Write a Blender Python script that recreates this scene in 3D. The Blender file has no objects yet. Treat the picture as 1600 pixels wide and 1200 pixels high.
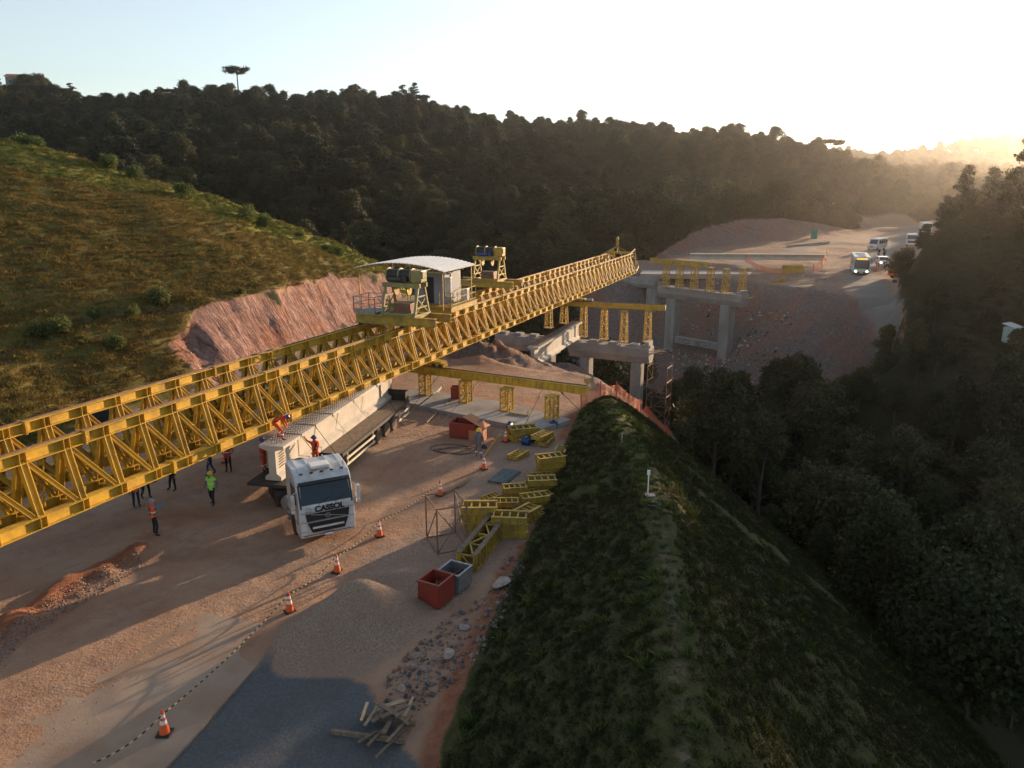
import bpy, bmesh, math, random
import numpy as np
from mathutils import Vector, Matrix, geometry
R = math.radians
scene = bpy.context.scene
COL = scene.collection

# ------------------------------------------------------------------ camera, sky, sun, exposure
CAM_H = 15.5; FOC = 1218.0; HORIZON = 285.0
PITCH = math.atan((600 - HORIZON) / FOC)
CP, SP = math.cos(PITCH), math.sin(PITCH)
cam_d = bpy.data.cameras.new('camera'); cam = bpy.data.objects.new('camera', cam_d); COL.objects.link(cam)
cam.location = (0, 0, CAM_H); cam.rotation_euler = (math.pi / 2 - PITCH, 0, 0)
cam_d.sensor_width = 36; cam_d.lens = 36 * FOC / 1600; cam_d.clip_start = 0.5; cam_d.clip_end = 6000
scene.camera = cam
SUN_AZ, SUN_EL = R(42), R(8.6)
world = bpy.data.worlds.new('World'); scene.world = world; world.use_nodes = True
wn = world.node_tree; bg = wn.nodes['Background']
sky = wn.nodes.new('ShaderNodeTexSky'); sky.sky_type = 'NISHITA'; sky.sun_disc = False
sky.sun_elevation = SUN_EL; sky.sun_rotation = SUN_AZ; sky.air_density = 1.0; sky.dust_density = .5; sky.ozone_density = 2.0
hsv = wn.nodes.new('ShaderNodeHueSaturation'); hsv.inputs['Saturation'].default_value = .6; wn.links.new(sky.outputs[0], hsv.inputs['Color']); wn.links.new(hsv.outputs[0], bg.inputs[0]); bg.inputs[1].default_value = 0.125
sd = bpy.data.lights.new('sun', 'SUN'); so = bpy.data.objects.new('sun', sd); COL.objects.link(so)
sd.energy = 5.0; sd.angle = R(0.55); sd.color = (1.0, 0.71, 0.44)
sdir = Vector((math.sin(SUN_AZ) * math.cos(SUN_EL), math.cos(SUN_AZ) * math.cos(SUN_EL), math.sin(SUN_EL)))
so.rotation_euler = (-sdir).to_track_quat('-Z', 'Y').to_euler()
so.location = sdir * 200
scene.view_settings.view_transform = 'Standard'; scene.view_settings.look = 'None'
scene.view_settings.exposure = 1.2; scene.view_settings.gamma = 1
scene.cycles.volume_bounces = 0; scene.cycles.max_bounces = 6; scene.cycles.transparent_max_bounces = 8

# ------------------------------------------------------------------ survey helpers: sight lines to world points
def ray(px, py):
    a = (px - 800) / FOC; b = (600 - py) / FOC
    return Vector((a, CP + b * SP, -SP + b * CP))
def G(px, py, z=0.0):
    r = ray(px, py); t = (z - CAM_H) / r.z
    return Vector((r.x * t, r.y * t, z))
def AY(px, py, Y, sub=0.0):
    r = ray(px, py); t = Y / r.y
    return Vector((r.x * t, Y, CAM_H + r.z * t - sub))

# ------------------------------------------------------------------ tagging helpers
def tag(o, label=None, cat=None, group=None, kind=None):
    if label: o['label'] = label
    if cat: o['category'] = cat
    if group: o['group'] = group
    if kind: o['kind'] = kind
    return o
def empty(name, loc=(0, 0, 0), rz=0.0, label=None, cat=None, group=None, rot=None):
    o = bpy.data.objects.new(name, None); COL.objects.link(o); o.location = loc
    o.rotation_euler = rot if rot else (0, 0, rz); o.empty_display_size = 0.3
    return tag(o, label, cat, group)
def kids(o): return [c for c in list(COL.objects) if c.parent == o]
KIDS = {}
def link_child(o, parent):
    o.parent = parent; KIDS.setdefault(parent.name, []).append(o)
def copy_tree(o, loc=None, rz=None, label=None, parent=None, rot=None, scale=None):
    c = o.copy(); COL.objects.link(c)
    if parent is not None: link_child(c, parent)
    if loc is not None: c.location = loc
    if rz is not None: c.rotation_euler = (0, 0, rz)
    if rot is not None: c.rotation_euler = rot
    if scale is not None: c.scale = (scale,) * 3
    if label: c['label'] = label
    for ch in KIDS.get(o.name, []): copy_tree(ch, parent=c)
    return c

class MB:
    """collects shapes, builds ONE mesh object"""
    def __init__(s): s.v = []; s.f = []; s.m = []; s.cm = 0; s.smooth = False
    def add(s, vs, fs, m=None):
        b = len(s.v); s.v += [tuple(v) for v in vs]
        for f in fs: s.f.append([i + b for i in f]); s.m.append(s.cm if m is None else m)
        return s
    def box(s, c, d, M=None, m=None):
        x, y, z = d[0] / 2, d[1] / 2, d[2] / 2
        vs = [Vector((sx * x, sy * y, sz * z)) for sz in (-1, 1) for sx, sy in ((-1, -1), (1, -1), (1, 1), (-1, 1))]
        if M is not None: vs = [M @ v for v in vs]
        c = Vector(c); vs = [v + c for v in vs]
        return s.add(vs, [(0, 3, 2, 1), (4, 5, 6, 7), (0, 1, 5, 4), (1, 2, 6, 5), (2, 3, 7, 6), (3, 0, 4, 7)], m)
    def frame(s, p, q, up=(0, 0, 1)):
        p = Vector(p); q = Vector(q); d = (q - p); L = d.length; d.normalize(); up = Vector(up)
        if abs(d.dot(up)) > 0.98: up = Vector((1, 0, 0)) if abs(d.x) < .9 else Vector((0, 1, 0))
        x = d.cross(up).normalized(); u = x.cross(d).normalized()
        return p, q, d, x, u, L
    def bar(s, p, q, w, h, up=(0, 0, 1), m=None):
        p, q, d, x, u, L = s.frame(p, q, up); vs = []
        for e in (p, q):
            for a, b in ((-1, -1), (1, -1), (1, 1), (-1, 1)): vs.append(e + x * (a * w / 2) + u * (b * h / 2))
        return s.add(vs, [(0, 1, 2, 3), (7, 6, 5, 4), (0, 4, 5, 1), (1, 5, 6, 2), (2, 6, 7, 3), (3, 7, 4, 0)], m)
    def ext(s, prof, p, q, up=(0, 0, 1), m=None, caps=True):
        """extrude closed profile (list of (x,u)) from p to q"""
        p, q, d, x, u, L = s.frame(p, q, up); n = len(prof); vs = []
        for e in (p, q):
            for a, b in prof: vs.append(e + x * a + u * b)
        fs = [(i, n + i, n + (i + 1) % n, (i + 1) % n) for i in range(n)]
        if caps: fs += [tuple(range(n)), tuple(reversed(range(n, 2 * n)))]
        return s.add(vs, fs, m)
    def ibeam(s, p, q, w, h, tf=.03, tw=.03, up=(0, 0, 1), m=None):
        W, Hh = w / 2, h / 2
        prof = [(-W, -Hh), (W, -Hh), (W, -Hh + tf), (tw / 2, -Hh + tf), (tw / 2, Hh - tf), (W, Hh - tf), (W, Hh), (-W, Hh), (-W, Hh - tf), (-tw / 2, Hh - tf), (-tw / 2, -Hh + tf), (-W, -Hh + tf)]
        return s.ext(prof, p, q, up, m)
    def cyl(s, p, q, r, r2=None, n=10, m=None, caps=True):
        if r2 is None: r2 = r
        p, q, d, x, u, L = s.frame(p, q); vs = []
        for e, rr in ((p, r), (q, r2)):
            for i in range(n):
                a = 2 * math.pi * i / n; vs.append(e + x * (math.cos(a) * rr) + u * (math.sin(a) * rr))
        fs = [(i, n + i, n + (i + 1) % n, (i + 1) % n) for i in range(n)]
        if caps: fs += [tuple(range(n)), tuple(reversed(range(n, 2 * n)))]
        return s.add(vs, fs, m)
    def path(s, pts, r, n=6, m=None):
        for a, b in zip(pts[:-1], pts[1:]): s.cyl(a, b, r, n=n, m=m)
        return s
    def lathe(s, prof, n=16, c=(0, 0, 0), m=None, axis='z'):
        vs = []; c = Vector(c)
        for r, z in prof:
            for i in range(n):
                a = 2 * math.pi * i / n
                v = (r * math.cos(a), r * math.sin(a), z)
                if axis == 'x': v = (v[2], v[0], v[1])
                if axis == 'y': v = (v[0], v[2], v[1])
                vs.append(c + Vector(v))
        fs = []
        for k in range(len(prof) - 1):
            for i in range(n):
                j = (i + 1) % n; fs.append((k * n + i, k * n + j, (k + 1) * n + j, (k + 1) * n + i))
        fs.append(tuple(reversed(range(n)))); b = (len(prof) - 1) * n; fs.append(tuple(range(b, b + n)))
        return s.add(vs, fs, m)
    def poly(s, pts, m=None): return s.add(pts, [tuple(range(len(pts)))], m)
    def prism(s, pts, dz, m=None):
        n = len(pts); lo = [Vector(p) for p in pts]; hi = [p + Vector(dz) for p in lo]
        return s.add(lo + hi, [tuple(reversed(range(n))), tuple(range(n, 2 * n))] + [(i, (i + 1) % n, n + (i + 1) % n, n + i) for i in range(n)], m)
    def build(s, name, mat, parent=None, bevel=0.0, smooth=False, loc=None, rz=None):
        me = bpy.data.meshes.new(name); me.from_pydata(s.v, [], s.f)
        mats = mat if isinstance(mat, (list, tuple)) else [mat]
        for mm in mats: me.materials.append(mm)
        if len(mats) > 1: me.polygons.foreach_set('material_index', s.m)
        bm = bmesh.new(); bm.from_mesh(me); bmesh.ops.recalc_face_normals(bm, faces=bm.faces); bm.to_mesh(me); bm.free()
        if smooth:
            for p in me.polygons: p.use_smooth = True
        me.update()
        o = bpy.data.objects.new(name, me); COL.objects.link(o)
        if bevel > 0:
            b = o.modifiers.new('bevel', 'BEVEL'); b.width = bevel; b.segments = 2; b.limit_method = 'ANGLE'; b.angle_limit = R(40)
        if parent is not None: link_child(o, parent)
        if loc is not None: o.location = loc
        if rz is not None: o.rotation_euler = (0, 0, rz)
        return o

# ------------------------------------------------------------------ materials
def mk(name):
    m = bpy.data.materials.new(name); m.use_nodes = True; nt = m.node_tree
    return m, nt, nt.nodes['Principled BSDF']
def nd(nt, t, **k):
    n = nt.nodes.new(t)
    for a, b in k.items():
        if a.startswith('i_'):
            key = a[2:]; n.inputs[int(key) if key.isdigit() else key].default_value = b
        else: setattr(n, a, b)
    return n
def rgb(h): return (h[0], h[1], h[2], 1)
def surf(name, col, rough=.6, col2=None, scale=2.0, amt=.5, metal=0.0, bump=0.0, bscale=20.0, rnd=0.0, spec=.4, coat=0.0, streak=None, lo=.4, hi=.65):
    """paint / concrete / steel with a second tone (rust, dirt) broken up by noise"""
    m, nt, b = mk(name); L = nt.links
    tc = nd(nt, 'ShaderNodeTexCoord'); mp = nd(nt, 'ShaderNodeMapping'); L.new(tc.outputs['Object'], mp.inputs[0])
    if streak: mp.inputs['Scale'].default_value = streak
    oi = nd(nt, 'ShaderNodeObjectInfo'); ad = nd(nt, 'ShaderNodeVectorMath', operation='ADD')
    ml = nd(nt, 'ShaderNodeMath', operation='MULTIPLY'); ml.inputs[1].default_value = 37.0
    L.new(oi.outputs['Random'], ml.inputs[0]); L.new(mp.outputs[0], ad.inputs[0]); L.new(ml.outputs[0], ad.inputs[1])
    c = nd(nt, 'ShaderNodeMix', data_type='RGBA'); c.inputs[6].default_value = rgb(col); c.inputs[7].default_value = rgb(col2 or [x * .6 for x in col])
    n1 = nd(nt, 'ShaderNodeTexNoise', i_Scale=scale, i_Detail=8.0, i_Roughness=.65); L.new(ad.outputs[0], n1.inputs['Vector'])
    rp = nd(nt, 'ShaderNodeMapRange'); rp.inputs[1].default_value = lo; rp.inputs[2].default_value = hi; rp.inputs[4].default_value = amt
    L.new(n1.outputs[0], rp.inputs[0]); L.new(rp.outputs[0], c.inputs[0])
    out = c.outputs[2]
    if rnd > 0:
        hs = nd(nt, 'ShaderNodeHueSaturation'); mr = nd(nt, 'ShaderNodeMapRange'); mr.inputs[3].default_value = 1 - rnd; mr.inputs[4].default_value = 1 + rnd
        L.new(oi.outputs['Random'], mr.inputs[0]); L.new(mr.outputs[0], hs.inputs['Value']); L.new(out, hs.inputs['Color']); out = hs.outputs[0]
    L.new(out, b.inputs['Base Color']); b.inputs['Roughness'].default_value = rough; b.inputs['Metallic'].default_value = metal
    b.inputs['Specular IOR Level'].default_value = spec; b.inputs['Coat Weight'].default_value = coat
    if bump > 0:
        n2 = nd(nt, 'ShaderNodeTexNoise', i_Scale=bscale, i_Detail=4.0); L.new(ad.outputs[0], n2.inputs['Vector'])
        bp = nd(nt, 'ShaderNodeBump', i_Strength=bump, i_Distance=.03); L.new(n2.outputs[0], bp.inputs['Height']); L.new(bp.outputs[0], b.inputs['Normal'])
    return m
M = {}
M['yellow'] = surf('yellow_paint', (.50, .305, .028), .5, (.17, .1, .035), 1.4, 1.0, bump=.1, rnd=.1, lo=.45, hi=.8)
M['yellow2'] = surf('faded_yellow_paint', (.44, .29, .03), .55, (.2, .13, .05), 2.2, .9, bump=.15, rnd=.12)
M['cream'] = surf('shadow_toned_cream_paint', (.27, .24, .09), .5, (.16, .13, .06), 2., .7)  # cream paint darkened to olive, the frame's shadow put into the colour
M['rail'] = surf('rusty_rail', (.2, .11, .07), .6, (.1, .06, .04), 4., .7, metal=.4)
M['conc'] = surf('cast_concrete', (.34, .31, .28), .85, (.19, .165, .15), .7, .85, bump=.3, bscale=9, lo=.35, hi=.75)
M['conc_old'] = surf('weathered_concrete', (.33, .31, .285), .9, (.13, .115, .1), .5, .9, bump=.4, bscale=6, streak=(1.2, 1.2, .35), lo=.35, hi=.75)
M['conc_new'] = surf('pale_precast_concrete', (.46, .42, .36), .8, (.3, .26, .22), .8, .8, bump=.15, lo=.4, hi=.75)
M['white'] = surf('white_paint', (.56, .57, .58), .35, (.36, .31, .26), 1.2, .75, coat=.3)
M['whiteroof'] = surf('white_sheet_metal', (.7, .69, .66), .4, (.5, .46, .4), 1.5, .5)
M['dark'] = surf('dark_steel', (.035, .033, .032), .6, (.07, .05, .04), 3., .6)
M['black'] = surf('black_plastic', (.012, .012, .014), .5, (.03, .027, .025), 3., .4)
M['tyre'] = surf('tyre_rubber', (.02, .019, .018), .85, (.09, .06, .045), 4., .7, bump=.3)
M['tyred'] = surf('dusty_tyre', (.12, .085, .06), .9, (.04, .035, .03), 4., .5, bump=.3)
M['steel'] = surf('galvanised_steel', (.32, .33, .34), .45, (.18, .17, .16), 4., .5, metal=.6)
M['wood'] = surf('weathered_planks', (.22, .16, .11), .85, (.1, .07, .05), 2., .8, bump=.3, streak=(6, 1, 1), rnd=.2)
M['woodl'] = surf('pale_sawn_wood', (.4, .3, .19), .8, (.2, .14, .09), 3., .7, rnd=.2, bump=.2)
M['red'] = surf('red_paint', (.27, .035, .022), .5, (.16, .04, .02), 2., .8, bump=.15)
M['orange'] = surf('orange_plastic', (.75, .12, .03), .5, (.5, .1, .04), 6., .5)
M['wstripe'] = surf('white_reflective', (.75, .75, .73), .4, (.5, .45, .4), 8., .4)
M['blue'] = surf('blue_paint', (.02, .06, .2), .45, (.03, .04, .08), 3., .6)
M['orangecloth'] = surf('orange_fabric', (.6, .075, .015), .85, (.4, .05, .01), 9., .6, bump=.3)
M['hivisorange'] = surf('orange_vest_fabric', (.85, .16, .06), .8, (.7, .12, .05), 9., .4)
M['hivis'] = surf('green_vest_fabric', (.35, .8, .1), .8, (.25, .6, .1), 9., .4)
M['redcloth'] = surf('red_fabric', (.5, .05, .04), .85, (.35, .04, .03), 9., .5)
M['navy'] = surf('navy_fabric', (.025, .035, .07), .9, (.015, .02, .04), 9., .5)
M['jeans'] = surf('denim', (.04, .07, .14), .9, (.03, .05, .09), 9., .5)
M['blackcloth'] = surf('black_fabric', (.02, .02, .022), .9, (.03, .028, .027), 9., .5)
M['bluecloth'] = surf('blue_fabric', (.06, .25, .55), .85, (.04, .18, .4), 9., .5)
M['greycloth'] = surf('grey_fabric', (.14, .15, .17), .9, (.09, .1, .11), 9., .5)
M['skin'] = surf('skin', (.33, .19, .13), .6, (.28, .15, .1), 9., .4)
M['helmety'] = surf('yellow_helmet', (.75, .55, .04), .35, (.6, .4, .04), 5., .3)
M['helmetb'] = surf('blue_helmet', (.03, .05, .2), .35, (.03, .04, .15), 5., .3)
M['helmetg'] = surf('grey_helmet', (.3, .3, .33), .4, (.25, .25, .27), 5., .3)
M['cardboard'] = surf('rusty_sheet', (.42, .17, .07), .8, (.3, .13, .07), 2., .6)
M['teal'] = surf('teal_plastic', (.02, .25, .2), .5, (.02, .18, .15), 3., .4)
M['net'] = surf('orange_netting', (.6, .19, .09), .8, (.5, .2, .12), 3., .5)
M['rock'] = surf('pale_rock', (.36, .3, .26), .9, (.2, .13, .1), 3., .8, bump=.5, rnd=.3)
M['bark'] = surf('bark', (.09, .07, .055), .95, (.05, .04, .03), 4., .7, bump=.4)
M['palebark'] = surf('pale_bark', (.3, .27, .23), .9, (.15, .13, .1), 4., .7, bump=.3)
M['gravelpile'] = surf('crushed_stone', (.25, .17, .115), .95, (.13, .1, .085), 1.2, .8, bump=1.0, bscale=16)
m, nt, b = mk('glass_dark'); b.inputs['Base Color'].default_value = (.015, .03, .045, 1); b.inputs['Roughness'].default_value = .08; b.inputs['Specular IOR Level'].default_value = .8; b.inputs['Roughness'].default_value = .18; b.inputs['Specular IOR Level'].default_value = .35; M['glass'] = m
m, nt, b = mk('lamp_glass'); b.inputs['Base Color'].default_value = (.55, .55, .55, 1); b.inputs['Roughness'].default_value = .15; M['lamp'] = m
m, nt, b = mk('lit_headlight'); b.inputs['Base Color'].default_value = (1, .95, .8, 1); b.inputs['Emission Color'].default_value = (1, .9, .7, 1); b.inputs['Emission Strength'].default_value = 6; M['headlit'] = m
m, nt, b = mk('lit_sign'); b.inputs['Base Color'].default_value = (.8, .3, .05, 1); b.inputs['Emission Color'].default_value = (1, .35, .05, 1); b.inputs['Emission Strength'].default_value = .8; M['ledsign'] = m

def leafmat(name, c1, c2, c3, scale=.6, trans=.25):
    m, nt, b = mk(name); L = nt.links
    tc = nd(nt, 'ShaderNodeTexCoord'); oi = nd(nt, 'ShaderNodeObjectInfo')
    n1 = nd(nt, 'ShaderNodeTexNoise', i_Scale=scale, i_Detail=5.0); L.new(tc.outputs['Object'], n1.inputs['Vector'])
    ge = nd(nt, 'ShaderNodeNewGeometry')
    rp = nd(nt, 'ShaderNodeValToRGB'); e = rp.color_ramp.elements
    e[0].position = .3; e[0].color = rgb(c1); e[1].position = .75; e[1].color = rgb(c2); L.new(n1.outputs[0], rp.inputs[0])
    mx = nd(nt, 'ShaderNodeMix', data_type='RGBA'); mx.inputs[7].default_value = rgb(c3)
    pw = nd(nt, 'ShaderNodeMath', operation='POWER'); pw.inputs[1].default_value = 2.5; L.new(oi.outputs['Random'], pw.inputs[0])
    n9 = nd(nt, 'ShaderNodeTexNoise', i_Scale=.045, i_Detail=3.0); L.new(oi.outputs['Location'], n9.inputs['Vector']); r9 = nd(nt, 'ShaderNodeMapRange'); r9.inputs[1].default_value = .42; r9.inputs[2].default_value = .62; L.new(n9.outputs[0], r9.inputs[0]); m9 = nd(nt, 'ShaderNodeMath', operation='MULTIPLY_ADD'); m9.inputs[1].default_value = .45; L.new(r9.outputs[0], m9.inputs[0]); L.new(pw.outputs[0], m9.inputs[2]); m9.use_clamp = True; L.new(m9.outputs[0], mx.inputs[0]); L.new(rp.outputs[0], mx.inputs[6])
    hs = nd(nt, 'ShaderNodeHueSaturation'); mr = nd(nt, 'ShaderNodeMapRange'); mr.inputs[3].default_value = .6; mr.inputs[4].default_value = 1.4
    L.new(ge.outputs['Random Per Island'], mr.inputs[0]); L.new(mr.outputs[0], hs.inputs['Value']); L.new(mx.outputs[2], hs.inputs['Color'])
    L.new(hs.outputs[0], b.inputs['Base Color']); b.inputs['Roughness'].default_value = .7; b.inputs['Specular IOR Level'].default_value = .2
    tr = nd(nt, 'ShaderNodeBsdfTranslucent'); L.new(hs.outputs[0], tr.inputs[0])
    ms = nd(nt, 'ShaderNodeMixShader'); ms.inputs[0].default_value = trans
    out = nt.nodes['Material Output']; L.new(b.outputs[0], ms.inputs[1]); L.new(tr.outputs[0], ms.inputs[2]); L.new(ms.outputs[0], out.inputs[0])
    return m
M['leaf'] = leafmat('forest_leaves', (.013, .022, .009), (.03, .042, .016), (.085, .08, .032), .6, .18)
M['pineleaf'] = leafmat('pine_needles', (.015, .023, .011), (.032, .04, .017), (.045, .04, .02))
M['bushleaf'] = leafmat('bush_leaves', (.05, .085, .02), (.09, .13, .035), (.11, .12, .035), 1.5, .35)
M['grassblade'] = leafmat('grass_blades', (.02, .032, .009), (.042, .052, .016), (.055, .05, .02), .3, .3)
M['goldgrass'] = leafmat('gold_green_grass', (.10, .12, .025), (.19, .19, .04), (.2, .17, .04), .3, .3)
M['drybank'] = leafmat('dry_bank_grass', (.03, .027, .012), (.05, .042, .017), (.055, .04, .018), .3, .3)  # bank grass, tone lowered to deepen the bank's shade
M['drygrass'] = leafmat('dry_grass_blades', (.18, .15, .036), (.27, .2, .05), (.2, .13, .04), .15, .3)

# ------------------------------------------------------------------ terrain heights
def hash2(ix, iy, seed):
    h = (ix.astype(np.int64) * 374761393 + iy.astype(np.int64) * 668265263 + seed * 974711) & 0xffffffff
    h = ((h ^ (h >> 13)) * 1274126177) & 0xffffffff
    return ((h ^ (h >> 16)) & 0xffffff) / float(0xffffff)
def vnoise(x, y, s, seed=0):
    x = x / s; y = y / s; ix = np.floor(x); iy = np.floor(y); fx = x - ix; fy = y - iy
    fx = fx * fx * (3 - 2 * fx); fy = fy * fy * (3 - 2 * fy)
    a = hash2(ix, iy, seed); b_ = hash2(ix + 1, iy, seed); c = hash2(ix, iy + 1, seed); d = hash2(ix + 1, iy + 1, seed)
    return (a * (1 - fx) + b_ * fx) * (1 - fy) + (c * (1 - fx) + d * fx) * fy
def fbm(x, y, s, oct=4, seed=0, g=.5):
    r = 0; a = 1; t = 0
    for i in range(oct):
        r = r + a * vnoise(x, y, s / 2 ** i, seed + i * 17); t += a; a *= g
    return r / t - .5

PTS = []
def line(pts, step=3.0):
    for a, b in zip(pts[:-1], pts[1:]):
        a = Vector(a); b = Vector(b); n = max(1, int((b.xy - a.xy).length / step))
        for i in range(n): PTS.append(tuple(a.lerp(b, i / n)))
    PTS.append(tuple(pts[-1]))
TOE = [(-40, -60, 0), (-38, 5, 0), (-35.5, 22, 0), (-32, 35, 0), (-29.4, 42.3, 0), (-28.4, 47, 0), (-27.1, 52.7, 0), (-24.6, 58, 0), (-22.1, 65.4, 0), (-19.6, 78, 0), (-16.5, 88, 0), (-14, 96, -.5)]
BERM = [(-60, -60, 6), (-55, 10, 6), tuple(AY(-150, 600, 47)), tuple(AY(0, 558, 54)), tuple(AY(110, 500, 60)), tuple(AY(210, 482, 64)), tuple(AY(310, 474, 67))]
CUTTOP = [tuple(AY(310, 474, 67)), tuple(AY(370, 462, 71)), tuple(AY(430, 449, 76)), tuple(AY(500, 434, 86)), tuple(AY(560, 426, 94)), tuple(AY(600, 424, 99)), (-14.5, 106, .5)]
CREST_L = [(-120, 40, 30), (-108, 75, 30), tuple(AY(-150, 175, 93)), tuple(AY(0, 217, 93)), tuple(AY(90, 238, 94)), tuple(AY(170, 262, 95)), tuple(AY(250, 283, 97)), tuple(AY(340, 306, 99)), tuple(AY(410, 330, 100)), tuple(AY(480, 360, 102)), tuple(AY(540, 384, 104)), tuple(AY(600, 412, 107)), (-13, 112, -2)]
line(TOE); line(BERM); line(CUTTOP); line(CREST_L)
line([(-150, 90, 10), (-125, 120, 6), (-95, 120, 2), (-70, 122, -2), (-50, 124, -6), (-30, 124, -9), (-14, 122, -12)], 8)
# yard
ye = [tuple(G(700, 563)), tuple(G(758, 564)), tuple(G(822, 573)), tuple(G(880, 583)), tuple(G(925, 594)), tuple(G(950, 612, .4))]
YEDGE = ye
line([(p[0], p[1], .05) for p in ye], 2)
for gx in range(-36, 6, 6):
    for gy in range(-60, 62, 6):
        tx = np.interp(gy, [t[1] for t in TOE], [t[0] for t in TOE])
        if gx > tx + 1.5 and gx < 0 - .14 * (gy - 25) * 0 - 2.5: PTS.append((gx, gy, 0.0))
for q in [(-16, 66), (-12, 72), (-14, 80), (-10, 66), (-7, 70)]: PTS.append((q[0], q[1], 0))
# embankment beside the yard
CREST_E = [tuple(G(938, 620, 1.3)), tuple(G(962, 660, 1.9)), tuple(G(985, 705, 2.4)), tuple(G(1008, 770, 2.8)), tuple(G(1020, 860, 3.1)), tuple(G(1030, 960, 3.4)), tuple(G(1036, 1080, 3.6)), tuple(G(1040, 1200, 3.7)), (2.0, 4, 3.8), (0, -60, 4)]
TOE_E = [tuple(G(900, 655)), tuple(G(880, 700)), tuple(G(848, 800)), tuple(G(800, 900)), tuple(G(757, 1000)), tuple(G(715, 1100)), tuple(G(685, 1190)), (-2.6, 8, 0), (-5, -60, 0)]
line(CREST_E, 2); line(TOE_E, 2)
cr2 = [(c[0] + .9, c[1] - .1, c[2] - .05) for c in CREST_E]; line(cr2, 2)
line([(p[0] - 1.2, p[1], 0) for p in TOE_E], 3)
line([(9.5, 57, -1.6), (11.5, 51, -2.2), (11, 42, -1.5), (10.2, 33, -1.2), (9.5, 22, -.8), (8.5, 5, -.5), (6, -60, -.5)], 3)
FOOT = [(14, 68, -8), (18, 60, -9.5), (21, 48, -10), (23, 34, -11), (25, 20, -12), (27, 0, -12), (27, -60, -12)]
line(FOOT, 4)
# slope below the yard edge, gorge
for q in [(-9, 83, -1.5), (-11, 92, -4), (-4, 84, -2.5), (2, 86, -4.2), (7, 86, -5.0), (8, 76, -3.2), (3, 76, -2), (-3, 76, -1), (12, 77, -7), (16, 82, -10), (11, 66, -4), (9, 69, -2.6), (20, 72, -14), (22, 82, -17),
          (6, 94, -9), (-2, 98, -10), (-10, 104, -9)]: PTS.append(q)
line([(60, -60, -25), (48, 10, -25), (42, 30, -24.5), (36, 55, -24), (31, 78, -24), (24, 96, -23), (12, 106, -21), (-4, 116, -19), (-22, 134, -17), (-60, 145, -15), (-110, 150, -12), (-200, 150, -5)], 5)
# far bank, bench with the road
for q in [(26, 119, -17), (33, 112, -18), (28, 128, -14), (32, 124, -14), (37, 119, -14), (35, 124, -13), (41, 112, -12.5), (45, 106, -11), (50, 100, -7), (46, 94, -13), (27, 145, -8), (32, 140, -8.5), (37, 134, -9), (26, 137, -13.5), (31, 134, -13), (35, 130, -13), (40, 121, -9), (42, 128, -6.5), (46, 115, -6), (50, 108, -4.5),
          (22, 130, -15), (18, 136, -13), (10, 138, -15), (20, 146, -6), (14, 144, -12)]: PTS.append(q)
BENCHF = [(14, 156, -2.2), (25, 152, -2), (33, 147, -1.8), (41, 139, -1.6), (47, 130, -1.3), (49, 118, -.8), (49, 108, -.4), (48, 99, -1.0)]
line(BENCHF, 3)
for q in [(30, 160, .3), (45, 150, .3), (58, 140, .4), (53, 118, 0), (58, 128, .3), (72, 150, .8), (84, 172, 1.3), (96, 195, 1.8), (112, 225, 2.5), (130, 260, 4), (150, 300, 6), (60, 175, 1.0), (75, 195, 1.6), (45, 180, 1.2), (95, 218, 2.2), (28, 175, 1.5)]: PTS.append(q)
CUTF_TOE = [tuple(AY(1050, 402, 168)), tuple(AY(1100, 390, 178)), tuple(AY(1150, 384, 186)), tuple(AY(1210, 378, 192)), tuple(AY(1280, 371, 203)), tuple(AY(1335, 364, 216))]
CUTF_TOP = [tuple(AY(1040, 392, 172)), tuple(AY(1075, 366, 180)), tuple(AY(1110, 352, 190)), tuple(AY(1160, 340, 197)), tuple(AY(1220, 338, 205)), tuple(AY(1280, 346, 214)), tuple(AY(1340, 358, 224))]
line(CUTF_TOE, 3); line(CUTF_TOP, 3)
for q in [(20, 160, 0), (10, 165, -4), (0, 160, -10), (15, 185, 4), (30, 195, 6), (-20, 165, -14), (-60, 180, -6)]: PTS.append(q)
# right hill beyond the gorge, beside the road
HILLEDGE = [(46, 89, -4), (48.6, 96, -1.2), (51.7, 104, -.2), (56, 113, .3), (63, 127, .6), (75, 147, 1.0), (90, 170, 1.5), (105, 194, 2.0)]
line(HILLEDGE, 4)
line([tuple(AY(1408, 455, 94, .5)), tuple(AY(1412, 432, 99, 1)), tuple(AY(1425, 400, 104, 1)), tuple(AY(1452, 360, 111, 1)), tuple(AY(1500, 332, 117)), tuple(AY(1560, 303, 118)), tuple(AY(1610, 287, 114)), (82, 113, 18), (96, 108, 22), (125, 95, 27), (170, 80, 32), (260, 60, 45)], 5)  # last points, out of view, raised so the ridge shades the bank
for q in [(90, 135, 9), (105, 160, 8), (120, 190, 7), (130, 130, 18), (170, 170, 22), (50, 78, -12), (58, 86, -3), (68, 96, 5), (80, 98, 10), (60, 65, -10), (75, 75, 0), (95, 80, 10), (70, 40, -10), (90, 50, 2), (120, 60, 14), (85, 0, -8), (120, 0, 6), (170, 0, 20),
          (120, -60, 5),  (170, 230, 15), (200, 300, 18)]: PTS.append(q)
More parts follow.
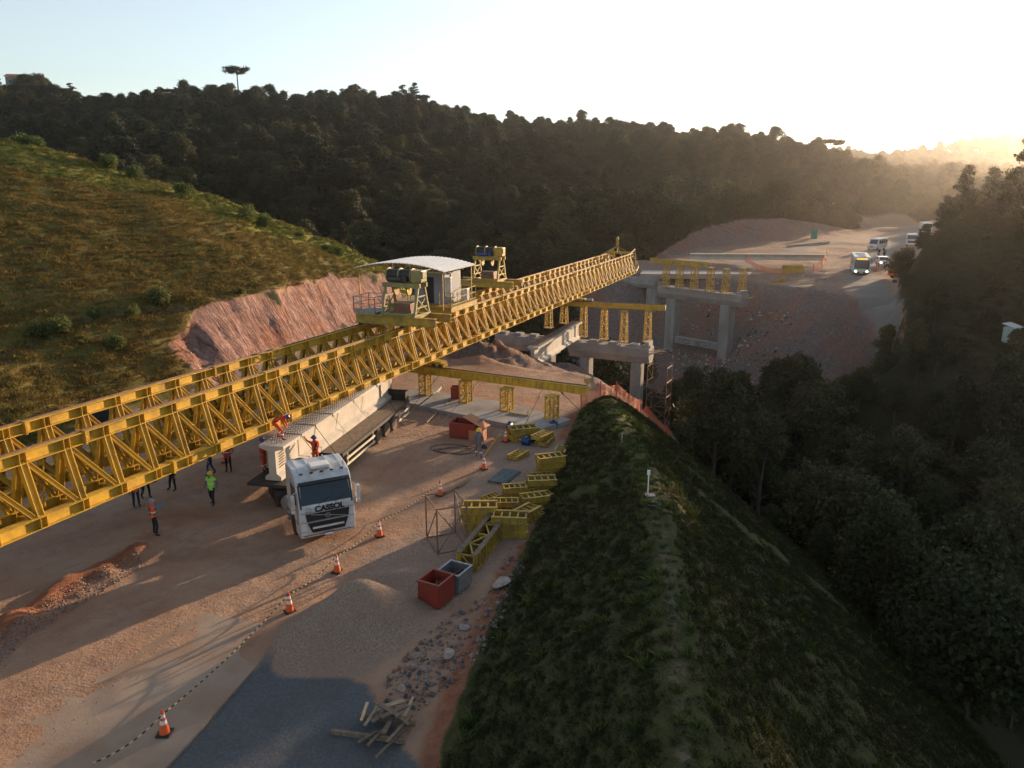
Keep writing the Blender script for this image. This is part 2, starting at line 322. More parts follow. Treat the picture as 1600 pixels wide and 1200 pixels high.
# forest hills (ground = canopy line less the trees)
T = 5.5
R1 = [tuple(AY(-500, 120, 320, T)), tuple(AY(-200, 135, 330, T)), tuple(AY(0, 140, 330, T)), tuple(AY(100, 140, 320, T)), tuple(AY(150, 158, 320, T)), tuple(AY(215, 160, 325, T)), tuple(AY(245, 132, 330, T)), tuple(AY(310, 134, 330, T)), tuple(AY(370, 152, 340, T)), tuple(AY(470, 166, 330, T)), tuple(AY(540, 150, 325, T)), tuple(AY(620, 160, 345, T)), tuple(AY(700, 180, 365, T)), tuple(AY(800, 200, 385, T)), tuple(AY(880, 209, 400, T)), tuple(AY(960, 217, 395, T)), tuple(AY(1070, 218, 375, T)), tuple(AY(1200, 217, 350, T)), tuple(AY(1290, 212, 335, T)), tuple(AY(1360, 226, 325, T)), tuple(AY(1420, 247, 315, T)), tuple(AY(1480, 272, 310, T)), tuple(AY(1560, 292, 305, T)), (330, 300, 14), (420, 280, 20)]
line(R1, 14)
line([tuple(AY(690, 178, 470, T)), tuple(AY(740, 170, 480, T)), tuple(AY(800, 180, 480, T)), tuple(AY(860, 200, 470, T))], 14)
line([tuple(AY(-400, 240, 215, T)), tuple(AY(0, 235, 215, T)), tuple(AY(200, 230, 220, T)), tuple(AY(400, 260, 220, T)), tuple(AY(560, 285, 215, T)), tuple(AY(700, 300, 225, T)), tuple(AY(850, 318, 235, T)), tuple(AY(960, 300, 235, T))], 12)
line([tuple(AY(-300, 330, 165, T)), tuple(AY(200, 330, 165, T)), tuple(AY(500, 370, 160, T)), tuple(AY(700, 395, 165, T)), tuple(AY(850, 400, 165, T)), tuple(AY(960, 390, 172, T))], 12)
line([tuple(AY(1000, 290, 220, 12)), tuple(AY(1100, 284, 226, 12)), tuple(AY(1200, 282, 232, 12)), tuple(AY(1290, 288, 238, 12)), tuple(AY(1360, 312, 245, 12)), tuple(AY(1440, 338, 255, 11))], 8)
line([tuple(AY(1000, 268, 270, T)), tuple(AY(1150, 262, 275, T)), tuple(AY(1300, 262, 280, T)), tuple(AY(1420, 290, 285, T)), tuple(AY(1500, 308, 285, T))], 12)
line([tuple(AY(1250, 262, 700, T)), tuple(AY(1340, 255, 720, T)), tuple(AY(1420, 242, 760, T)), tuple(AY(1500, 232, 780, T)), tuple(AY(1600, 228, 780, T)), tuple(AY(1750, 214, 760, T)), (760, 700, 70)], 25)
for q in [(-1500, -300, 40), (-300, -300, 10), (0, -300, 0), (300, -300, 5), (1500, -300, 40), (-1500, 500, 60), (-1500, 3000, 40), (1500, 3000, 40), (1500, 500, 50), (0, 3000, 40), (-600, 400, 60), (-300, 460, 40), (0, 520, 20), (200, 480, 15), (400, 420, 10), (500, 560, 10), (300, 600, 10), (0, 900, 20), (600, 1100, 30), (1000, 900, 60), (-700, 1200, 30)]: PTS.append(q)

def axis(segs):
    out = [segs[0][0]]
    for a, b, s0, s1 in segs:
        x = a
        while x < b - 1e-6:
            f = (x - a) / (b - a); x += s0 + (s1 - s0) * f
            out.append(min(x, b))
    return np.array(sorted(set(out)))
XS = axis([(-1500, -130, 120, 3), (-130, -70, 3, .6), (-70, -36, .6, .34), (-36, 16, .28, .28), (16, 60, .35, .8), (60, 140, .8, 2.5), (140, 1500, 2.5, 120)])
YS = axis([(-300, 0, 60, 3), (0, 12, 3, .35), (12, 62, .28, .3), (62, 145, .35, .7), (145, 260, .7, 3), (260, 3000, 3, 150)])
GX, GY = np.meshgrid(XS, YS)
def tin(P, GX, GY):
    P = np.array(P); v2 = [Vector((p[0], p[1])) for p in P]
    vo, eo, fo, ov, oe, of = geometry.delaunay_2d_cdt(v2, [], [], 0, 0.01)
    zz = np.zeros(len(vo))
    for i, o in enumerate(ov): zz[i] = P[o[0]][2] if len(o) else 0
    Z = np.full(GX.shape, np.nan); xs = GX[0]; ys = GY[:, 0]
    for f in fo:
        a, b_, c = [vo[i] for i in f]; za, zb, zc = [zz[i] for i in f]
        i0 = np.searchsorted(xs, min(a.x, b_.x, c.x) - 1e-6); i1 = np.searchsorted(xs, max(a.x, b_.x, c.x) + 1e-6)
        j0 = np.searchsorted(ys, min(a.y, b_.y, c.y) - 1e-6); j1 = np.searchsorted(ys, max(a.y, b_.y, c.y) + 1e-6)
        if i0 >= i1 or j0 >= j1: continue
        X = GX[j0:j1, i0:i1]; Y = GY[j0:j1, i0:i1]
        det = (b_.y - c.y) * (a.x - c.x) + (c.x - b_.x) * (a.y - c.y)
        if abs(det) < 1e-9: continue
        l1 = ((b_.y - c.y) * (X - c.x) + (c.x - b_.x) * (Y - c.y)) / det
        l2 = ((c.y - a.y) * (X - c.x) + (a.x - c.x) * (Y - c.y)) / det
        l3 = 1 - l1 - l2; mk_ = (l1 >= -1e-6) & (l2 >= -1e-6) & (l3 >= -1e-6)
        sub = Z[j0:j1, i0:i1]; sub[mk_] = (l1 * za + l2 * zb + l3 * zc)[mk_]
    Z[np.isnan(Z)] = 0
    return Z
def blur(Z, n, m=None):
    for _ in range(n):
        B = Z.copy()
        B[1:-1, 1:-1] = (Z[1:-1, 1:-1] * 4 + Z[:-2, 1:-1] + Z[2:, 1:-1] + Z[1:-1, :-2] + Z[1:-1, 2:]) / 8
        Z = B if m is None else Z * (1 - m) + B * m
    return Z
def inpoly(X, Y, poly):
    r = np.zeros(X.shape, bool); n = len(poly)
    for i in range(n):
        x1, y1 = poly[i][0], poly[i][1]; x2, y2 = poly[(i + 1) % n][0], poly[(i + 1) % n][1]
        if y1 == y2: continue
        c = ((Y < y1) != (Y < y2)) & (X < (x2 - x1) * (Y - y1) / (y2 - y1) + x1); r ^= c
    return r
def pdist(X, Y, pl):
    d = np.full(X.shape, 1e9)
    for (a, b_) in zip(pl[:-1], pl[1:]):
        ax, ay, bx, by = a[0], a[1], b_[0], b_[1]; L2 = (bx - ax) ** 2 + (by - ay) ** 2 + 1e-9
        t = np.clip(((X - ax) * (bx - ax) + (Y - ay) * (by - ay)) / L2, 0, 1)
        d = np.minimum(d, np.hypot(X - ax - t * (bx - ax), Y - ay - t * (by - ay)))
    return d
Z = tin(PTS, GX, GY)
# regions
P_YARD = TOE[:-1] + [(-9, 84)] + YEDGE + TOE_E
P_CUT = [tuple(AY(255, 506, 61.5)), tuple(G(300, 575, 1.2)), tuple(G(345, 598))] + [(p[0], p[1]) for p in TOE[8:]] + [(p[0], p[1]) for p in reversed(CUTTOP)]
P_HILLS = [(p[0], p[1]) for p in TOE[:8]] + [(p[0], p[1]) for p in CUTTOP] + [(p[0], p[1]) for p in reversed(CREST_L)] + [(-130, 30), (-130, -60)]
P_HILLS_OUT = [(-130, -60)] + [(p[0], p[1]) for p in TOE[:8]] + [(p[0], p[1]) for p in CUTTOP] + [(-14, 112), (-20, 120), (-60, 117), (-110, 105), (-135, 70)]
P_EMB = [(p[0], p[1]) for p in TOE_E] + [(27, -60)] + [(p[0], p[1]) for p in reversed(FOOT)]
P_BENCH = [(p[0], p[1]) for p in BENCHF] + [(p[0], p[1]) for p in HILLEDGE] + [(120, 225), (140, 262), (110, 262)] + [(p[0], p[1]) for p in reversed(CUTF_TOP)] + [(14, 158)]
P_RUBBLE = [(p[0], p[1]) for p in BENCHF] + [(48, 92), (38, 104), (26, 108), (12, 120), (8, 140)]
P_RED = [(YEDGE[0][0] - 3, YEDGE[0][1])] + [(p[0], p[1]) for p in YEDGE] + [(12, 52), (15, 66), (22, 82), (14, 94), (-4, 100), (-14, 98), (-12, 84)]
yard = inpoly(GX, GY, P_YARD); wx = fbm(GX, GY, 2.5, 3, 71) * 2.2; cut = inpoly(GX + wx, GY - wx, P_CUT); hill = inpoly(GX, GY, P_HILLS_OUT) & ~cut; emb = inpoly(GX, GY, P_EMB) & ~yard
bench = inpoly(GX, GY, P_BENCH); rub = inpoly(GX, GY, P_RUBBLE) & ~bench; redsl = inpoly(GX, GY, P_RED) & ~yard & ~emb
fb = lambda a, n=3: blur(a.astype(float), n)
Z = blur(Z, 3)
far = np.clip((np.hypot(GX, GY - 80) - 150) / 120, 0, 1)
Z = Z + far * fbm(GX, GY, 75, 4, 5, .55) * 26
hf = fb(hill, 6)
Z += hf * (fbm(GX, GY, 9, 5, 1, .6) * 1.1 + fbm(GX, GY, 1.6, 4, 2, .75) * .62)
# little terrace lines on the hillside
d1 = pdist(GX, GY, BERM[2:]); Z += hf * (-.35 * np.exp(-(d1 / .8) ** 2) + .3 * np.exp(-((d1 - 1.6) / .8) ** 2))
PATH2 = [AY(0, 337, 77), AY(100, 330, 79), AY(230, 322, 82), AY(330, 322, 86), AY(380, 335, 92)]
d2 = pdist(GX, GY, PATH2); Z += hf * (.35 * np.exp(-((d2 - .3) / .7) ** 2))
ef = fb(emb, 3); Z += ef * (fbm(GX, GY, 5, 4, 8) * .45 + fbm(GX, GY, .9, 3, 9) * .22)
# erosion gullies running down the cut face
cf = fb(cut, 2); u = GX * .93 - GY * .3665; s_ = GX * .3665 + GY * .93
gul = np.abs(fbm(s_ + u * .25, u * .22, 2.2, 4, 21, .6)); Z += cf * (-2.6 * (.2 - np.minimum(gul, .2)) + fbm(GX, GY, .9, 4, 23, .6) * .6 + fbm(GX, GY, 4, 3, 24) * 1.2)
rf = fb(rub | redsl, 4); Z += rf * (fbm(GX, GY, 6, 5, 31, .62) * 2.4)
bf = fb(bench, 3); Z += bf * fbm(GX, GY, 7, 5, 41, .6) * .9
yf = fb(yard, 3)
flatmask = np.ones(GX.shape)
Z += yf * (fbm(GX, GY, 8, 3, 51) * .12 + fbm(GX, GY, .8, 3, 52) * .05)
def bump_at(c, rx, ry, h, ang=0, rough=0.0, seed=77):
    global Z
    ca, sa = math.cos(ang), math.sin(ang); dx = (GX - c[0]) * ca + (GY - c[1]) * sa; dy = -(GX - c[0]) * sa + (GY - c[1]) * ca
    q = np.exp(-((dx / rx) ** 2 + (dy / ry) ** 2)); Z += h * q * (1 + rough * fbm(GX, GY, 1.2, 4, seed) * 2)
    return q
m1 = bump_at(G(760, 545, .5), 4.2, 3.2, 1.1, -.5, .9); m2 = bump_at(G(700, 545, .3), 3.5, 2.2, .9, 0, .9)
hp1 = bump_at(G(520, 985), 2.0, 1.25, 1.0, .5, .3); hp2_ = bump_at(G(590, 970), 1.6, 1.1, .9, .3, .3); hp3 = bump_at(G(640, 905), 1.2, 1.0, .35, 0, .5); bump_at(G(548, 945), .5, .35, -.35)
RIDGE = [G(-60, 1020), G(0, 990), G(60, 950), G(130, 905), G(185, 880), G(215, 865)]
dr = pdist(GX, GY, RIDGE); ridge = np.exp(-(dr / .75) ** 2); Z += ridge * (.26 + fbm(GX, GY, .9, 4, 61, .65) * 1.1)
for i, (q, w, dep) in enumerate([([G(150, 790), G(330, 850), G(420, 900)], .5, .05), ([G(560, 850), G(640, 790), G(760, 700)], .3, .05), ([G(0, 930), G(200, 850), G(420, 760)], .4, .06), ([G(520, 880), G(600, 800), G(690, 720)], .3, .05)]):
    Z -= dep * np.exp(-(pdist(GX, GY, q) / w) ** 2)

def gz(x, y):
    i = int(np.clip(np.searchsorted(XS, x) - 1, 0, len(XS) - 2)); j = int(np.clip(np.searchsorted(YS, y) - 1, 0, len(YS) - 2))
    fx = (x - XS[i]) / (XS[i + 1] - XS[i]); fy = (y - YS[j]) / (YS[j + 1] - YS[j])
    return float((Z[j, i] * (1 - fx) + Z[j, i + 1] * fx) * (1 - fy) + (Z[j + 1, i] * (1 - fx) + Z[j + 1, i + 1] * fx) * fy)
def on(px, py, z0=0.0):
    p = G(px, py, z0)
    for _ in range(12): p = G(px, py, .5 * p.z + .5 * gz(p.x, p.y))
    return Vector((p.x, p.y, gz(p.x, p.y)))

# masks stored on the vertices: ground cover by area; on bench and bank its tone also stands in for shade
def sm(a, lo, hi): return np.clip((a - lo) / (hi - lo), 0, 1)
nz = fbm(GX, GY, 3, 4, 91)
A_grass = np.clip(hf + ef + 0, 0, 1)
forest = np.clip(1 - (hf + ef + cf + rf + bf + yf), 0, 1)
A_rock = cf.copy(); A_rub = np.clip(rf, 0, 1)
P_ASPH = [G(450, 985), G(262, 1200), G(200, 1290), G(690, 1290), G(650, 1190), G(600, 1120), G(585, 1060), G(520, 1055), G(430, 1050)]
asph = fb(inpoly(GX + nz * .8, GY + nz * .8, P_ASPH), 2)
P_GRV = [G(590, 850), G(520, 930), G(455, 985), G(430, 1050), G(560, 1060), G(640, 1010), G(700, 960), G(770, 900), G(810, 860), G(850, 790), G(880, 690), G(780, 690), G(690, 800), G(640, 840)]
grv = fb(inpoly(GX + nz, GY + nz, P_GRV), 5)
road = np.exp(-(pdist(GX, GY, [(49.5, 98), (51.2, 108), (54, 118), (58.5, 132), (66, 146), (80, 170), (96, 194), (110, 218)]) / 2.6) ** 4)
road2 = np.exp(-(pdist(GX, GY, [AY(1150, 402, 150), AY(1235, 392, 172), AY(1300, 380, 190), AY(1370, 367, 208), AY(1450, 362, 215)]) / 1.9) ** 4)
pathm = np.maximum(np.exp(-(d1 / .45) ** 2) * .8, np.exp(-(d2 / .3) ** 2) * .6) * hf
pathm = np.maximum(pathm, ef * np.exp(-(pdist(GX, GY, [(c[0] + .45, c[1]) for c in CREST_E[3:]]) / .4) ** 2) * .45)
redd = np.clip(ridge * .8 + m1 + m2 + sm(fbm(GX, GY, 5, 4, 95), .12, .3) * .45 * yf + np.exp(-(pdist(GX, GY, TOE_E) / .7) ** 2) * 1.0 + fb(redsl, 3), 0, 1)
near_toe = np.exp(-(pdist(GX, GY, TOE) / 2.5) ** 2) * yf
gold = hf * np.exp(-(pdist(GX, GY, CREST_L[3:]) / 9) ** 2) + hf * .8 * inpoly(GX, GY, [AY(200, 283, 95), AY(340, 303, 99), AY(480, 362, 102), AY(380, 345, 90), AY(300, 325, 86)])
farcut = fb(inpoly(GX, GY, [(p[0], p[1]) for p in CUTF_TOE] + [(p[0], p[1]) for p in reversed(CUTF_TOP)]), 4)
track = np.zeros(GX.shape)
TRK = [[(0, 940), (150, 905), (330, 850), (450, 880), (560, 850), (640, 800), (760, 700), (840, 660)], [(60, 1100), (250, 985), (420, 900), (560, 790), (640, 715), (700, 660)], [(0, 870), (180, 820), (300, 800), (380, 800)], [(200, 1150), (400, 960), (540, 850), (620, 760), (680, 690)], [(-50, 960), (200, 880), (400, 860), (520, 860), (600, 800), (660, 740), (770, 660)], [(560, 1000), (640, 880), (700, 780), (770, 700), (800, 650)]]
for tk in TRK:
    P_ = [G(*q) for q in tk]; P2 = []
    for a, b_ in zip(P_[:-1], P_[1:]): P2 += [a.lerp(b_, t) for t in (0, .33, .66)]
    P2.append(P_[-1])
    for off in (-.95, .95):
        Q = [(p.x + off * .8, p.y + off * .35) for p in P2]; track = np.maximum(track, np.exp(-(pdist(GX, GY, Q) / .24) ** 2))
track *= yf * (.55 + fbm(GX, GY, 3, 3, 501)); Z -= .035 * track
GRIDATTR = dict(bank=np.clip(ef, 0, 1), track=np.clip(track, 0, 1), gold=np.clip(gold, 0, 1), grass=A_grass, rock=np.clip(A_rock + farcut, 0, 1), rubble=np.clip(A_rub + .5 * bf, 0, 1), asph=np.clip(asph - 1.5 * (hp1 + hp2_), 0, 1), gravel=np.clip(grv + near_toe + hp1 + hp2_ + hp3, 0, 1), road=np.maximum(road, road2), path=pathm, red=redd, forest=forest)  # half rubble on the bench darkens it in place of the hill's shade
# ------------------------------------------------------------------ terrain material + sheets
def terrain_material():
    m, nt, b = mk('earth_and_grass'); L = nt.links
    tc = nd(nt, 'ShaderNodeTexCoord'); V = tc.outputs['Object']
    def noise(s, d=6.0, r=.6, vec=None, dist=0.0):
        n = nd(nt, 'ShaderNodeTexNoise', i_Scale=s, i_Detail=d, i_Roughness=r, i_Distortion=dist); L.new(vec or V, n.inputs['Vector']); return n.outputs[0]
    def ramp(src, cols):
        r = nd(nt, 'ShaderNodeValToRGB'); L.new(src, r.inputs[0]); e = r.color_ramp.elements
        while len(e) < len(cols): e.new(.5)
        for i, (p, c) in enumerate(cols): e[i].position = p; e[i].color = rgb(c)
        return r.outputs[0]
    def mix(f, a, b_):
        x = nd(nt, 'ShaderNodeMix', data_type='RGBA'); L.new(f, x.inputs[0]); L.new(a, x.inputs[6]); L.new(b_, x.inputs[7]); return x.outputs[2]
    def att(n, edge=.5, nsrc=None, w=.18):
        a = nd(nt, 'ShaderNodeAttribute', attribute_name=n)
        if nsrc is None: return a.outputs['Fac']
        s = nd(nt, 'ShaderNodeMath', operation='ADD'); L.new(a.outputs['Fac'], s.inputs[0]); L.new(nsrc, s.inputs[1])
        r = nd(nt, 'ShaderNodeMapRange'); r.inputs[1].default_value = edge + .5 - w; r.inputs[2].default_value = edge + .5 + w; L.new(s.outputs[0], r.inputs[0])
        g = nd(nt, 'ShaderNodeMath', operation='MULTIPLY'); mr = nd(nt, 'ShaderNodeMapRange'); mr.inputs[2].default_value = .08; L.new(a.outputs['Fac'], mr.inputs[0])
        L.new(r.outputs[0], g.inputs[0]); L.new(mr.outputs[0], g.inputs[1]); return g.outputs[0]
    nA = noise(.22, 8, .62); nB = noise(1.6, 8, .65); nC = noise(9, 5, .7); nD = noise(.6, 6, .6)
    # tracks: noise stretched along the yard
    mp = nd(nt, 'ShaderNodeMapping'); mp.inputs['Rotation'].default_value = (0, 0, R(30)); L.new(V, mp.inputs[0])
    mp2 = nd(nt, 'ShaderNodeMapping'); mp2.inputs['Scale'].default_value = (1.1, .13, 1); L.new(mp.outputs[0], mp2.inputs[0])
    tr = noise(1.3, 6, .6, mp2.outputs[0], .6)
    vo = nd(nt, 'ShaderNodeTexVoronoi', i_Scale=24.0); L.new(V, vo.inputs['Vector'])
    vo2 = nd(nt, 'ShaderNodeTexVoronoi', i_Scale=5.5); L.new(V, vo2.inputs['Vector'])
    dirt = ramp(nA, [(.3, (.27, .15, .092)), (.5, (.355, .215, .138)), (.68, (.4, .275, .19))])
    dirt = mix(nd_map(nt, tr, .42, .66, .75), dirt, ramp(nB, [(.3, (.21, .12, .082)), (.7, (.40, .29, .215))]))
    tka = att('track'); tkm = nd(nt, 'ShaderNodeMath', operation='MULTIPLY'); L.new(tka, tkm.inputs[0]); L.new(nd_map(nt, nC, .35, .6, .8), tkm.inputs[1]); dirt = mix(tkm.outputs[0], dirt, ramp(nC, [(.3, (.13, .08, .055)), (.7, (.22, .14, .10))]))
    red = ramp(nB, [(.3, (.17, .07, .04)), (.55, (.28, .115, .062)), (.75, (.34, .18, .11))])
    dirt = mix(att('red', .5, nB), dirt, red)
    grav = ramp(vo.outputs['Color'], [(0, (.2, .135, .1)), (.5, (.29, .2, .145)), (1, (.38, .29, .22))])
    grav = mix(nd_map(nt, nD, .4, .6, .6), grav, ramp(nC, [(.3, (.2, .13, .09)), (.7, (.34, .23, .165))]))
    c = mix(att('gravel', .5, nB), dirt, grav)
    asp = ramp(nC, [(.3, (.085, .09, .096)), (.6, (.12, .125, .13)), (.75, (.21, .195, .18))]); asp = mix(nd_map(nt, nD, .45, .75, .5), asp, ramp(nB, [(.3, (.05, .05, .05)), (.8, (.16, .12, .09))]))
    c = mix(att('asph', .5, nC), c, asp)
    g = ramp(nB, [(.25, (.06, .06, .016)), (.45, (.11, .10, .026)), (.6, (.16, .125, .036)), (.75, (.19, .115, .036))])
    gd = ramp(nA, [(.33, (.075, .09, .02)), (.5, (.12, .10, .028)), (.66, (.14, .075, .028))])
    gm = nd(nt, 'ShaderNodeMix', data_type='RGBA'); gm.inputs[0].default_value = .5; L.new(g, gm.inputs[6]); L.new(gd, gm.inputs[7])
    c = mix(att('grass', .5, nB, .1), c, gm.outputs[2])
    c = mix(att('bank', .5, nB, .1), c, ramp(nB, [(.3, (.03, .038, .012)), (.55, (.062, .062, .02)), (.75, (.10, .08, .038))]))  # bank's own green cover, toned darker as part of its shade
    c = mix(att('gold', .5, nB, .2), c, ramp(nB, [(.3, (.10, .11, .022)), (.7, (.2, .19, .04))]))
    c = mix(att('path', .5, nB), c, ramp(nB, [(.3, (.10, .075, .05)), (.7, (.18, .14, .10))]))
    rk = ramp(nB, [(.3, (.15, .075, .06)), (.48, (.26, .145, .12)), (.72, (.42, .29, .25))]); mp3 = nd(nt, 'ShaderNodeMapping'); mp3.inputs['Rotation'].default_value = (0, 0, R(21.5)); L.new(V, mp3.inputs[0]); mp4 = nd(nt, 'ShaderNodeMapping'); mp4.inputs['Scale'].default_value = (.3, 1.6, .3); L.new(mp3.outputs[0], mp4.inputs[0]); gl = noise(1.1, 7, .7, mp4.outputs[0], .4); rk = mix(nd_map(nt, gl, .42, .6, .85), rk, ramp(gl, [(.45, (.30, .19, .16)), (.62, (.10, .05, .042))])); rk = mix(nd_map(nt, nA, .5, .62, .6), rk, red)
    c = mix(att('rock', .5, nB, .12), c, rk)
    rb = ramp(vo2.outputs['Color'], [(0, (.10, .07, .06)), (.5, (.15, .115, .10)), (1, (.22, .185, .165))]); rb = mix(nd_map(nt, nA, .44, .66, .6), rb, red)
    c = mix(att('rubble', .5, nB), c, rb)  # on the bench this dark tone stands in for shade
    c = mix(att('road', .5, nC, .15), c, ramp(nC, [(.3, (.16, .14, .12)), (.7, (.26, .23, .2))]))
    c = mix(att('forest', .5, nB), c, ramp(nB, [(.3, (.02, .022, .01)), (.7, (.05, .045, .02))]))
    L.new(c, b.inputs['Base Color']); b.inputs['Roughness'].default_value = .95; b.inputs['Specular IOR Level'].default_value = .15
    # relief: stones and clods
    h = nd(nt, 'ShaderNodeMath', operation='MULTIPLY_ADD'); h.inputs[1].default_value = .5; L.new(nC, h.inputs[0]); L.new(nB, h.inputs[2])
    h2 = nd(nt, 'ShaderNodeMath', operation='MULTIPLY_ADD'); h2.inputs[1].default_value = -.05; L.new(vo.outputs['Distance'], h2.inputs[0]); L.new(h.outputs[0], h2.inputs[2])
    ra = nd(nt, 'ShaderNodeAttribute', attribute_name='rock'); gm2 = nd(nt, 'ShaderNodeMath', operation='MULTIPLY'); L.new(ra.outputs['Fac'], gm2.inputs[0]); L.new(gl, gm2.inputs[1]); h3 = nd(nt, 'ShaderNodeMath', operation='MULTIPLY_ADD'); h3.inputs[1].default_value = -5.0; L.new(gm2.outputs[0], h3.inputs[0]); L.new(h2.outputs[0], h3.inputs[2]); h2 = h3
    bp = nd(nt, 'ShaderNodeBump', i_Strength=.8, i_Distance=.14); L.new(h2.outputs[0], bp.inputs['Height']); L.new(bp.outputs[0], b.inputs['Normal'])
    return m
def nd_map(nt, src, lo, hi, amt=1.0):
    r = nd(nt, 'ShaderNodeMapRange'); r.inputs[1].default_value = lo; r.inputs[2].default_value = hi; r.inputs[4].default_value = amt; nt.links.new(src, r.inputs[0]); return r.outputs[0]
M['earth'] = terrain_material()
ny, nx = GX.shape
fcx = (GX[:-1, :-1] + GX[1:, 1:]) / 2; fcy = (GY[:-1, :-1] + GY[1:, 1:]) / 2
reg = np.zeros(fcx.shape, int)                        # 0 hills
reg[inpoly(fcx, fcy, [(-60, -300), (60, -300), (60, 130), (-60, 150)])] = 5     # valley
reg[(fcy < 112) & (fcx > 12)] = 5; reg[(fcx > 52) & (fcy < 250) & (fcx < 260)] = 7
reg[inpoly(fcx, fcy, P_RUBBLE)] = 6; reg[inpoly(fcx, fcy, P_RED)] = 6
reg[inpoly(fcx, fcy, P_HILLS_OUT)] = 3; reg[inpoly(fcx, fcy, P_CUT)] = 4
reg[inpoly(fcx, fcy, P_EMB)] = 2; reg[inpoly(fcx, fcy, P_YARD)] = 1; reg[inpoly(fcx, fcy, P_BENCH)] = 1
VID = np.arange(ny * nx).reshape(ny, nx)
VV = np.stack([GX, GY, Z], -1).reshape(-1, 3)
for rid, nm in enumerate(['hills', 'ground', 'embankment', 'hillside', 'cut_slope', 'valley', 'gorge_slope', 'road_cut_hill']):
    J, I = np.nonzero(reg == rid)
    if len(J) == 0: continue
    F = np.stack([VID[J, I], VID[J, I + 1], VID[J + 1, I + 1], VID[J + 1, I]], 1)
    uq, inv = np.unique(F, return_inverse=True); F = inv.reshape(-1, 4)
    me = bpy.data.meshes.new(nm); me.vertices.add(len(uq)); me.vertices.foreach_set('co', VV[uq].astype(np.float32).ravel())
    me.loops.add(F.size); me.loops.foreach_set('vertex_index', F.ravel().astype(np.int32))
    me.polygons.add(len(F)); me.polygons.foreach_set('loop_start', np.arange(0, F.size, 4, dtype=np.int32))
    me.polygons.foreach_set('use_smooth', np.ones(len(F), bool)); me.update(calc_edges=True)
    for an, arr in GRIDATTR.items():
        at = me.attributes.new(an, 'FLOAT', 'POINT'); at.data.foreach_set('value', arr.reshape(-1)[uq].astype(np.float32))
    me.materials.append(M['earth']); me.validate()
    o = bpy.data.objects.new(nm, me); COL.objects.link(o); tag(o, kind='structure')

# concrete strip laid on the yard
def strip_material():
    m, nt, b = mk('dusty_concrete_strip'); L = nt.links; tc = nd(nt, 'ShaderNodeTexCoord'); a = G(452, 986); c = G(262, 1200); d = (c - a).normalized(); n = Vector((d.y, -d.x, 0))
    if n.x > 0: n = -n
    dt = nd(nt, 'ShaderNodeVectorMath', operation='DOT_PRODUCT'); dt.inputs[1].default_value = n; L.new(tc.outputs['Object'], dt.inputs[0]); off = a.dot(n)
    n1 = nd(nt, 'ShaderNodeTexNoise', i_Scale=.5, i_Detail=7.0, i_Roughness=.65); L.new(tc.outputs['Object'], n1.inputs['Vector'])
    s1 = nd(nt, 'ShaderNodeMath', operation='MULTIPLY_ADD'); s1.inputs[1].default_value = 7.0; L.new(n1.outputs[0], s1.inputs[0]); L.new(dt.outputs['Value'], s1.inputs[2])
    r = nd(nt, 'ShaderNodeMapRange'); r.inputs[1].default_value = off + 4.4; r.inputs[2].default_value = off + 6.6; L.new(s1.outputs[0], r.inputs[0])
    n2 = nd(nt, 'ShaderNodeTexNoise', i_Scale=1.6, i_Detail=8.0, i_Roughness=.7); L.new(tc.outputs['Object'], n2.inputs['Vector'])
    A = nd(nt, 'ShaderNodeValToRGB'); A.color_ramp.elements[0].position = .3; A.color_ramp.elements[0].color = rgb((.27, .2, .15)); A.color_ramp.elements[1].position = .7; A.color_ramp.elements[1].color = rgb((.35, .28, .215)); L.new(n2.outputs[0], A.inputs[0])
    B = nd(nt, 'ShaderNodeValToRGB'); B.color_ramp.elements[0].position = .3; B.color_ramp.elements[0].color = rgb((.22, .12, .075)); B.color_ramp.elements[1].position = .7; B.color_ramp.elements[1].color = rgb((.37, .25, .175)); L.new(n2.outputs[0], B.inputs[0])
    x = nd(nt, 'ShaderNodeMix', data_type='RGBA'); L.new(r.outputs[0], x.inputs[0]); L.new(A.outputs[0], x.inputs[6]); L.new(B.outputs[0], x.inputs[7]); L.new(x.outputs[2], b.inputs['Base Color']); b.inputs['Roughness'].default_value = .95
    n3 = nd(nt, 'ShaderNodeTexNoise', i_Scale=9.0, i_Detail=5.0, i_Roughness=.7); L.new(tc.outputs['Object'], n3.inputs['Vector']); bp = nd(nt, 'ShaderNodeBump', i_Strength=.6, i_Distance=.06); L.new(n3.outputs[0], bp.inputs['Height']); L.new(bp.outputs[0], b.inputs['Normal'])
    return m
M['pale'] = strip_material()
def sheet(name, pts, z, th, mat, n=26, kind='structure'):
    a_ = G(452, 986); d_ = (G(262, 1200) - a_).normalized()
    mb = MB(); mb.prism([(p[0], p[1], z - th - .021 * abs((Vector((p[0], p[1], 0)) - a_).cross(d_).z)) for p in pts], (0, 0, th)); o = mb.build(name, mat); tag(o, kind=kind); return o
M['pale'] = surf('dusty_concrete_strip', (.33, .25, .185), .9, (.27, .17, .11), .35, 1.0, bump=.25, bscale=14, streak=(1, 1, 1))
sheet('road', [G(-300, 1195), G(0, 1000), G(110, 960), G(260, 950), G(360, 965), G(452, 986), G(262, 1200), G(160, 1320), G(-300, 1400)], .075, .2, M['pale'])

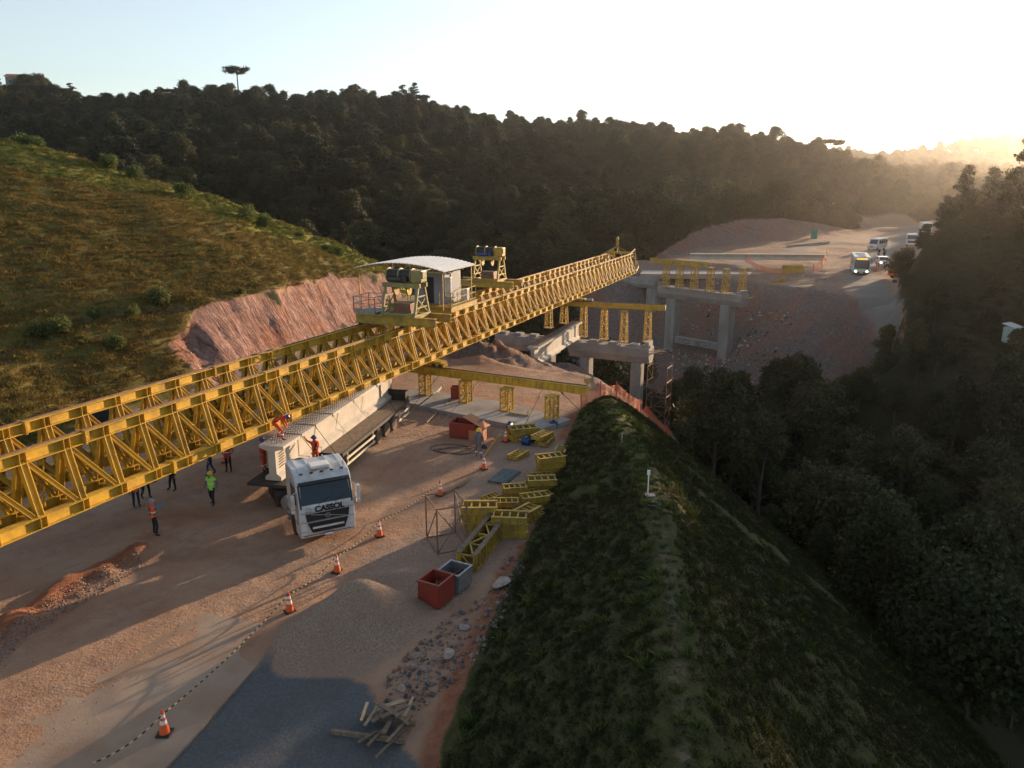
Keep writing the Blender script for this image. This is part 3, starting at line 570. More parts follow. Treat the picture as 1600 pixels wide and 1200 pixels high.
# ------------------------------------------------------------------ trees
rng = random.Random(7)
def leafmesh(mb, pts, size, flat=.0, nrng=rng, blades=False):
    for p, nrm in pts:
        s = size * nrng.uniform(.6, 1.35)
        a = Vector((nrng.gauss(0, 1), nrng.gauss(0, 1), nrng.gauss(0, 1))).normalized()
        nn = (Vector(nrm) * .9 + a).normalized(); x = nn.orthogonal().normalized()
        x = (Matrix.Rotation(nrng.uniform(0, 6.28), 3, nn) @ x); y = nn.cross(x)
        k = nrng.uniform(.5, .9); p = Vector(p)
        mb.add([p - x * s - y * s * k * .3, p + x * s * .2 - y * s * k, p + x * s, p + y * s * k + x * s * .1], [(0, 1, 2, 3)])
def tree_proto(name, H_, crown_r, n, size, seed, lobes=11, mat='leaf', trunk='bark', low=.35):
    r_ = random.Random(seed)
    L = []
    for i in range(lobes):
        t = i / (lobes - 1); a = r_.uniform(0, 6.28); rr = crown_r * (.62 - .5 * t * t) * r_.uniform(.55, 1.15)
        L.append((Vector((math.cos(a) * rr, math.sin(a) * rr, H_ * (low + (1 - low) * .83 * t ** .8))), crown_r * r_.uniform(.32, .52) * (1 - .25 * t)))
    pts = []
    while len(pts) < n:
        c, rad = r_.choice(L); d = Vector((r_.gauss(0, 1), r_.gauss(0, 1), r_.gauss(0, 1))).normalized()
        if d.z < -.35 and r_.random() < .7: continue
        # sub-clumps: crowns are bumpy
        rr = rad * (r_.random() ** .28) * (1 + .22 * math.sin(d.x * 7 + c.x * 9) * math.sin(d.y * 6 + c.y * 5) + .15 * math.sin(d.z * 9 + c.z))
        pts.append((c + Vector((d.x * rr, d.y * rr, d.z * rr * .8)), d))
    mb = MB(); leafmesh(mb, pts, size, nrng=r_)
    tb = MB(); top = Vector((r_.uniform(-.3, .3), r_.uniform(-.3, .3), H_ * .75)); k = H_ / 10
    tb.cyl((0, 0, -.6), (0, 0, H_ * .3), .2 * k, .15 * k, 7); tb.cyl((0, 0, H_ * .3), top, .15 * k, .04 * k, 6)
    for c, rad in L: tb.cyl((c.x * .05, c.y * .05, max(H_ * .22, c.z - H_ * .22)), c, .07 * k, .02 * k, 5)
    return mb, tb
def araucaria(H_, r_, rad=4.5, n=1500):
    mb = MB(); tb = MB(); pts = []
    tb.cyl((0, 0, -6), (0, 0, H_ * .95), .42, .2, 8)
    for k in range(16):
        a = k * 2.4 + r_.uniform(-.2, .2); z0 = H_ * r_.uniform(.86, .95); R_ = rad * r_.uniform(.65, 1.05); tip = Vector((math.cos(a) * R_, math.sin(a) * R_, z0 + H_ * .02))
        mid = Vector((math.cos(a) * R_ * .6, math.sin(a) * R_ * .6, z0 - .1)); tb.cyl((0, 0, z0), mid, .07, .05, 5); tb.cyl(mid, tip, .05, .03, 5)
        for _ in range(n // 16):
            t = r_.uniform(.45, 1.08); p = mid.lerp(tip, (t - .6) / .4) if t > .6 else Vector((0, 0, z0)).lerp(mid, t / .6)
            d = Vector((r_.gauss(0, 1), r_.gauss(0, 1), r_.gauss(0, .6))); pts.append((p + d * rad * .11, d.normalized()))
    leafmesh(mb, pts, .24, nrng=r_)
    return mb, tb
def pine(H_, seed, n=3800):
    r_ = random.Random(seed); mb = MB(); tb = MB(); pts = []
    tb.cyl((0, 0, -.6), (0, 0, H_ * .97), .17 * H_ / 10, .03, 7); z = H_ * .18
    while z < H_ * .97:
        f = 1 - (z - H_ * .18) / (H_ * .8)
        for k in range(r_.randint(4, 6)):
            a = r_.uniform(0, 6.28); L_ = (H_ * .27 * f ** .75 + .25) * r_.uniform(.6, 1.15); up = r_.uniform(-.05, .3)
            tip = Vector((math.cos(a) * L_, math.sin(a) * L_, z + up * L_)); tb.cyl((0, 0, z), tip, .04 + .03 * f, .015, 4)
            for _ in range(int(n * L_ / (H_ * 10)) + 6):
                t = r_.uniform(.25, 1.02); p = Vector((0, 0, z)).lerp(tip, t); d = Vector((r_.gauss(0, 1), r_.gauss(0, 1), r_.gauss(0, .6)))
                pts.append((p + d * .2 * (.4 + t) * H_ / 10, d.normalized()))
        z += H_ * r_.uniform(.035, .065)
    leafmesh(mb, pts, .14 * H_ / 10 + .03, nrng=r_)
    return mb, tb
def finish_tree(name, mb, tb, leaf, bark, crown='crown', trunk='trunk'):
    t = empty(name); tb.build(trunk, M[bark], t); mb.build(crown, M[leaf], t); return t
PROT = []
for i, (h, cr, nl, sz, lob, lo) in enumerate([(9.5, 4.6, 9000, .15, 16, .34), (11.5, 4.2, 9000, .15, 18, .32), (8, 5.0, 9000, .15, 15, .3), (12.5, 3.4, 8000, .16, 16, .3)]):
    mb, tb = tree_proto('tree', h, cr, nl, sz, 40 + i, lob, low=lo); PROT.append((mb, tb))
# the far woods: one mass
wc = bpy.data.collections.new('woodland_sources')
for i, (mb, tb) in enumerate(PROT):
    j = MB(); j.cm = 0; j.add(mb.v, mb.f, 0); j.add(tb.v, tb.f, 1)
    me = bpy.data.meshes.new('tree_source'); me.from_pydata(j.v, [], j.f); me.materials.append(M['leaf']); me.materials.append(M['bark']); me.polygons.foreach_set('material_index', j.m); me.update()
    o = bpy.data.objects.new('source_%d' % i, me); wc.objects.link(o)
mb, tb = pine(13, 5, 3000); j = MB(); j.add(mb.v, mb.f, 0); j.add(tb.v, tb.f, 1)
me = bpy.data.meshes.new('tree_source'); me.from_pydata(j.v, [], j.f); me.materials.append(M['pineleaf']); me.materials.append(M['bark']); me.polygons.foreach_set('material_index', j.m); me.update()
wc.objects.link(bpy.data.objects.new('source_9', me))
def scatter_group(coll, name):
    ng = bpy.data.node_groups.new(name, 'GeometryNodeTree')
    ng.interface.new_socket('Geometry', in_out='INPUT', socket_type='NodeSocketGeometry'); ng.interface.new_socket('Geometry', in_out='OUTPUT', socket_type='NodeSocketGeometry')
    gi = ng.nodes.new('NodeGroupInput'); go = ng.nodes.new('NodeGroupOutput'); ip = ng.nodes.new('GeometryNodeInstanceOnPoints'); ci = ng.nodes.new('GeometryNodeCollectionInfo')
    ci.inputs['Collection'].default_value = coll; ci.inputs['Separate Children'].default_value = True; ci.inputs['Reset Children'].default_value = True
    def na(n, t):
        a = ng.nodes.new('GeometryNodeInputNamedAttribute'); a.data_type = t; a.inputs[0].default_value = n; return a.outputs[0]
    L = ng.links; L.new(gi.outputs[0], ip.inputs['Points']); L.new(ci.outputs[0], ip.inputs['Instance']); ip.inputs['Pick Instance'].default_value = True
    L.new(na('idx', 'INT'), ip.inputs['Instance Index']); L.new(na('rot', 'FLOAT_VECTOR'), ip.inputs['Rotation']); L.new(na('scl', 'FLOAT_VECTOR'), ip.inputs['Scale']); L.new(ip.outputs[0], go.inputs[0])
    return ng
def scatter(name, pts, ng, label, cat):
    me = bpy.data.meshes.new(name); me.from_pydata([p[0] for p in pts], [], [])
    a = me.attributes.new('idx', 'INT', 'POINT'); a.data.foreach_set('value', [p[1] for p in pts])
    a = me.attributes.new('rot', 'FLOAT_VECTOR', 'POINT'); a.data.foreach_set('vector', np.array([p[2] for p in pts], np.float32).ravel())
    a = me.attributes.new('scl', 'FLOAT_VECTOR', 'POINT'); a.data.foreach_set('vector', np.array([p[3] for p in pts], np.float32).ravel())
    o = bpy.data.objects.new(name, me); COL.objects.link(o); md = o.modifiers.new('scatter', 'NODES'); md.node_group = ng
    return tag(o, label, cat, kind='stuff')
def inframe(x, y, z, mx=160):
    v = Vector((x, y, z - CAM_H)); f = v.y * CP - v.z * SP; u = v.y * SP + v.z * CP
    if f < 1: return False
    px = 800 + FOC * v.x / f; py = 600 - FOC * u / f
    return -mx < px < 1600 + mx and py < 1400
def proj(x, y, z):
    v = Vector((x, y, z - CAM_H)); f = v.y * CP - v.z * SP; u = v.y * SP + v.z * CP
    return 800 + FOC * v.x / f, 600 - FOC * u / f
P_RH = [(54, 92), (61, 113), (79, 147), (105, 194), (112, 200), (112, 130), (90, 100), (74, 84), (60, 78)]
def openland(x, y):
    X = np.array([x]); Y = np.array([y])
    return any(inpoly(X, Y, P)[0] for P in (P_YARD, P_CUT, P_HILLS_OUT, P_EMB, P_BENCH, P_RUBBLE, P_RED))
NEAR = []; FARP = []
s_far = 3.0
y = 112.0
while y < 560:
    st = s_far * (1 + max(0, y - 260) / 420); x = -.75 * y - 40
    while x < .8 * y + 60:
        xx = x + rng.uniform(-.45, .45) * st; yy = y + rng.uniform(-.45, .45) * st; x += st
        if openland(xx, yy): continue
        z = gz(xx, yy)
        if not inframe(xx, yy, z + 8): continue
        if xx > 48 and yy < 235 and xx < 130 + (yy - 110) * .6 and xx > 50 + (yy - 98) * .5: continue
        if yy < 136 and 8 < xx < 50: continue
        k = rng.choice([0, 1, 2, 0, 1, 2, 2, 3, 4] if xx < -40 else [0, 1, 2, 2, 0, 3])
        s = rng.uniform(.3, .58) + .6 * rng.random() ** 6
        if rng.random() < .08: s *= 1.2
        FARP.append(((xx, yy, z - .3), k, (rng.uniform(-.06, .06), rng.uniform(-.06, .06), rng.uniform(0, 6.28)), (s * rng.uniform(.95, 1.35), s * rng.uniform(.95, 1.35), s * rng.uniform(.8, 1.05))))
    y += st
y = 560.0
while y < 800:
    x = .3 * y
    while x < .85 * y:
        xx = x + rng.uniform(-4, 4); yy = y + rng.uniform(-4, 4); x += 9; s = rng.uniform(.9, 1.5)
        FARP.append(((xx, yy, gz(xx, yy) - .3), rng.randint(0, 3), (0, 0, rng.uniform(0, 6.28)), (s * 1.3, s * 1.3, s)))
    y += 10
print('far trees', len(FARP))
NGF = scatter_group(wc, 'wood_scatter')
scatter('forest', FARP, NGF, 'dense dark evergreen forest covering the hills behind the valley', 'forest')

# dark trees of the near valley and the right hill: each its own thing
TP = []
for i, (mb, tb) in enumerate(PROT):
    t = finish_tree('broadleaf_tree', mb, tb, 'leaf', 'bark'); TP.append(t)
spots = []
yy = -2.0
rng = random.Random(11)
while yy < 116:
    x = 14.0
    while x < 118:
        X = x + rng.uniform(-1.8, 1.8); Y = yy + rng.uniform(-1.8, 1.8); x += 5.2
        if openland(X, Y): continue
        z = gz(X, Y)
        if Y > 96 and X > 52 and rng.random() < .25: continue
        if Y > 98 and -33 < .743 * X - .669 * Y < -20 and X > 58: HL = True
        else: HL = False
        if not inframe(X, Y, z + 6, 60): continue
        px, py = proj(X, Y, z + 9)
        if px > 1640 or py > 1280: continue
        hh = 1.0
        if Y > 78 and X > 38: hh = .42
        if Y > 84 and X > 50: hh = .3
        if X > 62 and Y > 70: hh = .28
        if z > 6: hh = .2
        if HL: hh = .2
        spots.append((X, Y, z, hh * rng.uniform(.75, 1.15)))
    yy += 5.2
for q in [(46, 86), (43, 95), (39, 100), (50, 92), (41, 88), (45, 91), (47, 96), (43, 84), (38, 95), (48, 86), (36, 100), (41, 103), (44, 99), (46, 80), (16, 108), (8, 112), (20, 118), (2, 106), (-4, 106)]: spots.append((q[0], q[1], gz(*q), rng.uniform(.5, .8) if q[0] < 30 else rng.uniform(.35, .55)))
print('near trees', len(spots))
fr_ = random.Random(77)
for a, b_ in zip(FOOT[1:-2], FOOT[2:-1]):
    for k in range(7):
        t_ = fr_.random(); q = Vector(a).lerp(Vector(b_), t_); q.x += fr_.uniform(.8, 5); z_ = gz(q.x, q.y)
        if inframe(q.x, q.y, z_ + 2, 40): spots.append((q.x, q.y, z_, fr_.uniform(.22, .42)))
print('spots', len(spots)); spots = spots[:295]
first = [True] * 4
def side_words(i, px, py, s):
    size = 'low' if s < .45 else ('mid-sized' if s < .9 else 'tall')
    band = 'on the far right hillside' if py < 480 else ('at mid height of the dark valley wood' if py < 760 else 'at the near side of the dark valley wood')
    return size, band
labs = {}
for i, (X, Y, z, s) in enumerate(spots):
    k = rng.randrange(4)
    if first[k]: t = TP[k]; first[k] = False
    else: t = copy_tree(TP[k])
    t.location = (X, Y, z - .2); t.rotation_euler = (0, 0, rng.uniform(0, 6.28)); t.scale = (s * rng.uniform(.9, 1.15), s * rng.uniform(.9, 1.15), s)
    px, py = proj(X, Y, z + 5); size, band = side_words(i, px, py, s)
    lab = '%s dark broadleaf tree standing %s' % (size, band)
    tag(t, lab, 'tree', 'dark trees: ' + lab)
# ------------------------------------------------------------------ launching gantry: two triangular trusses with nose, on bogies
TH = R(21.5); TD = Vector((math.sin(TH), math.cos(TH), 0)); TN = Vector((-TD.y, TD.x, 0))   # along, to the left
LAT = 25.7
def tp(s, lat, z): v = TD * s + TN * lat; return Vector((v.x, v.y, z))
S0, S1, NP = 7.4, 115.4, 60
PSTEP = (S1 - S0) / NP
SLOPE = -.0085
def zb(s): return 3.42 + SLOPE * s          # underside of the bottom chords
HT = 2.84
ROLL = -TH                                # rotation z of an object whose local +y runs along the truss
gantry = empty('launching_gantry', tp(S0, LAT, zb(S0)), 0, 'long yellow steel gantry of two lattice trusses spanning the yard and valley', 'launching gantry')
gantry.rotation_euler = (math.atan(SLOPE), 0, -TH)
LEN = S1 - S0
def truss(parent, xoff):
    t = empty('truss', (xoff, 0, 0)); link_child(t, parent)
    # local: x right (towards the valley side), y along, z up. bottom chords at x=+.62,-.62 ; top chord at 0
    BW, CH = .62, .46
    def chord(name, x, zc, step0, w=.40, railed=False):
        mb = MB(); y = -2.0
        mb.ibeam((x, -2, zc), (x, LEN + .3, zc), w, CH, .028, .03)
        for k in range(NP + 1):
            yy = k * PSTEP
            for dy in (-.13, .13): mb.box((x, yy + dy, zc), (w - .012, .022, CH - .06))
            if k % 6 == step0 % 6:
                for dy in (.80, .845): mb.box((x, yy + dy, zc), (w + .1, .03, CH + .1))
        if railed: mb.box((x, LEN / 2, zc + CH / 2 + .03), (.09, LEN + 1, .055), m=1)
        return mb.build(name, [M['yellow'], M['rail']], t)
    chord('top_chord', 0, HT - CH / 2, 1, .42, True)
    chord('bottom_chord', BW, CH / 2, 3); chord('bottom_chord', -BW, CH / 2, 4)
    # struts: one of each kind, then copies
    def strut(name, p, q, w, d):
        mb = MB(); p = Vector(p); q = Vector(q)
        # paired channels
        for s in (-1, 1):
            off = Vector((0, s * w / 2, 0)) if name == 'vertical_strut' else Vector((0, s * w / 2, 0))
            prof = [(-.02 * 1, -d / 2), (.02, -d / 2), (.02, d / 2), (-.02, d / 2)]
            mb.bar(p + off, q + off, .03, d, up=(1, 0, 0))
        mb.bar(p, q, w, .022, up=(1, 0, .0))
        return mb.build(name, M['yellow'], t)
    zlo, zhi = CH - .03, HT - CH + .05
    protos = []
    for sgn in (1, -1):
        a = strut('vertical_strut', (sgn * BW, 0, zlo), (sgn * .1, 0, zhi), .25, .2)
        b_ = strut('diagonal_strut', (sgn * .1, .12, zhi), (sgn * BW, PSTEP - .22, zlo), .2, .15)
        protos.append((a, b_))
    stuffv = MB(); stuffd = MB(); nv = 2; ndg = 2
    for k in range(0, NP):
        for i, (a, b_) in enumerate(protos):
            if k == 0: continue
            far_side = (k > 50 or i == 1 and k > 44)
            if not far_side and nv < 99:
                c = copy_tree(a, parent=t); c.location = (0, k * PSTEP, 0); nv += 1
                c = copy_tree(b_, parent=t); c.location = (0, k * PSTEP, 0); ndg += 1
            else:
                for src, dst in ((a, stuffv), (b_, stuffd)):
                    vs = [v.co + Vector((0, k * PSTEP, 0)) for v in src.data.vertices]; dst.add(vs, [list(p.vertices) for p in src.data.polygons])
    o = stuffv.build('vertical_strut', M['yellow'], t); o['kind'] = 'stuff'
    o = stuffd.build('diagonal_strut', M['yellow'], t); o['kind'] = 'stuff'
    # cross ties between the bottom chords
    mb = MB()
    for k in range(NP + 1):
        mb.bar((-BW, k * PSTEP, .2), (BW, k * PSTEP, .2), .12, .14)
        if k < NP: mb.bar((-BW, k * PSTEP, .12), (BW, (k + 1) * PSTEP, .12), .07, .07)
    mb.build('bottom_bracing', M['yellow'], t)
    # access ladders
    lad = None
    for k in (6, 17, 27, 36, 45, 53):
        if lad is None:
            mb = MB(); mb.bar((-.2, 0, 0), (-.2, 0, 2.5), .04, .04); mb.bar((.2, 0, 0), (.2, 0, 2.5), .04, .04)
            for j in range(8): mb.bar((-.2, 0, .15 + j * .31), (.2, 0, .15 + j * .31), .03, .03)
            lad = mb.build('ladder', M['yellow2'], t); L_ = lad
        else: L_ = copy_tree(lad, parent=t)
        L_.location = (-.35, k * PSTEP + .7, .3); L_.rotation_euler = (0, R(8), R(90))
    # upturned nose with its lattice
    mb = MB(); e = LEN + .3
    for x in (-BW, BW):
        mb.bar((x, e, .12), (x * .6, e + 2.6, .75), .25, .3); mb.bar((x * .6, e + 2.6, .8), (0, e + 1.7, HT + .45), .07, .07); mb.bar((x * .6, e + 2.6, .8), (x * .2, e - .4, HT - .1), .06, .06)
        mb.bar((x, e, .3), (0, e + 1.7, HT + .45), .06, .06)
    mb.bar((0, e - 2.5, HT - .1), (0, e + 1.7, HT + .5), .12, .12); mb.bar((0, e + 1.7, HT + .5), (0, e + 2.6, .8), .07, .07)
    mb.build('nose', M['yellow2'], t)
    return t
GAP = 3.3
tA = truss(gantry, -.62)
tB = truss(gantry, -.62 - GAP)
mb = MB()
for s in (0.5, LEN - .4): mb.ibeam((-.62 - GAP, s, HT + .1), (-.62, s, HT + .1), .3, .3)
mb.ibeam((-.62 - GAP, LEN - .4, .3), (-.62, LEN - .4, .3), .3, .3)
mb.build('cross_beam', M['yellow'], gantry)
mb = MB(); yb = LEN - 6
for x in (-.62, -.62 - GAP):
    mb.bar((x, yb, HT), (-.62 - GAP / 2, yb + 3.6, HT + 1.2), .1, .1); mb.bar((x, yb + 5, HT), (-.62 - GAP / 2, yb + 3.6, HT + 1.2), .08, .08)
mb.bar((-.62 - GAP / 2, yb + 3.6, HT + .3), (-.62 - GAP / 2, yb + 3.6, HT + 1.3), .12, .12)
mb.lathe([(.02, -.05), (.22, .0), (.2, .5), (.26, .9), (.1, 1.25), (.02, 1.3)], 10, (-.62 - GAP / 2, yb + 3.6, HT + 1.3)); mb.build('pulley_mast', M['yellow2'], gantry)
pa = gantry.matrix_basis
M_G = Matrix.Translation(gantry.location) @ Matrix.Rotation(-TH, 4, 'Z') @ Matrix.Rotation(math.atan(SLOPE), 4, 'X')

# ------------------------------------------------------------------ support girders on lattice posts
def lattice_post(name, h, w=.7, taper=1.0, mat='yellow', lab=None, group=None, plates=True):
    t = empty(name, label=lab, cat='lattice post', group=group)
    mb = MB(); b0 = w / 2; b1 = w / 2 * taper
    cr = [(-1, -1), (1, -1), (1, 1), (-1, 1)]
    for a, c in cr: mb.bar((a * b0, c * b0, .03), (a * b1, c * b1, h - .03), .1, .1)
    mb.build('corner_leg', M[mat], t)
    mb = MB(); n = max(3, int(h / .55)); 
    for k in range(n):
        z0 = .05 + (h - .1) * k / n; z1 = .05 + (h - .1) * (k + 1) / n; w0 = b0 + (b1 - b0) * z0 / h; w1 = b0 + (b1 - b0) * z1 / h
        for i in range(4):
            a, c = cr[i]; a2, c2 = cr[(i + 1) % 4]
            if k % 2: a, c, a2, c2 = a2, c2, a, c
            mb.bar((a * w0, c * w0, z0), (a2 * w1, c2 * w1, z1), .06, .05)
            mb.bar((a * w1, c * w1, z1), (a2 * w1, c2 * w1, z1), .07, .06)
    mb.build('lacing', M[mat], t)
    mb = MB(); mb.box((0, 0, .02), (w + .2, w + .2, .04)); mb.build('base_plate', M[mat], t)
    mb = MB(); mb.box((0, 0, h - .02), (w * taper + .15, w * taper + .15, .04)); mb.build('cap_plate', M[mat], t)
    return t
def box_girder(name, L_, w, h, lab, group=None, nst=None):
    t = empty(name, label=lab, cat='steel girder', group=group)
    mb = MB(); mb.box((L_ / 2, 0, h / 2), (L_, w - .12, h - .06)); 
    mb.box((L_ / 2, 0, h - .02), (L_, w, .04)); mb.box((L_ / 2, 0, .02), (L_, w, .04)); mb.build('web', M['yellow'], t)
    mb = MB(); n = nst or int(L_ / .45)
    for k in range(n + 1): mb.box((.02 + k * (L_ - .04) / n, 0, h / 2), (.03, w - .01, h - .085))
    mb.build('stiffener', M['yellow'], t)
    mb = MB(); mb.box((L_ / 2, 0, h + .03), (L_ * .99, .1, .055)); mb.build('rail', M['rail'], t)
    return t
def place_girder(t, p, q): 
    d = Vector(q) - Vector(p); t.location = p; t.rotation_euler = (0, -math.atan2(d.z, d.xy.length), math.atan2(d.y, d.x)); return t
# near frame: slab + four posts
SL = G(868, 657, .3)
P4 = G(862, 652, .32); P1 = G(665, 615, .32)
dn = (P1 - P4).normalized(); pn = Vector((-dn.y, dn.x, 0))    # pn points ... across
a4 = P4 - dn * 2.2; zt = 2.42
def slab(name, pts, z0, z1, lab):
    mb = MB(); mb.prism([(p[0], p[1], z0) for p in pts], (0, 0, z1 - z0)); return tag(mb.build(name, M['conc_old'], bevel=.02), lab, 'concrete slab')
slab('concrete_slab', [G(892, 655, .3), G(840, 672, .3), G(655, 634, .3), G(682, 612, .3), G(790, 628, .3)], -.3, .3, 'low grey concrete foundation slab carrying the nearest row of yellow lattice posts')
slab('concrete_slab', [G(654, 632, .22), G(622, 628, .22), G(600, 612, .22), G(690, 603, .22), G(684, 610, .22)], -.3, .22, 'small concrete foundation slab behind the trailer rear end')
zs = .3; zlow = 1.86
labn = ['lattice post under the right end of the nearest support girder', 'lattice post second from the right under the nearest support girder', 'lattice post third from the right under the nearest support girder', 'lattice post at the left of the nearest support girder beside the gantry']
for i, (px, py) in enumerate([(862, 653), (792, 640), (728, 627), (665, 615)]):
    p = G(px, py, zs); t = lattice_post('lattice_post', zlow - zs, .62, lab='squat yellow ' + labn[i], group='lattice posts under the nearest support girder'); t.location = p; t.rotation_euler = (0, 0, math.atan2(dn.y, dn.x))
pr = G(918, 616, zlow); pl = G(640, 580, zlow)
gir = box_girder('support_girder', (pl - pr).length, .55, .56, 'yellow box girder with ribbed web on four squat lattice posts at the yard end')
place_girder(gir, pr, pl)
def bogie(s, zrail, lab, rz):
    t = empty('roller_bogie', label=lab, cat='bogie')
    hh = max(.12, zb(s) - zrail)
    mb = MB(); mb.box((0, 0, hh * .45), (3.6, .5, hh * .55)); mb.box((-1.2, 0, hh * .8), (.9, .7, hh * .3)); mb.box((1.2, 0, hh * .8), (.9, .7, hh * .3)); mb.build('frame', M['yellow'], t)
    for x in (-1.5, -.9, .9, 1.5):
        m2 = MB(); m2.cyl((x, -.35, hh * .3), (x, .35, hh * .3), hh * .28, n=12); m2.build('roller', M['dark'], t)
    m2 = MB(); m2.cyl((1.9, .0, hh * .5), (2.5, 0, hh * .5), .16, n=10); m2.box((2.1, .2, hh * .4), (.5, .3, .3)); m2.build('drive_motor', M['steel'], t)
    p = tp(s, LAT + .62, zrail); t.location = p; t.rotation_euler = (0, 0, rz); return t
# where the near girder passes below the truss
def cross(p, d, lat):
    # point on line p + t d with lateral coordinate lat
    t = (lat - p.dot(TN)) / d.dot(TN); return p + d * t
cN = cross(pr, (pl - pr).normalized(), LAT + .62); sN = cN.dot(TD)
bogie(sN, zlow + .62, 'yellow roller bogie with motor carrying the gantry on the nearest support girder', math.atan2(dn.y, dn.x))
# braces of the near posts: slack wires to the slab
for i, (a, b_) in enumerate([((755, 590, 1.9), (690, 660, .3)), ((690, 583, 1.9), (640, 640, .3)), ((850, 605, 1.9), (818, 668, .3)), ((872, 608, 1.9), (905, 640, .3))]):
    mb = MB(); p = G(*a); q = G(*b_); mb.cyl(p, q, .02, n=5); mb.cyl(p.lerp(q, .15), p.lerp(q, .25), .05, n=6)
    tag(mb.build('guy_brace', M['dark']), ['thin dark brace with red turnbuckle from girder middle down to the slab front edge', 'thin dark brace from the gantry bogie side down to the small slab', 'thin dark brace running down beside the rightmost squat post to the slab front', 'short thin dark brace right of the rightmost squat post'][i], 'brace')
# lattice pieces of steel left on the slab
mb = MB(); p = G(772, 652, .3)
mb.box((0, 0, .04), (1.5, .08, .08)); mb.box((-.7, 0, .2), (.08, .08, .36)); mb.box((.7, 0, .2), (.08, .08, .36)); o = mb.build('steel_bracket', M['yellow2'], loc=G(811, 648, .31), rz=-.5); tag(o, 'small yellow bent steel bracket lying on the slab', 'bracket')

# ------------------------------------------------------------------ bridge piers
def pier(name, capA, capB, zt_, lab, cols, zbase, tie=None, w=1.9, h=1.75, ped=(), ends=True, colw=(1.15, 1.6)):
    """cap from A to B (world xy), top at zt_; cols = positions 0..1 along the cap"""
    A = Vector((capA[0], capA[1], 0)); B = Vector((capB[0], capB[1], 0)); Lc = (B - A).length
    t = empty(name, (A.x, A.y, 0), math.atan2(B.y - A.y, B.x - A.x), lab, 'bridge pier')
    mb = MB(); z = zt_
    prof = [(-w / 2, 0), (-w / 2, -h * .55), (-w * .3, -h), (w * .3, -h), (w / 2, -h * .55), (w / 2, 0)]
    mb.ext([(a, b_) for a, b_ in prof], (0, 0, z), (Lc, 0, z)); mb.build('pier_cap', M['conc'], t, bevel=.03)
    if ends:
        for xx in (.15, Lc - .35):
            mb = MB(); mb.box((xx, 0, z + .35), (.5, w * .8, .7)); mb.build('cap_end_wall', M['conc'], t, bevel=.02)
    for u_ in ped:
        mb = MB(); mb.box((u_ * Lc, 0, z + .14), (.95, .95, .28)); mb.build('pedestal', M['conc'], t, bevel=.02)
    rr = random.Random(len(lab))
    mb = MB()
    for k in range(14):
        xx = rr.uniform(.4, Lc - .4); mb.box((xx, rr.uniform(-.6, .6), z + .05), (rr.uniform(.2, .9), rr.uniform(.1, .3), rr.uniform(.05, .12)), Matrix.Rotation(rr.uniform(0, 3), 3, 'Z'))
    mb.build('formwork_scraps', M['woodl'], t)
    for u_ in cols:
        mb = MB(); x = u_ * Lc; a, c = colw; e = .15; pr_ = [(-a / 2 + e, -c / 2), (a / 2 - e, -c / 2), (a / 2, -c / 2 + e), (a / 2, c / 2 - e), (a / 2 - e, c / 2), (-a / 2 + e, c / 2), (-a / 2, c / 2 - e), (-a / 2, -c / 2 + e)]
        mb.ext(pr_, (x, 0, zbase), (x, 0, z - h + .02), up=(0, 1, 0)); mb.build('column', M['conc_old'], t)
    if tie:
        mb = MB(); mb.box(((cols[0] + cols[-1]) / 2 * Lc, 0, tie), (abs(cols[-1] - cols[0]) * Lc - colw[0] - .01, 1.0, 1.1)); mb.build('tie_beam', M['conc_old'], t)
        mb = MB()
        for q in (.32, .62): 
            xc = (cols[0] + (cols[-1] - cols[0]) * q) * Lc
            mb.box((xc, -.51, tie + .32), (1.3, .05, .08)); mb.box((xc, -.51, tie - .32), (1.3, .05, .08)); mb.box((xc - .65, -.51, tie), (.08, .045, .56)); mb.box((xc + .65, -.51, tie), (.08, .045, .56))
        mb.build('formwork_board', M['dark'], t)
    # protruding formwork bars at the right end
    mb = MB()
    for k in range(5): mb.bar((Lc - .1, -.8 + k * .4, z - .3 - .25 * (k % 3)), (Lc + 1.5, -1.0 + k * .45, z - .1 - .3 * (k % 2)), .06, .05)
    mb.bar((Lc + .1, -1, z - .6), (Lc + .6, 1.1, z - .5), .15, .05); mb.build('formwork_bar', M['woodl'], t)
    return t
MA = G(893, 531, -2); MBp = G(1018, 543, -2)
skew = (MBp - MA).normalized()
pier('bridge_pier', MA, MBp, -2, 'concrete pier with hammer cap carrying four yellow lattice posts, just beyond the yard edge', (.2, .84), -22, ped=(.06, .3, .54, .8, .95))
FA = G(1034, 446, -2.1); FB = G(1164, 461, -2.1)
pier('bridge_pier', FA, FB, -2.1, 'far concrete pier on two tall columns with six yellow lattice posts on its cap', (.16, .82), -13.5, tie=-11.2, ped=(.06, .22, .4, .58, .76, .94), colw=(1.9, 1.9), h=2.0, w=2.4)
MC = MA - skew * 9.5; MD = MA - skew * 1.6
pier('bridge_pier', MC, MD, -2.0, 'concrete pier cap half hidden behind the gantry, left of the nearer pier', (.15, .85), -16, ped=(.1, .35, .6, .9))
fskew = (FB - FA).normalized()
FC = G(962, 430, -2.1); FD = G(1026, 437, -2.1)
pier('bridge_pier', FC, FD, -2.1, 'concrete pier behind the gantry nose with one square column in view', (.2, .95), -15, ped=(.2, .6), colw=(2.2, 2.0))
# concrete deck of the neighbouring carriageway on the far bank
mb = MB(); mb.prism([tuple(AY(1000, 428, 148)), tuple(AY(1170, 428, 142)), tuple(AY(1190, 418, 150)), tuple(AY(1010, 412, 165))], (0, 0, -.9)); tag(mb.build('approach_slab', M['conc']), 'flat pale concrete approach slab behind the far pier posts', 'concrete slab')
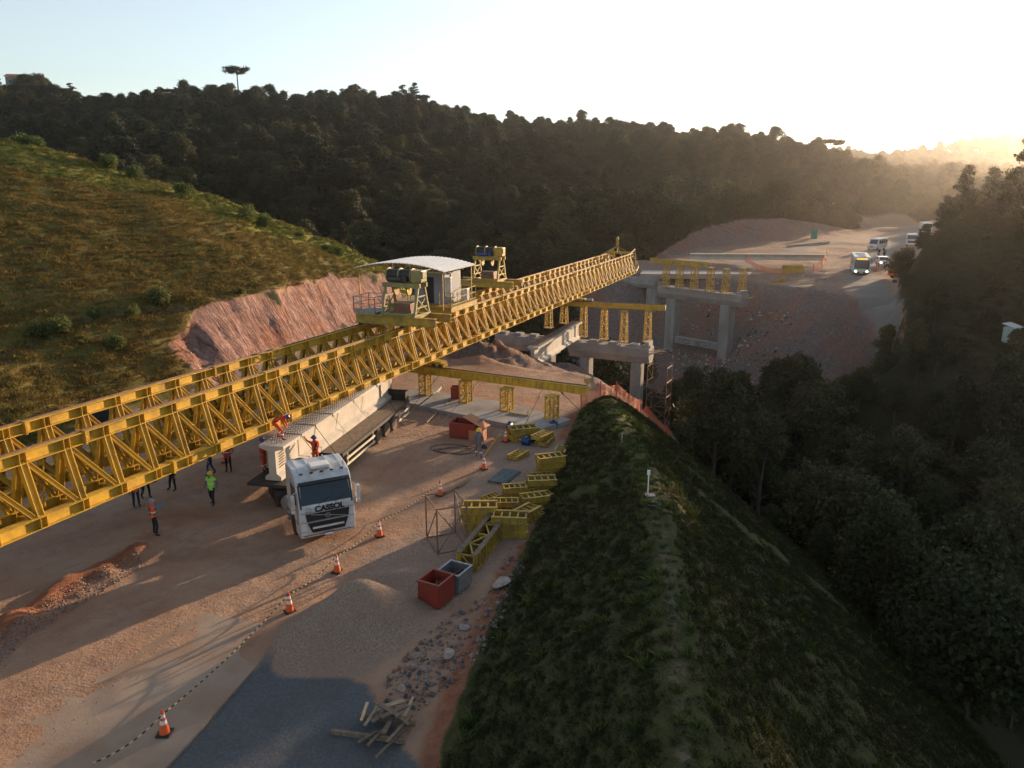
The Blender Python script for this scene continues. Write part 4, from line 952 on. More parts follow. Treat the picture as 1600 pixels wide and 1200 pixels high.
# posts on the piers
rz_m = math.atan2(skew.y, skew.x)
mid_posts = [((911, 526), 'leftmost'), ((943, 530), 'second from the left'), ((974, 534), 'third from the left'), ((1011, 534), 'rightmost')]
bR = G(1053, 468, 2.45); bL = G(888, 470, 2.1)
for i, ((px, py), w_) in enumerate(mid_posts):
    p = G(px, py, -1.78)
    zt_ = 1.72 if i < 3 else 1.78
    t = lattice_post('lattice_post', zt_ + 1.78, .72, .72, lab='yellow tapered lattice post, %s of the four on the nearer pier cap' % w_, group='lattice posts on the nearer pier'); t.location = p; t.rotation_euler = (0, 0, rz_m)
for i, (px, py) in enumerate([(857, 512), (881, 505)]):
    p = AY(px, py, 90.5 - i * 1.5); t = lattice_post('lattice_post', 1.9 - p.z, .72, .75, lab='yellow lattice post on the half hidden pier cap, %s' % ('the left one of the pair' if i == 0 else 'the right one of the pair'), group='lattice posts on the half hidden pier'); t.location = p; t.rotation_euler = (0, 0, rz_m)
q1 = G(1011, 532, -1.78); q0 = G(911, 526, -1.78); dd = (q1 - q0).normalized()
gl = box_girder('support_girder', 19.5, .6, .56, 'yellow box girder lying across the four posts of the nearer pier below the gantry')
pe = Vector((q1.x, q1.y, 1.74)) + dd * 1.9; ps = pe - dd * 19.5
place_girder(gl, pe, ps)
cM = cross(pe, dd, LAT + .62); sM = cM.dot(TD)
bogie(sM, 1.74 + .62, 'yellow roller bogie carrying the gantry on the girder of the nearer pier', math.atan2(dd.y, dd.x))
fp = [(1040, 447), (1061, 450), (1084, 452), (1109, 455), (1133, 458), (1159, 456)]
nm6 = ['leftmost, carrying the short girder', 'second from the left', 'third from the left', 'fourth from the left, free at the top', 'fifth from the left, free at the top', 'rightmost, free at the top']
fpos = []
for i, (px, py) in enumerate(fp):
    p = G(px, py, -1.85); fpos.append(p)
    t = lattice_post('lattice_post', 3.9, .95, .8, lab='slender yellow lattice post of the far pier, ' + nm6[i], group='lattice posts on the far pier'); t.location = p; t.rotation_euler = (0, 0, math.atan2(fskew.y, fskew.x))
d6 = (fpos[2] - fpos[0]).normalized()
gf = box_girder('support_girder', 11.5, .7, .7, 'short yellow girder across the first three posts of the far pier')
place_girder(gf, Vector((fpos[2].x, fpos[2].y, 2.06)) + d6 * 2.4, Vector((fpos[0].x, fpos[0].y, 2.06)) - d6 * 4.5)
# scaffold tower below the nearer pier
def scaffold(name, w, d, h, lifts, lab, mat='dark', cat='scaffolding', r=.03):
    t = empty(name, label=lab, cat=cat); mb = MB()
    for x in (0, w):
        for y_ in (0, d): mb.cyl((x, y_, 0), (x, y_, h), r, n=6)
    mb.build('upright', M[mat], t); mb = MB()
    for k in range(lifts + 1):
        z = h * k / lifts * .97 + .02
        for a, b_ in (((0, 0), (w, 0)), ((w, 0), (w, d)), ((w, d), (0, d)), ((0, d), (0, 0))):
            mb.cyl((a[0], a[1], z), (b_[0], b_[1], z), r * .8, n=5)
            if k < lifts: mb.cyl((a[0], a[1], z), (b_[0], b_[1], z + h / lifts * .95), r * .7, n=5)
    mb.build('ledger_and_brace', M[mat], t); return t
M['scaf'] = surf('rusty_tube', (.16, .085, .05), .7, (.28, .17, .1), 3., .6)
e = MBp - skew * .6
t = scaffold('scaffold_tower', 2.2, 2.0, 12, 7, 'rusty tube scaffold tower standing below the right end of the nearer pier', 'scaf', r=.05); t.location = (e.x + 0.2, e.y - .3, -15.8); t.rotation_euler = (0, 0, rz_m)

# ------------------------------------------------------------------ precast beams
def precast(name, L_, hb, lab, topw=1.15, botw=.75, web=.22, stirrups=True, endblock=2.0):
    t = empty(name, label=lab, cat='concrete beam')
    a, b_, c = topw / 2, botw / 2, web / 2
    prof = [(-b_, 0), (b_, 0), (b_, .2), (c, .42), (c, hb - .3), (a, hb - .15), (a, hb), (-a, hb), (-a, hb - .15), (-c, hb - .3), (-c, .42), (-b_, .2)]
    mb = MB(); mb.ext(prof, (0, 0, 0), (0, L_, 0)); 
    mb.build('beam_body', M['conc_new'], t, bevel=.012)
    mb = MB()
    for y0 in (-.004, L_ - endblock + .004):
        mb.ext([(-c - .09, .3), (c + .09, .3), (c + .09, hb - .28), (-c - .09, hb - .28)], (0, y0, 0), (0, y0 + endblock, 0))
    mb.build('end_block', M['conc_new'], t)
    if stirrups:
        mb = MB(); y_ = .35
        while y_ < L_ - .2:
            for xx in (-.38, -.13, .13, .38): mb.cyl((xx, y_, hb - .01), (xx + random.uniform(-.02, .02), y_, hb + .2), .012, n=4)
            mb.cyl((-.4, y_, hb + .19), (.4, y_, hb + .19), .01, n=4); y_ += .28
        mb.build('rebar_stirrup', M['rail'], t)
    mb = MB()
    for e0 in (0, 1):
        for k in range(6): 
            yy = .25 if not e0 else L_ - .75
            mb.bar((b_ * .55 + .02 + .0, yy, .62 + k * .14), (b_ * .55 + .02, yy + .5, .66 + k * .14), .03, .03)
    mb.build('anchor_slot', M['rail'], t)
    return t
# beam hanging between yard edge and the nearer pier
n0 = G(838, 571, -.9); f0 = AY(900, 528, 86.5)
bb = precast('precast_beam', 24.0, 1.9, 'pale precast concrete beam reaching from the yard edge to the nearer pier cap', botw=.7)
pN = G(832, 573, -1.6)
pF = Vector(AY(899, 530, 85.8))
dv = (pF - pN); bb.location = pN; bb.rotation_euler = (math.atan2(dv.z, dv.xy.length), 0, -math.atan2(dv.x, dv.y)); bb.scale = (1, (dv.length + .6) / 24.0, 1)
# long beam lying on the far bench
fb_a = AY(1078, 400, 152); fb_b = AY(1290, 408, 150)
bf_ = precast('precast_beam', (Vector(fb_b) - Vector(fb_a)).length, 1.1, 'long pale concrete beam lying level across the far bench', stirrups=False); bf_.location = fb_a - Vector((0, 0, .6)); bf_.rotation_euler = (0, 0, -math.atan2(fb_b.x - fb_a.x, fb_b.y - fb_a.y))
# beam on the trailer
BDIR = (G(617, 620, 1.3) - G(440, 752, 1.3)); BAZ = math.atan2(BDIR.x, BDIR.y)
bt = precast('precast_beam', 16.0, 1.8, 'pale precast concrete I-beam with rebar on top strapped on the trailer behind the truck', topw=1.3, botw=.85)
BORG = G(440, 752, 1.32) - Vector((math.cos(BAZ), -math.sin(BAZ), 0)) * .43
bt.location = BORG; bt.rotation_euler = (0, 0, -BAZ)
print('beam az', math.degrees(BAZ), 'sN', sN, 'sM', sM, zb(sN), zb(sM))

# ------------------------------------------------------------------ winch trolleys and the operator cabin on top of the gantry
def winch(lab, pos, xo=0.0, motor=None, frame_mat='cream'):
    t = empty('winch_trolley', pos, -TH, lab, 'winch trolley')   # local x right, y along the gantry
    mb = MB()
    for y_ in (-1.15, 1.15): mb.ibeam((-4.6, y_, .3), (1.6, y_, .3), .4, .6 if y_ < 0 else .55)
    for x in (-3.3, -.1): mb.box((x, 0, .42), (.3, 1.9, .3)); 
    mb.build('platform_beam', M['yellow2'], t)
    mb = MB()
    for x in (-xo, -GAP - xo):
        for y_ in (-1, 1): mb.cyl((x - .06 - 0, y_, .0), (x + .06, y_, .0), .16, n=12)
    mb.build('wheel', M['dark'], t)
    mb = MB(); hz_ = 1.95; z0 = .6
    for x in (-2.55, -.05):
        for y_ in (-1, 1): mb.bar((x, y_ * 1.05, z0), (x, y_ * .45, z0 + hz_), .16, .14)
        mb.bar((x, -.9, z0 + .55), (x, .9, z0 + .55), .1, .1); mb.bar((x, -.72, z0 + 1.3), (x, .72, z0 + 1.3), .1, .1)
        mb.bar((x, -.95, z0 + .1), (x, .72, z0 + 1.25), .07, .07); mb.bar((x, .95, z0 + .1), (x, -.72, z0 + 1.25), .07, .07)
        mb.bar((x, -1.2, z0 + .05), (x, 1.2, z0 + .05), .18, .12)
    for y_ in (-.5, .5): mb.bar((-2.75, y_, z0 + hz_ + .1), (.15, y_, z0 + hz_ + .1), .16, .3)
    mb.bar((-2.55, -1.05, z0 + .12), (-.05, -1.05, z0 + .12), .12, .18)
    mb.build('a_frame', M[frame_mat], t)
    zc = z0 + hz_ + .72
    mb = MB()
    for a, b_ in ((-2.45, -1.65), (-1.5, -.7)): mb.cyl((a, 0, zc), (b_, 0, zc), .42, n=18)
    mb.build('rope_drum', M['black'], t, smooth=False)
    mb = MB()
    for x in (-2.5, -1.575, -.65): mb.lathe([(.05, -.04), (.52, -.04), (.52, .04), (.05, .04)], 18, (x, 0, zc), axis='x')
    mb.box((-.2, 0, zc), (.8, .85, .8)); mb.box((.1, 0, zc + .1), (.3, .6, .5)); mb.build('gearbox', M[frame_mat], t, bevel=.05)
    mb = MB(); mb.cyl((-2.3, -.55, zc - .25), (-1.2, -.55, zc - .25), .17, n=12); mb.box((-1.0, -.5, zc - .2), (.3, .3, .35)); mb.build('motor', M['blue' if motor else 'dark'], t)
    mb = MB()
    for x in (-2.0, -1.0): mb.lathe([(.05, -.06), (.34, -.06), (.28, 0), (.34, .06), (.05, .06)], 16, (x, 0, z0 + 1.65), axis='x'); mb.bar((x, 0, z0 + 1.7), (x, 0, z0 + hz_), .08, .2)
    mb.build('pulley', M['yellow2'], t)
    mb = MB(); mb.box((-1.3, 0, z0 + .45), (1.3, 1.0, .7)); mb.cyl((-2.0, .2, z0 + .5), (-.7, .2, z0 + .5), .33, n=12)
    for x in (-2.0, -1.0):
        for y_ in (-.2, .2): mb.cyl((x, y_, z0 + .6), (x, y_, z0 + 1.6), .015, n=4)
    mb.build('hoist_block', M['rail'], t)
    return t
def top_at(s, lat=LAT + .62): return zb(s) + HT + .12
TZ = 0.10
s1 = 47.2; s2 = 69.0
w1 = winch('winch trolley with black rope drums on a cream A-frame in front of the cabin', tp(s1, LAT + .62 - 1.1, zb(s1) + HT + TZ + .1), 1.1)
w2 = winch('farther winch trolley with blue motor on a yellow A-frame beyond the cabin', tp(s2, LAT + .62 + 1.9, zb(s2) + HT + TZ + .1), -1.9, motor=True, frame_mat='yellow2')
# service basket at the left of the first trolley
def railing(mb, pts, h=1.05, step=1.0):
    for a, b_ in zip(pts[:-1], pts[1:]):
        a = Vector(a); b_ = Vector(b_); n = max(1, int((b_ - a).length / step))
        for k in range(n + 1): p = a.lerp(b_, k / n); mb.bar(p, p + Vector((0, 0, h)), .05, .05)
        for hh in (h, h * .55, .12): mb.bar(a + Vector((0, 0, hh)), b_ + Vector((0, 0, hh)), .045, .045)
t = empty('service_basket', tp(s1, LAT + .62 - 1.1, zb(s1) + HT + TZ + .1 + .62), -TH, 'small grey railed work basket at the left end of the nearest winch platform', 'work basket')
mb = MB(); mb.box((-4.0, 0, .05), (1.7, 2.0, .1)); mb.box((-4.0, -1.0, .2), (1.7, .04, .25)); mb.build('floor', M['steel'], t)
mb = MB(); railing(mb, [(-4.85, -1, .1), (-3.15, -1, .1), (-3.15, 1, .1), (-4.85, 1, .1), (-4.85, -1, .1)]); mb.build('guard_rail', M['steel'], t)
# cabin platform
s3 = 53.6
cab = empty('operator_cabin', tp(s3, LAT + .62, zb(s3) + HT + TZ), -TH, 'grey operator cabin under a curved white sheet roof on the gantry between the two winches', 'cabin')
mb = MB()
for y_ in (-2.1, 2.1): mb.ibeam((-4.4, y_, .35), (1.2, y_, .35), .3, .5)
mb.box((-1.55, 0, .66), (5.6, 4.6, .08)); mb.ibeam((1.3, -2.3, .5), (1.3, 2.3, .5), .2, .4); mb.build('platform', M['yellow2'], cab)
mb = MB(); railing(mb, [(-.0, 2.2, .7), (1.25, 2.2, .7), (1.25, -2.2, .7), (.3, -2.2, .7)]); mb.build('guard_rail', M['yellow2'], cab)
M['cabgrey'] = surf('cabin_panel', (.2, .22, .26), .5, (.22, .24, .26), 2., .5)
mb = MB(); mb.box((-1.85, -1.1, 1.85), (.95, .08, 2.3)); mb.box((-.25, -1.1, 1.85), (.85, .08, 2.3)); mb.box((-1.05, -.9, 2.85), (2.5, .4, .3)); mb.box((-2.3, .3, 1.85), (.08, 2.8, 2.3)); mb.box((.17, .3, 1.85), (.08, 2.8, 2.3)); mb.box((-1.05, 1.7, 1.85), (2.5, .08, 2.3)); mb.build('wall', M['cabgrey'], cab)
mb = MB(); mb.box((-1.02, -1.08, 1.8), (.66, .03, 2.1)); mb.build('door', M['black'], cab)
mb = MB(); mb.box((.5, -1.0, 2.0), (.45, .3, 1.5)); mb.box((.85, 1.2, 1.2), (.5, .5, .9)); mb.build('control_box', M['white'], cab, bevel=.02)
# curved roof: arc across x, corrugated along y
mb = MB(); n = 44; vs = []; W2 = 3.75
for j, y_ in enumerate((-3.3, 2.3)):
    for i in range(n + 1):
        x = -W2 + 2 * W2 * i / n; z = 3.9 - .5 * (x / W2) ** 2 + (.035 if i % 2 else 0); vs.append((x - 2.5, y_, z))
vs2 = [(a, b_, c - .05) for a, b_, c in vs]; N1 = n + 1
fs = [(i, i + 1, N1 + i + 1, N1 + i) for i in range(n)] + [(2 * N1 + i, 3 * N1 + i, 3 * N1 + i + 1, 2 * N1 + i + 1) for i in range(n)]
fs += [(i, 2 * N1 + i, 2 * N1 + i + 1, i + 1) for i in range(n)] + [(N1 + i, N1 + i + 1, 3 * N1 + i + 1, 3 * N1 + i) for i in range(n)]
mb.add(vs + vs2, fs); mb.build('roof', M['whiteroof'], cab)
mb = MB()
for y_ in (-3.1, 0, 2.1):
    mb.bar((-2.5 - W2, y_, 3.3), (-2.5 + W2, y_, 3.3), .08, .08)
    for i in range(9):
        x0 = -W2 + W2 * 2 * i / 8; zz = 3.85 - .5 * (x0 / W2) ** 2
        if zz > 3.35: mb.bar((x0 - 2.5, y_, 3.3), (x0 - 2.5, y_, zz), .06, .06)
        if i < 8:
            x1 = -W2 + W2 * 2 * (i + 1) / 8; z1 = 3.85 - .5 * (x1 / W2) ** 2; mb.bar((x0 - 2.5, y_, zz - .02), (x1 - 2.5, y_, z1 - .02), .06, .06)
            if 0 < i < 7: mb.bar((x0 - 2.5, y_, 3.3), (x1 - 2.5, y_, z1 - .04), .045, .045)
for x in (-6.0, 1.0):
    for y_ in (-3.0, 2.0): mb.bar((x, y_, .5), (x, y_, 3.35), .07, .07)
mb.build('roof_truss', M['yellow2'], cab)
# ------------------------------------------------------------------ lettering
def text(body, size, mat, parent, loc, rot, name='lettering', depth=.004, bold=0.0):
    cu = bpy.data.curves.new(name, 'FONT'); cu.body = body; cu.size = size; cu.extrude = depth; cu.offset = bold; cu.align_x = 'CENTER'; cu.align_y = 'CENTER'
    o = bpy.data.objects.new(name, cu); COL.objects.link(o); dg = bpy.context.evaluated_depsgraph_get()
    me = bpy.data.meshes.new_from_object(o.evaluated_get(dg)); bpy.data.objects.remove(o); bpy.data.curves.remove(cu)
    me.materials.clear(); me.materials.append(mat); o = bpy.data.objects.new(name, me); COL.objects.link(o); o.location = loc; o.rotation_euler = rot
    if parent is not None: link_child(o, parent)
    return o
def wheel(parent, x, y, r=.5, w=.3, mat='tyre', name='wheel', side=1):
    e = empty(name, (x, y, r)); link_child(e, parent)
    mb = MB(); mb.lathe([(r * .55, -w / 2), (r * .93, -w / 2), (r, -w * .35), (r, w * .35), (r * .93, w / 2), (r * .55, w / 2)], 24, axis='x'); mb.build('tyre', M[mat], e)
    mb = MB(); mb.lathe([(.06, -w * .3), (r * .5, -w * .2), (r * .57, -w * .46), (r * .57, w * .46), (r * .5, w * .2), (.1, w * .3), (.06, w * .42)], 16, axis='x')
    for k in range(8): a = k * math.pi / 4; mb.cyl((-w * .38, math.cos(a) * r * .36, math.sin(a) * r * .36), (w * .38, math.cos(a) * r * .36, math.sin(a) * r * .36), .03, n=6)
    mb.build('rim', M['steel'], e); return e

# ------------------------------------------------------------------ the truck
fl = G(470, 850); fr = G(551, 833); fdir = (fr - fl).normalized(); fwd = Vector((fdir.y, -fdir.x, 0))
if fwd.y > 0: fwd = -fwd
trz = math.atan2(-fwd.x, fwd.y)
tc_ = (fl + fr) / 2 + fwd * .35
truck = empty('truck', tc_, trz, 'white heavy truck tractor with dark windscreen hauling the concrete beam, parked at the cones', 'truck')
prof = [(0.02, .38), (.06, .95), (.0, 1.78), (-.38, 2.82), (-.62, 3.08), (-1.2, 3.22), (-2.15, 3.3), (-2.3, 3.15), (-2.32, 1.05), (-1.98, 1.05), (-1.9, .98), (-1.78, 1.18), (-1.45, 1.3), (-1.1, 1.18), (-.86, .85), (-.8, .38)]
mb = MB(); mb.prism([(-1.23, a, b_) for a, b_ in prof], (2.46, 0, 0)); mb.build('cab', M['white'], truck, bevel=.07)
mb = MB()     # windscreen, follows the rake
def wp(x, t, off): a = Vector((x, .0, 1.78)); b_ = Vector((x, -.38, 2.82)); p = a.lerp(b_, t); n = Vector((0, 1.04, .38)).normalized(); return p + n * off
mb.add([wp(-1.1, .1, .012), wp(1.1, .1, .012), wp(1.06, .86, .012), wp(-1.06, .86, .012), wp(-1.1, .1, -.03), wp(1.1, .1, -.03), wp(1.06, .86, -.03), wp(-1.06, .86, -.03)], [(0, 1, 2, 3), (4, 7, 6, 5), (0, 4, 5, 1), (1, 5, 6, 2), (2, 6, 7, 3), (3, 7, 4, 0)])
mb.build('windscreen', M['glass'], truck)
mb = MB(); mb.prism([wp(-1.12, .86, .0), wp(-1.12, .9, .22), wp(-1.12, 1.02, .05)], (2.24, 0, 0)); mb.prism([wp(-1.17, -.03, .015), wp(-1.17, .9, .015), wp(-1.17, .9, -.04), wp(-1.17, -.03, -.04)], (.07, 0, 0)); mb.prism([wp(1.10, -.03, .015), wp(1.10, .9, .015), wp(1.10, .9, -.04), wp(1.10, -.03, -.04)], (.07, 0, 0)); mb.build('sun_visor', M['black'], truck)
for sx in (-1, 1):
    mb = MB(); mb.cyl(wp(sx * .35, .06, .03), wp(sx * .35 - .5, .3, .03), .012, n=5); mb.build('wiper', M['black'], truck)
    mb = MB(); x = sx * 1.236; mb.prism([(x, -.42, 1.8), (x, -.52, 2.55), (x, -1.25, 2.62), (x, -1.25, 1.8)], (sx * .012, 0, 0)); mb.build('side_window', M['glass'], truck)
    mb = MB(); 
    for a, b_ in (((x, -.32, .95), (x, -.36, 1.7)), ((x, -1.36, 1.32), (x, -1.36, 2.75)), ((x, -.36, 1.7), (x, -.6, 2.72)), ((x, -.6, 2.72), (x, -1.36, 2.75)), ((x, -.32, .95), (x, -.8, 1.0))): mb.bar(a, b_, .014, .014)
    mb.box((x + sx * .02, -1.2, 1.62), (.03, .16, .04)); mb.build('door_seam', M['dark'], truck)
    mb = MB(); mb.box((sx * 1.45, -.12, 2.1), (.16, .22, .62)); mb.box((sx * 1.45, -.12, 1.68), (.16, .2, .16)); mb.bar((sx * 1.2, -.32, 2.5), (sx * 1.45, -.14, 2.42), .04, .04); mb.bar((sx * 1.2, -.25, 1.85), (sx * 1.45, -.14, 1.85), .04, .04); mb.build('mirror', M['white'], truck, bevel=.04)
    mb = MB(); mb.prism([(sx * .88, .065, .74), (sx * 1.19, .05, .72), (sx * 1.21, .045, 1.12), (sx * 1.02, .06, 1.12)], (0, .025, 0)); mb.build('headlight', M['lamp'], truck, bevel=.01)
    mb = MB(); mb.box((sx * 1.06, .07, .6), (.26, .03, .12)); mb.build('fog_light', M['lamp'], truck)
    mb = MB(); 
    for z in (.55, .85): mb.box((sx * 1.2, -2.1 + .0, z), (.2, .3, .05))
    mb.build('step', M['steel'], truck)
mb = MB(); mb.prism([(-.97, .05, 1.5), (.97, .05, 1.5), (.92, .06, 1.16), (-.92, .06, 1.16)], (0, .03, 0)); mb.build('grille', M['black'], truck)
mb = MB()
for k in range(4): mb.bar((-.9, .088, 1.22 + k * .075), (.9, .088, 1.22 + k * .075), .012, .012)
mb.bar((-1.18, .052, 1.55), (1.18, .052, 1.55), .012, .012); mb.bar((-1.18, .07, 1.12), (1.18, .07, 1.12), .012, .012); mb.bar((-1.1, .06, .5), (1.1, .06, .5), .02, .02); mb.build('panel_seam', M['dark'], truck)
mb = MB(); mb.bar((-.78, .1, 1.18), (.74, .09, 1.48), .03, .04)
o = mb.build('grille_bar', M['steel'], truck)
mb = MB(); 
for k in range(20):
    a = k * math.pi / 10; b_ = (k + 1) * math.pi / 10; mb.cyl((math.cos(a) * .1, .105, 1.33 + math.sin(a) * .1), (math.cos(b_) * .1, .105, 1.33 + math.sin(b_) * .1), .018, n=5)
mb.build('ring_badge', M['steel'], truck)
mb = MB(); mb.prism([(-.9, .07, 1.08), (.9, .07, 1.08), (.72, .07, .62), (-.72, .07, .62)], (0, .03, 0)); mb.build('lower_grille', M['black'], truck)
mb = MB(); mb.bar((-.7, .115, .84), (.7, .115, .84), .03, .09); mb.build('bumper_bar', M['white'], truck)
mb = MB(); mb.box((0, .09, .47), (.4, .02, .13)); mb.build('number_plate', M['blue'], truck)
mb = MB(); mb.box((0, .102, .455), (.37, .01, .08)); mb.build('plate_face', M['wstripe'], truck)
text('CASSOL', .36, M['black'], truck, (-.1, .06, 1.66), (R(90), 0, R(180)), bold=.016)
mb = MB()
for k in range(14):
    a = .5 + k * .4; b_ = a + .4; mb.cyl((.83 + math.cos(a) * .11, .055, 1.67 + math.sin(a) * .11), (.83 + math.cos(b_) * .11, .055, 1.67 + math.sin(b_) * .11), .014, n=5)
mb.build('curl_emblem', M['steel'], truck)
mb = MB(); mb.box((0, -1.1, 3.28), (.85, .7, .14)); mb.build('roof_hatch', M['whiteroof'], truck, bevel=.04)
mb = MB()
for x in (-.95, -.45, .45, .95): mb.bar((x, -.75, 3.14), (x, -2.2, 3.32), .05, .05)
mb.build('roof_rib', M['white'], truck)
mb = MB()
for x in (-.9, -.45, 0, .45, .9): mb.box((x, -.62, 3.13), (.14, .06, .05))
mb.cyl((-1.0, -.7, 3.1), (-1.05, -.8, 3.7), .01, n=4); mb.build('marker_lamp', M['black'], truck)
mb = MB()
for sx in (-1, 1): mb.ibeam((sx * .42, -1.5, .88), (sx * .42, -7.2, .88), .1, .28)
for y_ in (-3.2, -4.6, -5.8, -7.0): mb.box((0, y_, .88), (.74, .15, .2))
mb.build('chassis', M['dark'], truck)
mb = MB(); mb.cyl((-.95, -2.5, .75), (-.95, -3.7, .75), .36, n=20); mb.build('fuel_tank', M['steel'], truck)
mb = MB(); mb.cyl((.95, -2.5, .75), (.95, -3.6, .75), .36, n=20); mb.build('air_tank', M['steel'], truck)
for sx in (-1, 1):
    wheel(truck, sx * 1.02, -1.45, .51, .34)
    for y_ in (-5.1, -6.45): wheel(truck, sx * .98, y_, .51, .55)
    mb = MB()
    for y_ in (-5.1, -6.45):
        for k in range(8):
            a = math.pi * k / 8; b_ = math.pi * (k + 1) / 8; mb.bar((sx * .98, y_ + math.cos(a) * .62, .52 + math.sin(a) * .62), (sx * .98, y_ + math.cos(b_) * .62, .52 + math.sin(b_) * .62), .03, .58, up=(1, 0, 0))
    mb.build('mudguard', M['black'], truck)
mb = MB(); mb.cyl((.9, -2.5, 1.0), (.9, -2.6, 3.0), .11, n=10); mb.cyl((.5, -2.5, 2.5), (.5, -2.5, 3.15), .28, n=12); mb.build('exhaust_stack', M['black'], truck)

# trailer carrying the beam
ba = Vector((math.sin(BAZ), math.cos(BAZ), 0)); bn = Vector((ba.y, -ba.x, 0))      # right of the beam
torg = BORG.copy(); torg.z = 0
trl = empty('flatbed_trailer', torg, -BAZ, 'long flatbed trailer with worn plank deck under the pale concrete beam', 'trailer')
mb = MB(); 
for k in range(36): mb.box((.3, 4.55 + k * .3, 1.25), (2.6, .285, .07))
mb.build('plank_deck', M['wood'], trl)
mb = MB(); mb.box((.05, .9, 1.2), (2.5, 2.6, .16)); mb.box((.05, .9, 1.05), (1.2, 1.8, .2)); mb.build('bolster', M['dark'], trl)
mb = MB()
for x in (-.15, .75): mb.ibeam((x, 3.0, 1.0), (x, 15.2, 1.0), .16, .42)
mb.box((1.63, 9.9, 1.2), (.07, 10.9, .2)); mb.box((-1.03, 9.9, 1.2), (.07, 10.9, .2)); mb.box((.3, 4.37, 1.2), (2.6, .07, .2)); mb.box((.3, 15.38, 1.2), (2.6, .07, .2)); mb.bar((.3, 1.5, .95), (.3, 4.4, 1.0), .3, .25); mb.build('frame', M['dark'], trl)
for y_ in (10.0, 11.35, 12.7):
    wheel(trl, 1.33, y_, .5, .5, 'tyred'); wheel(trl, -.75, y_, .5, .5, 'tyred')
M['railpaint'] = surf('cream_guard', (.6, .56, .42), .5, (.35, .28, .2), 3., .5)
for y0, y1 in ((4.9, 9.0), (13.2, 15.2)):
    mb = MB()
    for z in (.5, .85): mb.bar((1.68, y0, z), (1.68, y1, z), .05, .12)
    for y_ in (y0 + .2, y1 - .2): mb.bar((1.64, y_, .45), (1.64, y_, 1.15), .05, .07)
    mb.build('side_guard', M['railpaint'], trl)
mb = MB(); mb.box((.3, 15.3, 1.65), (2.6, .06, .75)); mb.box((1.6, 15.0, 1.65), (.06, .6, .75)); mb.build('tailboard', M['black'], trl)
mb = MB(); mb.box((.3, 15.42, .7), (2.4, .08, .14)); mb.build('rear_bumper', M['red'], trl)
for y_, m_ in ((2.6, 'black'), (4.2, 'black'), (6.3, 'black'), (9.2, 'railpaint'), (12.9, 'black')):
    mb = MB(); mb.bar((.67, y_ - .7, 3.12), (.7, y_ - .66, 2.95), .05, .02); mb.bar((.7, y_ - .66, 2.95), (1.58, y_, 1.3), .05, .015) if y_ > 4.5 else mb.bar((.7, y_ - .66, 2.95), (1.25, y_ + .3, 1.25), .05, .015)
    mb.bar((-.67, y_ - .66, 3.12), (.67, y_ - .66, 3.135), .05, .015)
    tag(mb.build('lashing_strap', M[m_], None, loc=torg, rz=-BAZ), {2.6: 'dark lashing strap nearest the front end of the loaded beam', 4.2: 'dark lashing strap second from the front of the loaded beam', 6.3: 'dark lashing strap at the middle of the loaded beam', 9.2: 'pale lashing strap across the loaded beam ahead of the trailer wheels', 12.9: 'dark lashing strap near the far end of the loaded beam'}[y_], 'strap')

# ------------------------------------------------------------------ people
BASE = dict(pelvis=(0, 0, .95), waist=(0, 0, 1.1), chest=(0, .0, 1.34), neck=(0, 0, 1.49), head=(0, .015, 1.6), crown=(0, .0, 1.71), nose=(0, .11, 1.6),
            ls=(-.18, 0, 1.41), le=(-.25, -.02, 1.13), lw=(-.27, .06, .88), rs=(.18, 0, 1.41), re=(.25, -.02, 1.13), rw=(.27, .06, .88),
            lh=(-.095, 0, .9), lk=(-.11, .02, .5), la=(-.12, -.02, .09), lt=(-.14, .16, .04), rh=(.095, 0, .9), rk=(.11, .02, .5), ra=(.12, -.02, .09), rt=(.14, .16, .04))
BON = [('pelvis', 'waist', 't'), ('waist', 'chest', 't'), ('chest', 'neck', 't'), ('neck', 'head', 'h'), ('head', 'crown', 'h'), ('head', 'nose', 'h'),
       ('chest', 'ls', 't'), ('ls', 'le', 'a'), ('le', 'lw', 'a'), ('chest', 'rs', 't'), ('rs', 're', 'a'), ('re', 'rw', 'a'),
       ('pelvis', 'lh', 'l'), ('lh', 'lk', 'l'), ('lk', 'la', 'l'), ('la', 'lt', 'b'), ('pelvis', 'rh', 'l'), ('rh', 'rk', 'l'), ('rk', 'ra', 'l'), ('ra', 'rt', 'b')]
RAD = dict(pelvis=(.15, .11), waist=(.145, .105), chest=(.17, .12), neck=(.06, .06), head=(.085, .095), crown=(.06, .07), nose=(.018, .02), ls=(.075, .075), le=(.05, .05), lw=(.035, .03), rs=(.075, .075), re=(.05, .05), rw=(.035, .03),
           lh=(.1, .1), lk=(.068, .068), la=(.05, .05), lt=(.04, .03), rh=(.1, .1), rk=(.068, .068), ra=(.05, .05), rt=(.04, .03))
